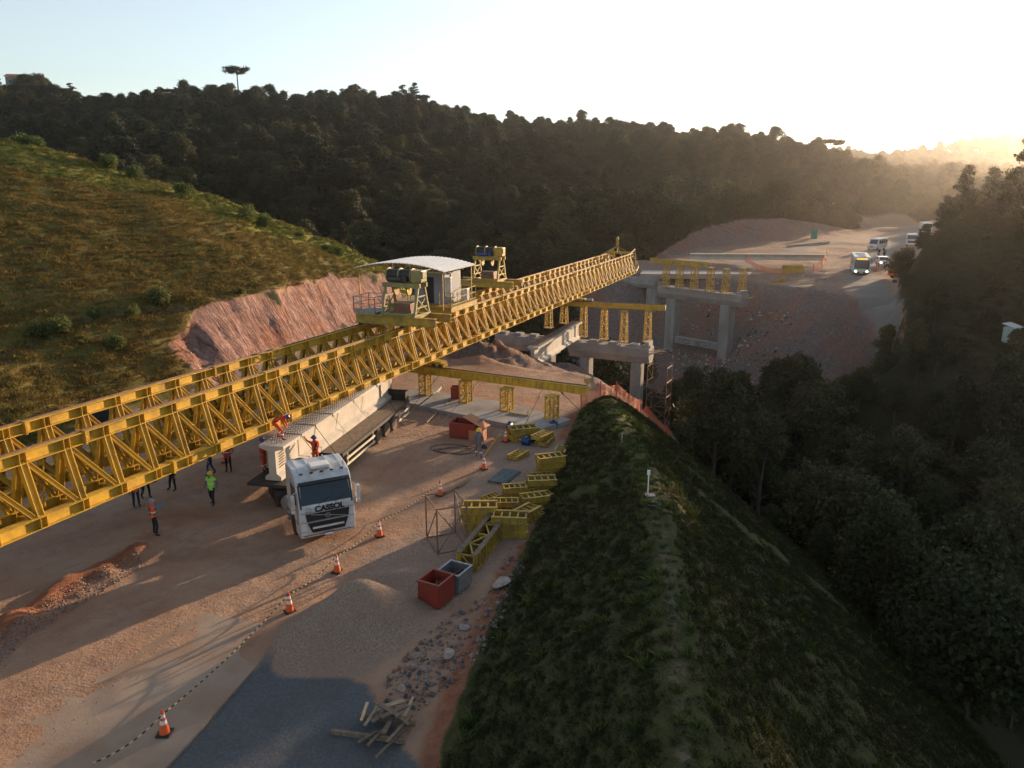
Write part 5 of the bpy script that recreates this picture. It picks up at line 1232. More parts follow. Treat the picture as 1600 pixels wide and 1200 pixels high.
def person(loc, rz, label, top, legs, helmet=None, vest=None, pose=None, sleeves=None, group='people working on the site', harness=False, band=True, hold=None):
    P = {k: Vector(v) for k, v in BASE.items()}
    for k, v in (pose or {}).items(): P[k] = Vector(v)
    names = list(P.keys()); vs = [P[k] for k in names]; rad = [RAD[k] for k in names]; idx = {k: i for i, k in enumerate(names)}
    es = [(idx[a], idx[b_]) for a, b_, g in BON]; segs = [(P[a], P[b_], g) for a, b_, g in BON]
    for s in ('l', 'r'):       # palm, four fingers and thumb
        w = P[s + 'w']; d = (w - P[s + 'e']).normalized(); sd_ = d.cross(Vector((0, 1, 0)));
        if sd_.length < .2: sd_ = d.cross(Vector((1, 0, 0)))
        sd_.normalize(); nrm = d.cross(sd_).normalized()
        pm = w + d * .075; vs.append(pm); rad.append((.036, .022)); ip_ = len(vs) - 1; es.append((idx[s + 'w'], ip_)); segs.append((w, pm, 'f'))
        for k, ln in enumerate((.062, .072, .068, .052)):
            b0 = pm + sd_ * ((k - 1.5) * .021) + d * .018; m0 = b0 + d * ln * .55 + nrm * .008; e0 = m0 + d * ln * .4 + nrm * .02
            vs += [b0, m0, e0]; rad += [(.011, .011), (.0095, .0095), (.0085, .0085)]; n = len(vs); es += [(ip_, n - 3), (n - 3, n - 2), (n - 2, n - 1)]; segs.append((b0, e0, 'f'))
        b0 = w + d * .04 - sd_ * .035; e0 = b0 + d * .045 - sd_ * .025 + nrm * .01; vs += [b0, e0]; rad += [(.013, .013), (.01, .01)]; n = len(vs); es += [(ip_, n - 2), (n - 2, n - 1)]; segs.append((b0, e0, 'f'))
    me = bpy.data.meshes.new('body'); me.from_pydata([tuple(v) for v in vs], es, []); o = bpy.data.objects.new('body', me); COL.objects.link(o)
    o.modifiers.new('skin', 'SKIN'); 
    for i, r_ in enumerate(rad): me.skin_vertices[0].data[i].radius = r_
    me.skin_vertices[0].data[0].use_root = True
    ss = o.modifiers.new('sub', 'SUBSURF'); ss.levels = 1; ss.render_levels = 1
    dg = bpy.context.evaluated_depsgraph_get(); bm_ = bpy.data.meshes.new_from_object(o.evaluated_get(dg)); bpy.data.objects.remove(o)
    mats = [M['skin'], M[top], M[legs], M['blackcloth'], M[sleeves or top]]; bm_.materials.clear()
    for mm in mats: bm_.materials.append(mm)
    gi = dict(t=1, h=0, a=4, l=2, b=3, f=0); tor = []
    for p in bm_.polygons:
        c = p.center; best = 9; g = 't'
        for a, b_, gg in segs:
            ab = b_ - a; tt = max(0, min(1, (c - a).dot(ab) / max(ab.length_squared, 1e-6))); dd_ = (c - a - ab * tt).length - (.06 if gg == 't' else 0)
            if dd_ < best: best = dd_; g = gg
        p.material_index = gi[g]; p.use_smooth = True
        if g == 't' and (c - P['neck']).length > .09: tor.append(p.index)
    t = empty('person', loc, rz, label, 'person', group)
    b = bpy.data.objects.new('body', bm_); COL.objects.link(b); link_child(b, t)
    if vest:
        mb = MB(); used = {}
        for pi in tor:
            p = bm_.polygons[pi]; ids = []
            for v in p.vertices:
                if v not in used: used[v] = len(mb.v); vv = bm_.vertices[v]; mb.v.append(tuple(vv.co + vv.normal * .014))
                ids.append(used[v])
            mb.f.append(ids); mb.m.append(0)
        mb.build('vest', M[vest], t, smooth=True)
        if band:
            mb = MB(); a = P['waist'].lerp(P['chest'], .25); u_ = (P['chest'] - P['waist']).normalized()
            for k in range(16):
                x = k * math.pi / 8; y_ = x + math.pi / 8; r1_, r2_ = .178, .138
                mb.bar(a + Vector((math.cos(x) * r1_, math.sin(x) * r2_, 0)), a + Vector((math.cos(y_) * r1_, math.sin(y_) * r2_, 0)), .012, .05)
            mb.build('reflective_band', M['wstripe'], t)
    elif band:
        mb = MB()
        for s in ('l', 'r'):
            c = P[s + 'k'].lerp(P[s + 'a'], .45); d = (P[s + 'a'] - P[s + 'k']).normalized(); mb.cyl(c - d * .03, c + d * .03, .073, n=12)
        mb.build('reflective_band', M['wstripe'], t)
    hd = P['crown'] - P['head']; hd.normalize(); c = P['head'] + hd * .035
    q = hd.to_track_quat('Z', 'Y').to_matrix()
    if helmet:
        mb = MB(); b1 = MB(); b1.lathe([(.155, .0), (.13, .015), (.128, .05), (.11, .1), (.07, .135), (.02, .147)], 16)
        b1.lathe([(.01, .0), (.15, .0), (.13, .012), (.01, .012)], 16, (0, .035, 0)); b1.bar((0, -.09, .125), (0, .09, .125), .03, .04)
        mb.add([q @ Vector(v) + c + hd * .015 for v in b1.v], b1.f); mb.build('helmet', M[helmet], t, smooth=False)
    else:
        mb = MB(); b1 = MB(); b1.lathe([(.1, -.02), (.108, .03), (.1, .08), (.06, .115), (.01, .125)], 14, (0, -.012, 0)); mb.add([q @ Vector(v) + c for v in b1.v], b1.f); mb.build('hair', M['blackcloth'], t)
    if harness:
        mb = MB(); 
        for s in (-1, 1):
            mb.bar(P['waist'] + Vector((s * .12, .12, 0)), P['chest'] + Vector((-s * .07, .14, .08)), .04, .012, up=(0, 1, 0)); mb.bar(P['waist'] + Vector((s * .12, -.12, 0)), P['chest'] + Vector((-s * .07, -.14, .08)), .04, .012, up=(0, 1, 0))
            mb.bar(P[('l' if s < 0 else 'r') + 'h'] + Vector((s * .1, -.08, -.12)), P[('l' if s < 0 else 'r') + 'h'] + Vector((s * .1, .08, -.05)), .03, .03)
        a = P['waist'] - Vector((0, 0, .05))
        for k in range(12):
            x = k * math.pi / 6; y_ = x + math.pi / 6; mb.bar(a + Vector((math.cos(x) * .165, math.sin(x) * .125, 0)), a + Vector((math.cos(y_) * .165, math.sin(y_) * .125, 0)), .015, .05)
        mb.build('safety_harness', M['black'], t)
    return t
WALK = dict(lk=(-.11, .14, .52), la=(-.12, .12, .1), lt=(-.13, .3, .06), rk=(.11, -.02, .5), ra=(.12, -.22, .13), rt=(.13, -.06, .04), le=(-.27, -.1, 1.14), lw=(-.28, -.02, .9), re=(.27, .04, 1.13), rw=(.27, .2, .92))
def face(px_from, target):   # rz so that +y looks from a to b
    d = target - px_from; return math.atan2(-d.x, d.y)
p = on(333, 789); person(p, R(172), 'person in yellow helmet and lime green vest walking towards the camera on the dirt', 'greycloth', 'blackcloth', 'helmety', 'hivis', WALK, sleeves='greycloth')
p = on(243, 836); person(p, R(-52), 'person in grey helmet and orange vest over blue shirt pointing with a raised arm', 'bluecloth', 'blackcloth', 'helmetg', 'hivisorange', dict(re=(.33, .2, 1.42), rw=(.34, .46, 1.55), rk=(.13, .1, .5), ra=(.2, -.02, .09), rt=(.22, .16, .04)), sleeves='bluecloth', harness=True)
p = on(358, 737); person(p, R(185), 'person in red vest and dark trousers standing beyond the near bottom chord', 'redcloth', 'blackcloth', None, 'redcloth', dict(le=(-.33, -.04, 1.17), lw=(-.2, .12, 1.05), re=(.33, -.04, 1.17), rw=(.2, .12, 1.05)), sleeves='skin')
p = on(330, 742); person(p, R(100), 'person in dark top and jeans partly hidden by the truss beside the red vest', 'navy', 'jeans', None, None, WALK, band=False)
p = on(272, 766); person(p, R(150), 'person in black trousers, upper body hidden by the truss chord', 'blackcloth', 'blackcloth', 'helmety', None, dict(rk=(.13, .1, .5), ra=(.24, .06, .09), rt=(.3, .22, .04)), band=False)
p = on(214, 792); person(p, R(-140), 'person in blue trousers and orange vest below the truss, left of the pair', 'bluecloth', 'navy', None, 'hivisorange', None)
p = on(229, 779); person(p, R(-120), 'person in black clothes standing behind the one in blue trousers', 'blackcloth', 'blackcloth', 'helmetg', None, WALK, band=False)
p = on(748, 715); hp_ = person(p, R(10), 'person in grey overalls and yellow helmet seen from behind carrying a black helmet', 'greycloth', 'greycloth', 'helmety', None, dict(WALK, rw=(.32, .02, .86)))
mb = MB(); mb.lathe([(.16, 0), (.17, .06), (.14, .16), (.08, .22), (.02, .24)], 14); mb.box((0, .13, .05), (.22, .05, .16)); o = mb.build('welding_helmet', M['black']); pw = hp_.matrix_basis
mw = Matrix.Translation(p) @ Matrix.Rotation(R(10), 4, 'Z'); q_ = mw @ Vector((.34, .04, .55)); o.location = q_; tag(o, 'black welding helmet held in the right hand of the grey-clad person', 'helmet')
# workers in orange at the beam
tb_ = lambda x, y_, z: Vector((torg.x, torg.y, 0)) + bn * x + ba * y_ + Vector((0, 0, z))
BEND = dict(pelvis=(0, -.18, .88), waist=(0, -.08, 1.0), chest=(0, .18, 1.12), neck=(0, .33, 1.16), head=(0, .43, 1.12), crown=(0, .53, 1.16), nose=(0, .46, 1.01), ls=(-.17, .24, 1.14), rs=(.17, .24, 1.14), le=(-.2, .33, .88), re=(.2, .33, .88), lw=(-.12, .42, .66), rw=(.12, .42, .66),
            lh=(-.1, -.2, .86), lk=(-.16, .06, .5), la=(-.2, -.12, .1), lt=(-.22, .06, .05), rh=(.1, -.2, .86), rk=(.2, .24, .5), ra=(.24, .22, .09), rt=(.25, .4, .05))
person(tb_(-.1, 1.0, 3.13), -BAZ - R(75), 'person in orange coveralls bending over the rebar on top of the loaded beam', 'orangecloth', 'orangecloth', 'helmetb', None, BEND, harness=True)
REACH = dict(le=(-.3, .28, 1.52), lw=(-.34, .5, 1.72), re=(.24, .04, 1.15), rw=(.16, .2, .98), head=(-.02, .03, 1.6), crown=(-.02, .0, 1.71), lk=(-.11, .03, .5), la=(-.13, 0, .09))
person(tb_(1.0, 2.6, 1.1), -BAZ + R(55), 'person in orange coveralls standing at the right side of the loaded beam, reaching up', 'orangecloth', 'orangecloth', 'helmetb', None, REACH, harness=True)
person(tb_(-1.15, 1.2, 1.29), -BAZ - R(90), 'person in orange coveralls standing behind the front end of the loaded beam', 'orangecloth', 'orangecloth', 'helmetb', None, dict(le=(-.26, .1, 1.2), lw=(-.2, .3, 1.2), re=(.26, .1, 1.2), rw=(.2, .3, 1.2)), harness=True)

# ------------------------------------------------------------------ cones and barrier chain
def cone_proto():
    t = empty('traffic_cone')
    mb = MB(); mb.box((0, 0, .025), (.4, .4, .05)); mb.build('base', M['black'], t, bevel=.015)
    def rr(z): return .15 - (.15 - .03) * z / .75
    def band(name, z0, z1, mat):
        mb = MB(); mb.lathe([(rr(z0), .05 + z0), (rr(z1), .05 + z1)], 20); mb.build(name, M[mat], t)
    band('cone_body', 0, .3, 'orange'); band('reflective_stripe', .3, .42, 'wstripe'); band('cone_band', .42, .5, 'orange'); band('reflective_stripe', .5, .61, 'wstripe'); band('cone_tip', .61, .77, 'orange')
    return t
cn = [((258, 1150), 'nearest to the camera, alone on the concrete strip'), ((453, 956), 'at the tip corner of the concrete strip'), ((527, 894), 'with long shadow, midway between truck and concrete strip'), ((593, 838), 'right in front of the white truck'), ((688, 774), 'beside the end of a lying plank, beyond the truck'), ((756, 733), 'just in front of the person in grey'), ((790, 690), 'beside the first stack of yellow sections'),
      ((352, 722), 'half hidden behind the person in red vest'), ((236, 753), 'low behind the truss beside the pair of people'), ((14, 776), 'at the left frame edge below the truss')]
CONE = cone_proto(); tops = []
for i, (q, l) in enumerate(cn):
    c = CONE if i == 0 else copy_tree(CONE); p = on(*q); c.location = p + Vector((0, 0, .08 if i == 0 else 0.01)); c.rotation_euler = (0, 0, i * .7); tag(c, 'orange traffic cone with white stripes, ' + l, 'traffic cone', 'traffic cones'); tops.append(p + Vector((0, 0, .72)))
M['chain'] = surf('yellow_black_chain', (.5, .4, .2), .6, (.3, .25, .15), 3., .5)
ex = G(150, 1230); ex = Vector((ex.x, ex.y, .75)); spans = [(ex, tops[0], 'in front of the nearest cone'), (tops[0], tops[1], 'between the nearest and the second cone'), (tops[1], tops[2], 'between the second and third cone'), (tops[2], tops[3], 'between the third cone and the one by the truck'), (tops[3], tops[4], 'from the cone by the truck to the plank')]
for a, b_, l in spans:
    mb = MB(); n = int((b_ - a).length / .13); 
    for k in range(n):
        t0 = k / n; t1 = (k + .68) / n; f = lambda t: a.lerp(b_, t) - Vector((0, 0, .18 * 4 * t * (1 - t)))
        mb.bar(f(t0), f(t1), .03, .03, m=k % 2)
    tag(mb.build('barrier_chain', [M['chain'], M['black']]), 'thin yellow and black barrier chain ' + l, 'barrier chain')

# ------------------------------------------------------------------ steel boxes
def open_box(name, sx, sy, h, mat, lab, cat='container', junk='dark', lid=False):
    t = empty(name, label=lab, cat=cat); mb = MB(); w = .05
    mb.box((-sx / 2, 0, h / 2 + .1), (w, sy, h)); mb.box((sx / 2, 0, h / 2 + .1), (w, sy, h)); mb.box((0, -sy / 2, h / 2 + .1), (sx - w, w, h)); mb.box((0, sy / 2, h / 2 + .1), (sx - w, w, h)); mb.box((0, 0, .13), (sx - w, sy - w, .05)); mb.build('shell', M[mat], t)
    mb = MB()
    for s in (-1, 1): mb.box((s * sx / 2, 0, h + .1), (.09, sy + .1, .07)); mb.box((0, s * sy / 2, h + .1), (sx - .1, .09, .066))
    for s in (-1, 1): mb.box((0, s * sy * .36, .05), (sx * .95, .12, .1))
    mb.build('rim_frame', M[mat], t)
    mb = MB(); r_ = random.Random(len(lab))
    for k in range(12): mb.bar((r_.uniform(-.4, .4) * sx, r_.uniform(-.4, .4) * sy, .25 + r_.random() * h * .4), (r_.uniform(-.42, .42) * sx, r_.uniform(-.42, .42) * sy, .3 + r_.random() * h * .5), .07, .05)
    mb.build('scrap_metal', M['rail'], t); return t
def midz(t, q, rz): t.location = on(*q); t.rotation_euler = (0, 0, rz); return t
midz(open_box('open_container', .92, 1.0, .9, 'red', 'open red steel box of scrap on the gravel, nearest to the camera'), (682, 940), R(-28))
midz(open_box('open_container', .95, 1.0, .7, 'steel', 'open grey steel box of scrap just behind the nearest red box'), (711, 917), R(-28))
rb = midz(open_box('open_container', 1.7, 1.2, .9, 'red', 'open red steel container with a rusty sheet leaning over it, at the slab'), (728, 682), R(-18))
o = MB(); o.box((0, 0, 0), (1.5, 1.3, .03)); p = on(743, 684) + Vector((.1, .15, 1.05)); o = o.build('steel_sheet', M['cardboard']); o.location = p; o.rotation_euler = (R(-6), R(24), R(-22)); tag(o, 'rusty brown sheet lying slanted on the red container at the slab', 'sheet')
o = MB(); o.box((0, 0, .35), (.8, .02, .7)); o.box((.5, .4, .35), (.02, .7, .7)); o = o.build('hatch_sheet', M['cardboard']); o.location = on(742, 690); o.rotation_euler = (0, 0, R(-18)); tag(o, 'folded brown sheet standing at the right end of the red container', 'sheet')
b_ = open_box('small_bin', .6, .6, .75, 'red', 'small red bin standing on the slab beside the second squat post', 'bin'); b_.location = G(712, 622, .31)
midz(open_box('dark_skip', 2.4, 1.5, 1.2, 'black', 'dark open skip with grey sheet, seen through the gantry at left'), (165, 668), R(20))

# ------------------------------------------------------------------ stacked yellow lattice sections
def section(name='girder_section', L_=1.45, w=.8, h=.3, open_top=True):
    t = empty(name); mb = MB()
    for s in (-1, 1):
        mb.ibeam((-L_ / 2, s * (w / 2 - .06), h / 2), (L_ / 2, s * (w / 2 - .06), h / 2), .13, h, .03, .03)
    mb.build('side_channel', M['yellow2'], t)
    mb = MB(); n = 4
    for k in range(n + 1):
        x = -L_ / 2 + .06 + k * (L_ - .12) / n
        mb.box((x, 0, h * .5), (.05, w - .26, h * .8)) if k in (0, n) else mb.bar((x, -w / 2 + .13, h - .06), (x, w / 2 - .13, h - .06), .07, .06)
        if k < n: mb.bar((x, -w / 2 + .13, .06), (x + (L_ - .12) / n, w / 2 - .13, .06), .06, .05)
    for k in range(5):
        x = -L_ / 2 + .1 + k * (L_ - .2) / 4
        for s in (-1, 1): mb.box((x, s * (w / 2 + .0), h / 2), (.04, .05, h - .08))
    mb.build('lacing', M['yellow2'], t); return t
stacks = [((868, 722), 1, 50, .9, 'leaning at the bank beyond the three high pile'), ((770, 782), 1, 35, .7, 'near the grating, farthest left of the row'), ((806, 800), 1, 20, .8, 'low between the scaffold side pile and the bank'), ((783, 812), 1, 0, .75, 'low behind the long truss beam'), ((848, 778), 1, 40, .8, 'tilted against the grass bank'), ((812, 826), 1, 70, .8, 'right beside the pile at the truss beam end'), ((765, 800), 1, 15, .8, 'low between scaffold and grating'), ((838, 806), 1, 30, .7, 'at the toe of the bank, nearest end'), ((845, 748), 1, 5, .8, 'wedged behind the bank side pile'), ((816, 686), 2, 25, 1.25, 'beside the cone at the slab edge'), ((849, 693), 2, 65, 1.0, 'right of the blue motors'), ((809, 714), 1, 60, .9, 'lying alone near the cone'), ((877, 708), 1, 70, .85, 'farthest at the foot of the grass bank'), ((862, 737), 3, 12, 1.05, 'at the foot of the grass bank, farther end of the row'), ((845, 764), 2, 15, 1.05, 'at the foot of the bank behind the loose sections'),
          ((808, 774), 2, 12, .85, 'beside the green grating'), ((829, 775), 1, 10, .8, 'between two stacks in mid row'), ((789, 796), 2, -10, .85, 'behind the tube scaffold frame'), ((836, 791), 2, 25, .95, 'close to the grass bank in mid row'), ((823, 813), 2, 55, 1.0, 'close to the grass bank, near end'), ((749, 822), 3, -8, 1.15, 'standing within the tube scaffold frame'), ((797, 836), 3, -4, 1.1, 'at the far end of the long yellow truss beam')]
SEC = None; lvl = ['bottom', 'second', 'top']
for (q, n, ang, sc, l) in stacks:
    base = on(*q)
    for k in range(n):
        if SEC is None: SEC = section(); c = SEC
        else: c = copy_tree(SEC)
        c.location = base + Vector((rng.uniform(-.12, .12), rng.uniform(-.12, .12), .03 + k * .305 * sc)); c.rotation_euler = (0, 0, R(ang + rng.uniform(-12, 12))); c.scale = (sc, sc, sc)
        w_ = 'single' if n == 1 else ('lower' if n == 2 and k == 0 else ('upper' if n == 2 else ['bottom', 'middle', 'top'][k]))
        tag(c, ('%s yellow section, stack %s' % (w_, l)) if n > 1 else 'single yellow steel section ' + l, 'steel section', 'yellow steel sections stacked along the bank')
# long twin truss beam
a = on(729, 893); b_ = on(780, 826); L_ = (b_ - a).length
t = empty('truss_beam', a, math.atan2(b_.y - a.y, b_.x - a.x), 'long yellow twin-walled truss beam lying on the gravel beside the boxes', 'steel girder')
mb = MB()
for s in (-1, 1):
    mb.ibeam((0, s * .36, .42), (L_, s * .36, .42), .2, .72, .04, .03)
    for k in range(12): mb.box((.05 + k * (L_ - .1) / 11, s * .36, .42), (.03, .19, .62))
mb.build('side_wall', M['yellow2'], t)
mb = MB()
for s in (-1, 1): mb.box((L_ / 2, s * .36, .8), (L_, .2, .03))
mb.build('plank_cover', M['wood'], t)
mb = MB(); n = 4
for k in range(n):
    x0, x1 = .1 + k * (L_ - .2) / n, .1 + (k + 1) * (L_ - .2) / n; sg = 1 if k % 2 else -1
    mb.bar((x0, sg * .26, .7), (x1, -sg * .26, .7), .07, .06); mb.bar((x0, -.26, .68), (x0, .26, .68), .07, .06); mb.bar((x0, -.26, .15), (x0, .26, .15), .07, .06); mb.bar((x0, -.26, .15), (x0, .26, .65), .05, .05)
mb.build('lacing', M['yellow2'], t)
sc_ = scaffold('scaffolding', 1.35, 1.7, 2.1, 1, 'rusty red tube scaffold frame standing open beside the yellow stacks', 'scaf', r=.035); pa_ = on(684, 866); pb_ = on(727, 858); sc_.location = pa_; sc_.rotation_euler = (0, 0, math.atan2(pb_.y - pa_.y, pb_.x - pa_.x))
mb = MB()
for k in range(12): mb.bar((-.5, -.95 + k * .17, .12), (.5, -.95 + k * .17, .12), .09, .04)
for x in (-.5, 0, .5): mb.bar((x, -1.0, .05), (x, 1.0, .05), .08, .08)
M['grating'] = surf('green_grey_steel', (.09, .14, .14), .6, (.05, .08, .08), 3., .6)
o = mb.build('steel_grating', M['grating'], loc=on(788, 746), rz=R(-24)); tag(o, 'flat green-grey ribbed grating lying left of the yellow stacks', 'grating')
for q, l, az in (((836, 690), 'blue electric motor lying in front of the yellow stack at the slab', .3), ((821, 695), 'blue electric motor lying with its shaft towards the loose section', 2.6), ((797, 670), 'blue motor at the left end of the first yellow stack', 1.3), ((866, 668), 'small blue motor standing at the slab right corner', .1)):
    t = empty('electric_motor', on(*q), az, l, 'motor'); mb = MB(); mb.cyl((-.3, 0, .25), (.2, 0, .25), .19, n=14); mb.build('housing', M['blue'], t); mb = MB(); mb.cyl((.2, 0, .25), (.42, 0, .25), .05, n=8); mb.build('shaft', M['steel'], t)
    mb = MB(); mb.box((-.05, 0, .03), (.5, .36, .06)); mb.box((-.05, 0, .46), (.2, .2, .12)); mb.build('foot_and_terminal_box', M['blue'], t)
# bars and planks on the ground
def plank(p, q, w, h, mat, lab, name='plank', group=None, cat='plank'):
    mb = MB(); L_ = (q - p).length; mb.box((L_ / 2, 0, 0), (L_, w, h)); o = mb.build(name, M[mat], bevel=.006); d = (q - p).normalized(); o.location = p; o.rotation_euler = (0, -math.asin(max(-1, min(1, d.z))), math.atan2(d.y, d.x)); return tag(o, lab, cat, group)
plank(on(694, 773) + Vector((0, 0, .06)), on(730, 752) + Vector((0, 0, .07)), .16, .1, 'wood', 'long weathered timber lying from the cone towards the grating')
plank(on(716, 763) + Vector((0, 0, .06)), on(747, 741) + Vector((0, 0, .07)), .14, .09, 'wood', 'second weathered timber lying alongside, nearer the person in grey')
plank(on(757, 715) + Vector((0, 0, .1)), on(785, 682) + Vector((0, 0, .35)), .08, .08, 'yellow2', 'thin yellow bar lying slanted between the two far cones', 'steel_bar', cat='bar')
plank(on(666, 662) + Vector((0, 0, .08)), on(703, 632) + Vector((0, 0, .3)), .1, .1, 'wood', 'timber leaning from the ground onto the slab left of the red container')
mb = MB(); r_ = random.Random(5); pts = []
for k in range(60):
    a = k * .33; q = Vector((math.cos(a) * (1.1 + .5 * math.sin(k * .31)), math.sin(a) * (.6 + .3 * math.sin(k * .2)), 0)); c = on(700, 702); zz = c + q + Vector((k * .02, -.01 * k, 0)); zz.z = gz(zz.x, zz.y) + .04; pts.append(zz)
mb.path(pts, .018, 5); tag(mb.build('cable', M['dark']), 'tangled dark cable loops lying on the dirt before the red container', 'cable')
# wood pile
wp_ = [(470 + 48, 1146, 632, 1163, .1, 0), (563, 1122, 648, 1138, .12, .05), (571, 1147, 592, 1115, .1, .25), (588, 1196, 632, 1150, .09, .2), (606, 1175, 645, 1130, .1, .3), (632, 1136, 646, 1103, .09, .3), (582, 1148, 612, 1125, .16, .4), (590, 1130, 632, 1113, .18, .45), (597, 1145, 638, 1122, .14, .5), (560, 1168, 590, 1150, .1, .1), (575, 1175, 600, 1148, .1, .15), (600, 1165, 618, 1128, .14, .36), (586, 1120, 625, 1140, .14, .52), (612, 1128, 640, 1150, .1, .4), (566, 1150, 575, 1118, .09, .5)]
wl = ['long round pole under the pile', 'second pole at the back', 'short yellowish board', 'lowest long lath', 'long grey batten', 'pale stick pointing up', 'broad board on top', 'broad board at the back', 'board across the middle', 'short stub at the left', 'leaning stub at the left', 'upright middle board', 'topmost cross board', 'right hand cross board', 'pale board at the left edge']
for i, (x0, y0, x1, y1, w_, zz) in enumerate(wp_):
    a = on(x0, y0) + Vector((0, 0, .07 + zz * .9)); b_ = on(x1, y1) + Vector((0, 0, .1 + zz * .7)); plank(a, b_, w_, .05 if i > 1 else .14, 'woodl' if i in (2, 5, 14, 7) else 'wood', wl[i] + ' of the wood heap by the asphalt', group='boards of the wood heap')
# rocks
def rock(p, r_, seed, lab, grp=None, cat='rock'):
    bm = bmesh.new(); bmesh.ops.create_icosphere(bm, subdivisions=3, radius=r_); rr = random.Random(seed); pl = [(Vector((rr.gauss(0, 1), rr.gauss(0, 1), rr.gauss(0, 1))).normalized(), rr.uniform(.5, .85) * r_) for _ in range(9)]
    for v in bm.verts:
        for n, d in pl:
            k = v.co.dot(n)
            if k > d: v.co -= n * (k - d)
        v.co.x *= 1.3; v.co.z *= .75
    me = bpy.data.meshes.new('rock'); bm.to_mesh(me); bm.free(); me.materials.append(M['rock']); o = bpy.data.objects.new('rock', me); COL.objects.link(o); o.location = p + Vector((0, 0, r_ * .35)); o.rotation_euler = (0, 0, seed); return tag(o, lab, cat, grp)
rock(on(725, 983), .17, 3, 'pale angular rock by the foot of the bank below the red box'); rock(on(700, 1025), .23, 8, 'large pinkish rock among the rubble at the foot of the bank'); rock(on(783, 915) , .42, 4, 'flat grey boulder sunk in gravel right of the boxes').scale = (1, .8, .35)
rock(on(668, 1048), .14, 9, 'small white stone in the dark rubble, left of the pink rock'); rock(on(627, 1078), .15, 12, 'small white stone in the dark rubble near the wood heap')
SM = MB(); r_ = random.Random(3)
def pebbles(mb, poly_px, n, smin, smax, r_):
    xs = [p[0] for p in poly_px]; ys = [p[1] for p in poly_px]; k = 0
    while k < n:
        x = r_.uniform(min(xs), max(xs)); y_ = r_.uniform(min(ys), max(ys))
        if not inpoly(np.array([x]), np.array([y_]), poly_px)[0]: continue
        p = on(x, y_); s = smin + (smax - smin) * r_.random() ** 3; vs = []
        for i in range(6):
            d = [(1, 0, 0), (-1, 0, 0), (0, 1, 0), (0, -1, 0), (0, 0, 1), (0, 0, -1)][i]; vs.append(p + Vector(d) * s * r_.uniform(.6, 1.2) + Vector((0, 0, s * .3)))
        a = r_.uniform(0, 3); M3 = Matrix.Rotation(a, 3, 'Z'); vs = [M3 @ (v - p) + p for v in vs]
        mb.add(vs, [(0, 2, 4), (2, 1, 4), (1, 3, 4), (3, 0, 4), (2, 0, 5), (1, 2, 5), (3, 1, 5), (0, 3, 5)], m=r_.choice([0, 0, 1, 2])); k += 1
M['rockd'] = surf('dark_stone', (.09, .095, .1), .9, (.05, .05, .055), 3., .6, bump=.4); M['rockr'] = surf('red_clod', (.25, .12, .08), .95, (.16, .07, .05), 3., .6, bump=.4)
pebbles(SM, [(600, 1060), (700, 960), (760, 930), (800, 850), (830, 860), (790, 960), (740, 1040), (660, 1110), (600, 1110)], 900, .02, .13, r_)
tag(SM.build('rubble_stones', [M['rock'], M['rockd'], M['rockr']]), 'loose small stones and rubble along the foot of the bank', 'rubble', kind='stuff')
SM = MB(); pebbles(SM, [(0, 900), (330, 800), (560, 860), (800, 700), (860, 680), (800, 850), (700, 960), (560, 1060), (430, 1050), (250, 1200), (0, 1200)], 1800, .008, .032, r_)
pebbles(SM, [(-40, 1015), (0, 985), (60, 945), (130, 900), (215, 862), (225, 885), (120, 950), (40, 1000), (0, 1040)], 2500, .015, .055, r_)
tag(SM.build('gravel', [M['rock'], M['rockr'], M['rockr']]), 'scattered small stones and clods on the yard', 'gravel', kind='stuff')
SM = MB(); pebbles(SM, [(1100, 475), (1230, 490), (1300, 515), (1240, 560), (1160, 570), (1050, 600), (1100, 640), (1060, 660), (1040, 560)], 900, .08, .4, r_)
tag(SM.build('boulder_scree', [M['rock'], M['rockd'], M['rockr']]), 'broken rock scree on the far gorge slope below the road', 'scree', kind='stuff')

# poles, signs, nets at the bank
t = empty('marker_post', on(1012, 775), 0, 'thin white marker post with square head standing on the grass bank crest', 'marker post'); mb = MB(); mb.cyl((0, 0, -.2), (0, 0, .95), .025, n=8); mb.build('pole', M['wstripe'], t); mb = MB(); mb.box((0, 0, 1.05), (.13, .05, .2)); mb.build('head', M['wstripe'], t); mb = MB(); mb.box((.1, 0, .03), (.4, .3, .06)); mb.build('foot', M['conc'], t)
o = MB(); o.cyl((0, 0, -.2), (0.02, 0, .6), .03, n=7); o.cyl((.02, 0, .55), (.03, 0, .62), .05, n=7); tag(o.build('stake', M['woodl'], loc=on(971, 694)), 'short pale stake on the bank crest beyond the white marker post', 'stake')
mb = MB(); 
for k in range(9): a = k * .7; mb.cyl((math.cos(a) * .28, math.sin(a) * .2, .05), (math.cos(a + .7) * .28, math.sin(a + .7) * .2, .07), .05, n=6)
tag(mb.build('rubber_hose', M['black'], loc=on(1021, 791)), 'black coiled thing lying on the bank crest below the marker post', 'hose')
t = empty('sign_post', on(917, 628), 0, 'small yellow sign plate on a dark red post at the girder right end', 'sign'); mb = MB(); mb.cyl((0, 0, -.2), (0, 0, 1.45), .04, n=8); mb.build('post', M['red'], t); mb = MB(); mb.box((0, -.03, 1.6), (.45, .03, .3)); mb.build('plate', M['yellow2'], t)
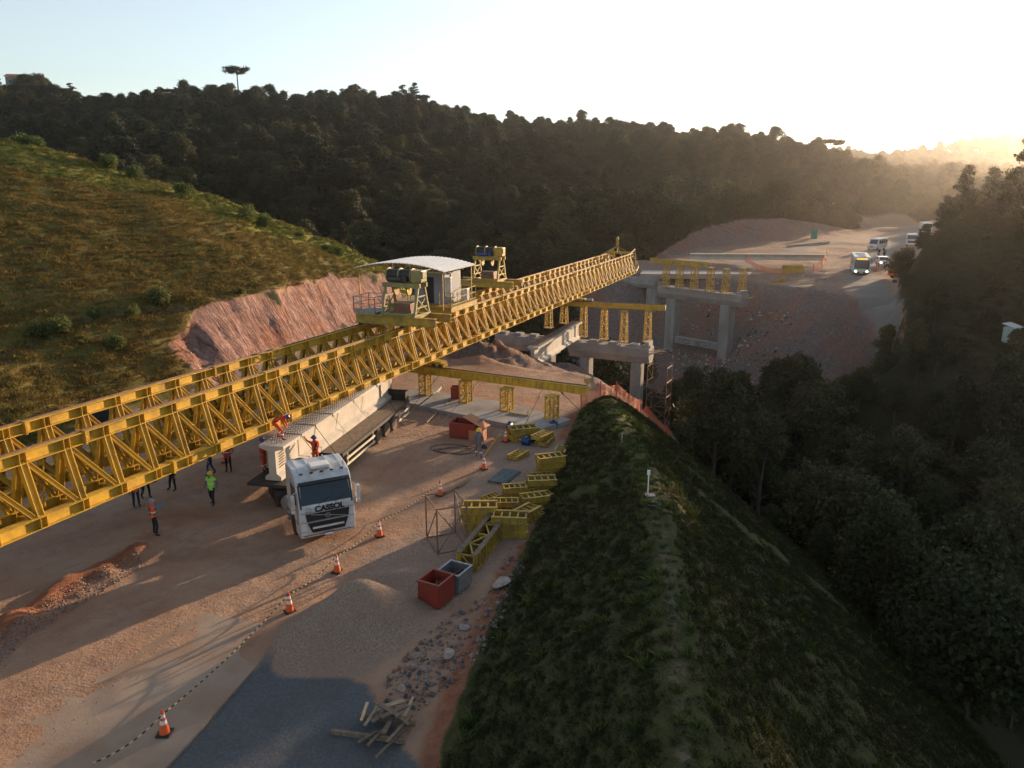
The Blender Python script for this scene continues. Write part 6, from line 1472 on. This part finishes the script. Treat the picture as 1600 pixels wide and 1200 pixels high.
def netmat():
    m, nt, b = mk('orange_safety_net'); L = nt.links; tc = nd(nt, 'ShaderNodeTexCoord'); br = nd(nt, 'ShaderNodeTexBrick', offset=0.0); br.inputs['Scale'].default_value = 1.0; br.inputs['Brick Width'].default_value = .14; br.inputs['Row Height'].default_value = .11; br.inputs['Mortar Size'].default_value = .025; br.inputs['Mortar Smooth'].default_value = .1
    mp = nd(nt, 'ShaderNodeMapping'); mp.inputs['Rotation'].default_value = (R(-90), 0, 0); L.new(tc.outputs['Object'], mp.inputs[0]); L.new(mp.outputs[0], br.inputs['Vector'])
    tr = nd(nt, 'ShaderNodeBsdfTransparent'); ms = nd(nt, 'ShaderNodeMixShader'); L.new(br.outputs['Fac'], ms.inputs[0]); L.new(tr.outputs[0], ms.inputs[1]); L.new(b.outputs[0], ms.inputs[2]); L.new(ms.outputs[0], nt.nodes['Material Output'].inputs[0]); b.inputs['Base Color'].default_value = (.7, .2, .09, 1); b.inputs['Roughness'].default_value = .7; return m
M['netting'] = netmat()
def net_fence(pts, lab, h=1.1):
    t = empty('safety_net', pts[0], 0, lab, 'safety net')
    for i, (a, b_) in enumerate(zip(pts[:-1], pts[1:])):
        d = b_ - a; L_ = d.length; mb = MB(); n = max(2, int(L_ / .4)); vs = []
        for k in range(n + 1):
            for hh in (0, .5, 1): vs.append((L_ * k / n, .06 * math.sin(k * 1.9 + hh * 2), hh * h * (1 - .12 * math.sin(math.pi * k / n))))
        fs = [(k * 3 + j, k * 3 + 3 + j, k * 3 + 4 + j, k * 3 + 1 + j) for k in range(n) for j in (0, 1)]; mb.add(vs, fs); o = mb.build('net_panel', M['netting'], t)
        o.location = a - pts[0]; o.rotation_euler = (0, -math.atan2(d.z, d.xy.length), math.atan2(d.y, d.x))
    for a in pts: mb = MB(); mb.cyl((0, 0, -.2), (0, 0, h + .2), .045, n=7); o = mb.build('net_post', M['orange'], t); o.location = a - pts[0]
    return t
net_fence([on(908, 638, .2), on(938, 622, .8), on(963, 622, .6), on(1000, 640), on(1042, 672)], 'torn orange safety net draped round the tip of the grass bank')
net_fence([AY(1290, 407, 148), AY(1284, 418, 143), AY(1270, 428, 139)], 'orange safety net hanging at the right end of the long lying beam', 1.6)
net_fence([AY(1165, 408, 148), AY(1190, 424, 143), AY(1235, 432, 140)], 'pale orange net strung along the far bench behind the yellow girders', .9)
# ------------------------------------------------------------------ vehicles on the far road
def vehicle_body(t, W, prof, mat, name='body', bev=.06):
    mb = MB(); mb.prism([(-W / 2, a, b_) for a, b_ in prof], (W, 0, 0)); return mb.build(name, M[mat], t, bevel=bev)
def pane(t, pts, d, name='window', mat='glass'):
    mb = MB(); mb.prism(pts, d); return mb.build(name, M[mat], t)
M['busgreen'] = surf('pale_green_paint', (.42, .52, .46), .35, (.3, .36, .32), 2., .5)
def onY(px, py): return on(px, py)
p = on(1345, 431); bus = empty('bus', p, R(160), 'white and pale green city bus with an orange destination display coming along the dusty road', 'bus')
vehicle_body(bus, 2.5, [(0, .35), (.05, 1.2), (-.12, 2.9), (-.35, 3.1), (-10.3, 3.1), (-10.4, .35)], 'busgreen')
pane(bus, [(-1.15, .055, 1.15), (1.15, .055, 1.15), (1.12, -.07, 2.6), (-1.12, -.07, 2.6)], (0, .02, 0), 'windscreen'); pane(bus, [(-.8, -.075, 2.66), (.8, -.075, 2.66), (.8, -.1, 2.9), (-.8, -.1, 2.9)], (0, .03, 0), 'destination_display', 'ledsign')
for s in (-1, 1):
    for k in range(6): pane(bus, [(s * 1.25, -1.0 - k * 1.5, 1.45), (s * 1.25, -2.35 - k * 1.5, 1.45), (s * 1.25, -2.35 - k * 1.5, 2.55), (s * 1.25, -1.0 - k * 1.5, 2.55)], (s * .015, 0, 0), 'side_window')
    mb = MB(); mb.cyl((s * .85, .03, .72), (s * .85, .09, .72), .14, n=12); mb.build('headlight', M['headlit'], bus)
    for y_ in (-2.3, -8.0): wheel(bus, s * 1.1, y_, .48, .3)
    mb = MB(); mb.bar((s * 1.2, -.1, 2.7), (s * 1.45, .3, 2.6), .05, .05); mb.box((s * 1.45, .3, 2.3), (.1, .12, .5)); mb.build('mirror', M['black'], bus)
mb = MB(); mb.box((0, -2.2, 3.17), (1.2, 1.4, .14)); mb.build('roof_unit', M['white'], bus, bevel=.03); mb = MB(); mb.box((0, -6.5, 3.17), (1.5, 2.0, .16)); mb.build('roof_unit', M['white'], bus, bevel=.03)
mb = MB(); mb.box((0, .06, .5), (2.3, .08, .25)); mb.build('bumper', M['dark'], bus); mb = MB(); mb.box((0, .11, .5), (.42, .02, .13)); mb.build('number_plate', M['wstripe'], bus)
def van(p, rz, lab):
    t = empty('van', p, rz, lab, 'van'); vehicle_body(t, 1.95, [(0, .35), (.03, .9), (-.7, 1.25), (-1.35, 2.3), (-1.7, 2.45), (-5.6, 2.45), (-5.75, .4)], 'white')
    pane(t, [(-.85, -.72, 1.33), (.85, -.72, 1.33), (.8, -1.28, 2.2), (-.8, -1.28, 2.2)], (0, .03, .02), 'windscreen')
    for s in (-1, 1):
        for k in range(4): pane(t, [(s * .975, -1.5 - k * 1.05, 1.4), (s * .975, -2.4 - k * 1.05, 1.4), (s * .975, -2.4 - k * 1.05, 2.05), (s * .975, -1.5 - k * 1.05, 2.05)], (s * .012, 0, 0), 'side_window')
        for y_ in (-.95, -4.4): wheel(t, s * .86, y_, .34, .24)
        mb = MB(); mb.box((s * .72, .03, .78), (.32, .05, .2)); mb.build('headlight', M['lamp'], t)
    mb = MB(); mb.box((0, .04, .72), (.9, .04, .16)); mb.build('grille', M['black'], t); return t
van(on(1361, 391), R(132), 'white passenger van driving behind the bus on the dusty road')
def suv(p, rz, lab):
    t = empty('car', p, rz, lab, 'car'); vehicle_body(t, 1.8, [(0, .3), (.03, .75), (-.15, .95), (-1.1, 1.08), (-1.75, 1.62), (-3.6, 1.66), (-4.25, 1.1), (-4.3, .35)], 'white', bev=.08)
    pane(t, [(-.72, -1.14, 1.12), (.72, -1.14, 1.12), (.66, -1.7, 1.58), (-.66, -1.7, 1.58)], (0, .03, .03), 'windscreen')
    for s in (-1, 1):
        pane(t, [(s * .9, -1.4, 1.12), (s * .9, -3.8, 1.14), (s * .9, -3.4, 1.52), (s * .9, -1.85, 1.52)], (s * .012, 0, 0), 'side_window')
        for y_ in (-.85, -3.4): wheel(t, s * .8, y_, .33, .22)
        mb = MB(); mb.box((s * .66, .03, .75), (.3, .06, .16)); mb.build('headlight', M['headlit'], t)
    return t
suv(on(1382, 417), R(165), 'small white car with lit headlights beside the bus')
def lorry(p, rz, lab, cabmat, bed=None):
    t = empty('lorry', p, rz, lab, 'truck'); vehicle_body(t, 2.45, [(0, .5), (0, 1.7), (-.25, 2.75), (-.5, 2.9), (-2.0, 2.95), (-2.05, .9), (-.5, .5)], cabmat)
    pane(t, [(-1.05, .0, 1.72), (1.05, .0, 1.72), (1.0, -.2, 2.6), (-1.0, -.2, 2.6)], (0, .03, .01), 'windscreen'); pane(t, [(-.9, .01, .9), (.9, .01, .9), (.9, .01, 1.4), (-.9, .01, 1.4)], (0, .03, 0), 'grille', 'black')
    mb = MB()
    for s in (-1, 1): mb.ibeam((s * .42, -1.5, .9), (s * .42, -8, .9), .1, .3)
    mb.build('chassis', M['dark'], t)
    for s in (-1, 1):
        for y_ in (-1.1, -5.5, -6.8): wheel(t, s * 1.0, y_, .5, .4)
        pane(t, [(s * 1.225, -.5, 1.75), (s * 1.225, -1.4, 1.75), (s * 1.225, -1.4, 2.5), (s * 1.225, -.6, 2.5)], (s * .012, 0, 0), 'side_window')
    if bed:
        mb = MB(); mb.prism([(-1.25, -2.5, 1.3), (-1.25, -8.2, 1.3), (-1.25, -8.4, 2.9), (-1.25, -2.3, 2.9)], (.07, 0, 0)); mb.prism([(1.18, -2.5, 1.3), (1.18, -8.2, 1.3), (1.18, -8.4, 2.9), (1.18, -2.3, 2.9)], (.07, 0, 0)); mb.box((0, -2.4, 2.1), (2.36, .08, 1.6)); mb.box((0, -8.3, 2.1), (2.36, .08, 1.6)); mb.box((0, -5.3, 1.35), (2.36, 5.7, .1))
        for s in (-1, 1):
            for k in range(7): mb.box((s * 1.29, -2.9 - k * .85, 2.1), (.06, .1, 1.5))
        mb.build('tipper_body', M[bed], t)
    return t
lorry(on(1396, 436), R(118), 'red dump truck with red tipper body half hidden behind the dark hill', 'orange', 'red')
lorry(on(1424, 386), R(150), 'white truck with empty chassis in the far queue beside the hill', 'white')
lorry(on(1448, 366), R(158), 'white truck farthest back in the queue on the road', 'white', 'white')
def motorbike(p, rz, lab):
    t = empty('motorcycle', p, rz, lab, 'motorcycle')
    for y_ in (0, -1.3): wheel(t, 0, y_, .31, .12)
    mb = MB(); mb.bar((0, -.15, .6), (0, -1.1, .7), .25, .3); mb.bar((0, 0, .3), (0, -.25, 1.0), .07, .07); mb.bar((-.35, -.25, 1.02), (.35, -.25, 1.02), .04, .04); mb.bar((0, -1.3, .3), (0, -.6, .4), .1, .1); mb.build('frame', M['dark'], t, bevel=.02)
    mb = MB(); mb.box((0, -.9, .82), (.26, .7, .1)); mb.build('seat', M['black'], t, bevel=.03); return t
SIT = dict(pelvis=(0, 0, .85), waist=(0, .03, 1.0), chest=(0, .1, 1.22), neck=(0, .13, 1.37), head=(0, .16, 1.48), crown=(0, .15, 1.59), nose=(0, .27, 1.47), ls=(-.18, .1, 1.3), rs=(.18, .1, 1.3), le=(-.27, .25, 1.1), re=(.27, .25, 1.1), lw=(-.3, .48, 1.08), rw=(.3, .48, 1.08), lh=(-.1, .02, .83), rh=(.1, .02, .83), lk=(-.2, .42, .72), rk=(.2, .42, .72), la=(-.2, .3, .32), ra=(.2, .3, .32), lt=(-.2, .5, .28), rt=(.2, .5, .28))
for q, l, r_ in (((1372, 402), 'left', 150), ((1382, 400), 'right', 165)):
    p = on(*q); motorbike(p, R(r_), 'dark motorcycle in the road dust, %s one of the pair' % l); pp = p + Matrix.Rotation(R(r_), 3, 'Z') @ Vector((0, -.8, .02)); person(pp, R(r_), 'person riding the %s motorcycle of the pair in the dust' % l, 'navy', 'jeans', 'helmetg', None, SIT, band=False)
# portable toilet
p = on(1272, 368); t = empty('portable_toilet', p, R(190), 'teal green portable toilet cabin at the foot of the far pink cut', 'portable toilet'); mb = MB(); mb.box((0, 0, 1.05), (1.1, 1.1, 2.1)); mb.prism([(-.6, -.6, 2.1), (.6, -.6, 2.1), (.5, -.5, 2.35), (-.5, -.5, 2.35)], (0, 1.1, 0)); mb.build('wall', M['teal'], t, bevel=.04); mb = MB(); mb.box((0, .57, 1.0), (.7, .04, 1.8)); mb.build('door', M['teal'], t, bevel=.02); mb = MB(); mb.box((0, 0, .03), (1.2, 1.2, .1)); mb.build('skid', M['black'], t)
# yellow girders lying on the bench
a = AY(1150, 434, 137); b_ = AY(1228, 436, 136); a.z = gz(a.x, a.y) + .1; b_.z = gz(b_.x, b_.y) + .1
place_girder(box_girder('steel_girder', (b_ - a).length, .7, .7, 'long yellow box girder lying on the far bench behind the free posts'), a, b_)
for k in range(3):
    a = AY(1222 + (k % 2) * 1, 425 - k * 2, 141 + (k % 2) * 1.2); a.z = gz(a.x, a.y) + .1 + (.72 if k == 2 else 0); place_girder(box_girder('steel_girder', 3.6, 1.0, .7, 'short yellow girder, %s one of the bundle on the far bench' % ['front', 'rear', 'top'][k]), a, a + Vector((3.6, -.4, 0)))
# kerb walls by the far road
mb = MB(); a = on(1230, 386); b_ = on(1295, 380); mb.bar(a + Vector((0, 0, .2)), b_ + Vector((0, 0, .2)), .5, .5); tag(mb.build('concrete_barrier', M['conc']), 'low concrete barrier edge beside the upper far road', 'barrier')
p = on(1369, 423); o = MB(); o.lathe([(.28, 0), (.28, .1), (.2, .12), (.16, .9), (.1, 1.05), (.02, 1.06)], 12); tag(o.build('traffic_barrel', M['orange'], loc=p), 'orange traffic barrel standing right of the bus', 'barrel')
o = MB(); o.box((0, 0, .8), (.5, .4, 1.6)); 

# ------------------------------------------------------------------ trees and bushes that stand apart
def put_tree(t, p, rz, s, lab, cat='tree', grp=None):
    t.location = p; t.rotation_euler = (0, 0, rz); t.scale = (s, s, s); return tag(t, lab, cat, grp)
r_ = random.Random(21)
mb, tb = araucaria(15, r_, 5.0, 3600); AR = finish_tree('araucaria_tree', mb, tb, 'pineleaf', 'bark')
ars = [(373, 340, 1.0, 'flat-topped araucaria standing alone on the left skyline', 4.5), (62, 330, .62, 'flat-topped araucaria beside the house on the far left skyline', 4), (266, 328, .6, 'broad flat-topped tree on top of the highest left knoll', 2.5), (1309, 335, 1.0, 'flat-topped araucaria on the skyline of the right hand hill', 4), (660, 168 + 180, .6, 'small flat-topped tree on the middle skyline', 2), (1228, 350, .6, 'thin flat-topped tree left of the right hand araucaria', 3)]
for i, (px, Y, s, l, ex_) in enumerate(ars):
    x = (px - 800) / FOC * Y / (CP + (600 - 150) / FOC * SP); c = AR if i == 0 else copy_tree(AR); put_tree(c, Vector((x, Y, gz(x, Y) - 1)), i * 1.3, s, l)
PN = []
for i, (h, sd_) in enumerate(((9, 1), (12.5, 2), (7, 3))):
    mb, tb = pine(h, sd_, 8000); PN.append(finish_tree('pine_tree', mb, tb, 'pineleaf', 'bark'))
pines = [(1512, 121, 0, 1.0, 'tall pointed pine rising above the ridge left of the big pine'), (1484, 120, 2, .85, 'small pine between the lowest and the tall pointed one'), (1456, 114, 2, .6, 'small crooked pine lowest on the ridge above the road'), (1550, 122, 2, .95, 'mid-sized pine just right of the tall pointed one'), (1612, 104, 1, 1.2, 'large spreading pine at the right frame edge'),]
usedp = set()
for (px, Y, k, s, l) in pines:
    x = (px - 800) / FOC * Y / (CP + (600 - 290) / FOC * SP); c = PN[k] if k not in usedp else copy_tree(PN[k]); usedp.add(k); put_tree(c, Vector((x, Y, gz(x, Y) - .3)), px * .37, s, l, 'pine tree')
rp = random.Random(31)
for k in range(34):       # trees added on the ridge out of view, to shade the bank
    while True:
        x = rp.uniform(84, 135); y_ = 112 - (x - 84) * .5 + rp.uniform(-6, 9)
        if .743 * x - .669 * y_ > -13: break
    if k % 2: c = copy_tree(PN[rp.randrange(2)]); lab = 'unseen pine added right of the frame to shade the earth bank'
    else: c = copy_tree(TP[rp.randrange(4)]); lab = 'unseen broadleaf tree added right of the frame to shade the earth bank'
    put_tree(c, Vector((x, y_, gz(x, y_) - .3)), rp.uniform(0, 6), rp.uniform(.8, 1.2), lab, 'tree', lab)
def bush_proto(seed, n=1500, R_=1.0):
    rr = random.Random(seed); mb = MB(); tb = MB(); pts = []; L = [(Vector((rr.uniform(-.6, .6), rr.uniform(-.6, .6), rr.uniform(.5, 1.2))), rr.uniform(.4, .7)) for _ in range(7)]
    for _ in range(n):
        c, rad = rr.choice(L); d = Vector((rr.gauss(0, 1), rr.gauss(0, 1), rr.gauss(0, 1))).normalized(); pts.append((c + d * rad * rr.random() ** .3, d))
    leafmesh(mb, pts, .075, nrng=rr)
    for c, rad in L: tb.cyl((0, 0, -.2), c, .04, .015, 5)
    return mb, tb
BU = []
for k in range(3): mb, tb = bush_proto(60 + k); BU.append(finish_tree('bush', mb, tb, 'bushleaf', 'bark', 'foliage', 'stem'))
bl = [(38, 224, 1.5, 'on the upper left hill crest at the frame edge'), (55, 222, 1.5, 'on the hill crest, right of the first'), (172, 256, 1.25, 'round one standing on the hill crest'), (210, 280, 1.0, 'on the sunny shoulder below the crest'), (285, 310, 1.25, 'low spreading one on the sunny shoulder'), (384, 317, 1.25, 'round one at the crest above the trees'), (413, 330, 1.1, 'lower right of the round crest bush'), (252, 482, 1.15, 'light green one above the pink cut'), (96, 524, 1.0, 'bright one on the lower terrace edge'), (60, 530, .85, 'left of the bright terrace bush'), (148, 500, .65, 'small one above the terrace line'), (208, 500, .8, 'pale one left of the pink cut'), (130, 538, .5, 'small one below the terrace line'), (184, 546, .8, 'dull one on the lowest slope'), (376, 461, .5, 'small one on the edge of the pink cut'), (528, 400, .9, 'yellowish one near the right end of the hill'), (508, 392, .6, 'small one near the right end of the hill'), (470, 372, .55, 'small one on the falling crest')]
for i, (px, py, s, l) in enumerate(bl):
    c = BU[i] if i < 3 else copy_tree(BU[i % 3])
    p = None                      # first hit of the sight line with the hill
    r0 = ray(px, py); tt = 42.0
    while tt < 140:
        q = Vector((0, 0, CAM_H)) + r0 * tt
        if q.z < gz(q.x, q.y): p = q; break
        tt += .3
    if p is None: 
        p = AY(px, py, 95); 
    put_tree(c, Vector((p.x, p.y, gz(p.x, p.y) - .1)), i * 1.1, s, 'green bush, ' + l, 'bush', 'bushes on the grassy hillside')
mb, tb = pine(4.5, 9, 2500); x = (535 - 800) / FOC * 104; put_tree(finish_tree('young_pine', mb, tb, 'pineleaf', 'bark'), Vector((x, 106, gz(x, 106) - .2)), 0, 1.1, 'young conical pine behind the right end of the grassy hill', 'pine tree')
# bare pale trunks in front of the far wood
def bare(seed):
    rr = random.Random(seed); mb = MB(); pts = [Vector((0, 0, -.5)), Vector((.2, 0, 4)), Vector((0, .1, 7.5)), Vector((.3, 0, 10.5))]
    for a, b_, r1, r2 in zip(pts[:-1], pts[1:], (.2, .16, .1), (.16, .1, .04)): mb.cyl(a, b_, r1, r2, 7)
    for k in range(8): z = rr.uniform(4, 9.5); a = rr.uniform(0, 6.28); L_ = rr.uniform(1, 2.6); mb.cyl((.1, 0, z), (math.cos(a) * L_, math.sin(a) * L_, z + L_ * 1.1), .06, .015, 5)
    cr = MB(); pp = []
    for _ in range(900): a = rr.uniform(0, 6.28); q = rr.random() ** .5 * 2.6; pp.append((Vector((math.cos(a) * q, math.sin(a) * q, 9.5 + rr.gauss(0, 1.0))), (0, 0, 1)))
    leafmesh(cr, pp, .2, nrng=rr); return cr, mb
BT = None
for i, (px, Y, l) in enumerate([(1083, 204, 'at the left of the far wood edge'), (1050, 196, 'leftmost at the far wood edge'), (1122, 214, 'behind the far pink cut'), (1165, 220, 'in the middle behind the far pink cut')]):
    x = (px - 800) / FOC * Y / (CP + .2 * SP)
    if BT is None: cr, mb = bare(4); BT = finish_tree('slender_tree', cr, mb, 'leaf', 'palebark'); c = BT
    else: c = copy_tree(BT)
    put_tree(c, Vector((x, Y, gz(x, Y))), i * 2, 1.0, 'slender tree with pale bare trunk ' + l, 'tree')
# house on the far left hilltop
x = (32 - 800) / FOC * 332 / (CP + .38 * SP); hz0 = gz(x, 332) + 6.5
t = empty('house', (x, 332, hz0), .2, 'small low house on the far left hilltop', 'house'); mb = MB(); mb.box((0, 0, 0), (8, 6, 6)); mb.build('wall', M['conc'], t); mb = MB(); mb.prism([(-4.4, -3.5, 3), (4.4, -3.5, 3), (4.4, 0, 4.2), (-4.4, 0, 4.2)], (0, 0, .15)); mb.prism([(-4.4, 3.5, 3), (4.4, 3.5, 3), (4.4, 0, 4.2), (-4.4, 0, 4.2)], (0, 0, .15)); mb.build('roof', M['cardboard'], t)
for xx in (-2.2, 1.6): mb = MB(); mb.box((xx, -3.02, 1.2), (1.2, .08, 1.1)); mb.build('window', M['glass'], t)
# small pale blue shed in the dark trees
p = AY(1588, 474, 88); p.z = gz(p.x, p.y); t = empty('shed', p, .5, 'small pale blue and white shed among the dark trees at the right edge', 'shed'); mb = MB(); mb.box((0, 0, .9), (1.4, 1.2, 1.8)); mb.build('wall', M['busgreen'], t); mb = MB(); mb.prism([(-.85, -.75, 1.8), (.85, -.75, 1.8), (.85, .75, 2.15), (-.85, .75, 2.15)], (0, 0, .08)); mb.build('roof', M['whiteroof'], t); mb = MB(); mb.box((-.2, -.62, .8), (.6, .05, 1.5)); mb.build('door', M['steel'], t)

# ------------------------------------------------------------------ grass: uncountable tufts on the bank and the hillside
gsrc = bpy.data.collections.new('grass_sources')
def tuft(nm, mat, n, hgt, spread, seed, wd=.012):
    rr = random.Random(seed); mb = MB()
    for _ in range(n):
        a = rr.uniform(0, 6.28); q = rr.random() * spread; b0 = Vector((math.cos(a) * q, math.sin(a) * q, -.03)); l = Vector((rr.gauss(0, .35), rr.gauss(0, .35), 1)) * hgt * rr.uniform(.5, 1.2); w = Vector((-l.y, l.x, 0)); w = (w.normalized() if w.length > .01 else Vector((1, 0, 0))) * wd
        mb.add([b0 - w, b0 + w, b0 + l * .6 + w * .7, b0 + l + Vector((l.x, l.y, 0)) * .5, b0 + l * .6 - w * .7], [(0, 1, 2, 3, 4)])
    me = bpy.data.meshes.new(nm); me.from_pydata(mb.v, [], mb.f); me.materials.append(M[mat]); o = bpy.data.objects.new(nm, me); gsrc.objects.link(o)
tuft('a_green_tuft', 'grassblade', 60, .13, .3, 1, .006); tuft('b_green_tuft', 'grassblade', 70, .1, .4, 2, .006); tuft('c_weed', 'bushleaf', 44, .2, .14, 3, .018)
tuft('d_dry', 'drygrass', 70, .22, .6, 4, .015); tuft('e_dry', 'drygrass', 70, .17, .7, 5, .015)
tuft('g_gold_tuft', 'goldgrass', 60, .2, .5, 9, .02)
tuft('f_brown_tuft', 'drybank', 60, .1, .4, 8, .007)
NGG = scatter_group(gsrc, 'grass_scatter')
rg = np.random.RandomState(5)
def area_pts(poly, dens, kinds, smin, smax, keep=None):
    xs = [p[0] for p in poly]; ys = [p[1] for p in poly]; n = int((max(xs) - min(xs)) * (max(ys) - min(ys)) * dens); X = rg.uniform(min(xs), max(xs), n); Y = rg.uniform(min(ys), max(ys), n)
    m_ = inpoly(X, Y, poly)
    if keep is not None: m_ &= keep(X, Y)
    X = X[m_]; Y = Y[m_]
    i = np.clip(np.searchsorted(XS, X) - 1, 0, len(XS) - 2); j = np.clip(np.searchsorted(YS, Y) - 1, 0, len(YS) - 2)
    fx = (X - XS[i]) / (XS[i + 1] - XS[i]); fy = (Y - YS[j]) / (YS[j + 1] - YS[j])
    zz = (Z[j, i] * (1 - fx) + Z[j, i + 1] * fx) * (1 - fy) + (Z[j + 1, i] * (1 - fx) + Z[j + 1, i + 1] * fx) * fy
    out = []
    for a, b_, c in zip(X, Y, zz):
        v1 = b_ * CP - (c - CAM_H) * SP
        if v1 < 1: continue
        px = 800 + FOC * a / v1; py = 600 - FOC * (b_ * SP + (c - CAM_H) * CP) / v1
        if not (-60 < px < 1660 and py < 1300): continue
        s = rg.uniform(smin, smax); out.append(((a, b_, c), int(kinds[rg.randint(len(kinds))]), (rg.uniform(-.2, .2), rg.uniform(-.2, .2), rg.uniform(0, 6.28)), (s, s, s)))
    return out
pe_ = [(p[0] + .3, p[1]) for p in TOE_E] + [(27, 0)] + [(p[0], p[1]) for p in reversed(FOOT)]
crest_keep = lambda X, Y: ((pdist(X, Y, [(c[0] + .45, c[1]) for c in CREST_E]) > .55) | (rg.rand(len(X)) < .25)) & (vn_(X, Y) > -.12)
vn_ = lambda X, Y: fbm(X, Y, 2.5, 3, 201) + .12
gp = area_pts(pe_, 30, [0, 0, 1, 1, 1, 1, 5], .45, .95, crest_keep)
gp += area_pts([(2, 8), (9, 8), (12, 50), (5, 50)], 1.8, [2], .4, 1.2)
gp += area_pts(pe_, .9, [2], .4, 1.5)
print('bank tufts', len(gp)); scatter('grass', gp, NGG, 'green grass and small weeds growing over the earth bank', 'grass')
ph_ = [(p[0] - 1, p[1]) for p in TOE[:8]] + [(p[0], p[1]) for p in CUTTOP] + [(-14, 112), (-60, 112), (-110, 100), (-125, 60), (-60, 20)]
hp2 = area_pts(ph_, 5.5, [3, 3, 4, 4, 4], .6, 1.3, lambda X, Y: (fbm(X, Y, 4, 4, 301) > -.3) & (inpoly(X, Y, P_CUT) == False))
hp2 = [(p, (6 if fbm(np.array([p[0]]), np.array([p[1]]), 5, 3, 401)[0] > -.1 and pdist(np.array([p[0]]), np.array([p[1]]), CREST_L[3:])[0] < 8 else k), r0_, s0_) for p, k, r0_, s0_ in hp2]
hp2 += [(p, [5, 0, 5, 1][i_ % 4], r0_, (s0_[0] * 1.6,) * 3) for i_, (p, k, r0_, s0_) in enumerate(area_pts([(50, 86), (54, 104), (62, 117), (80, 125), (95, 108), (100, 80), (70, 70)], 3.0, [3], .6, 1.4))]
print('hill tufts', len(hp2)); scatter('dry_grass', hp2, NGG, 'brown and green tussock grass covering the hillsides', 'grass')

# ------------------------------------------------------------------ air
HZ = MB(); HZ.box((100, 330, 45), (1500, 800, 150)); hz_ = HZ.build('haze', None) if False else None
hm = bpy.data.materials.new('haze_air'); hm.use_nodes = True; nt = hm.node_tree; nt.nodes.clear(); out = nt.nodes.new('ShaderNodeOutputMaterial'); pv = nt.nodes.new('ShaderNodeVolumePrincipled')
pv.inputs['Color'].default_value = (1, .94, .9, 1); pv.inputs['Density'].default_value = .00015; pv.inputs['Anisotropy'].default_value = .86; nt.links.new(pv.outputs[0], out.inputs['Volume'])
hb = MB(); hb.box((150, 440, 52), (1500, 900, 170)); ho = hb.build('haze', hm); tag(ho, kind='stuff'); tag(ho, 'thin golden haze filling the valley air', 'haze')
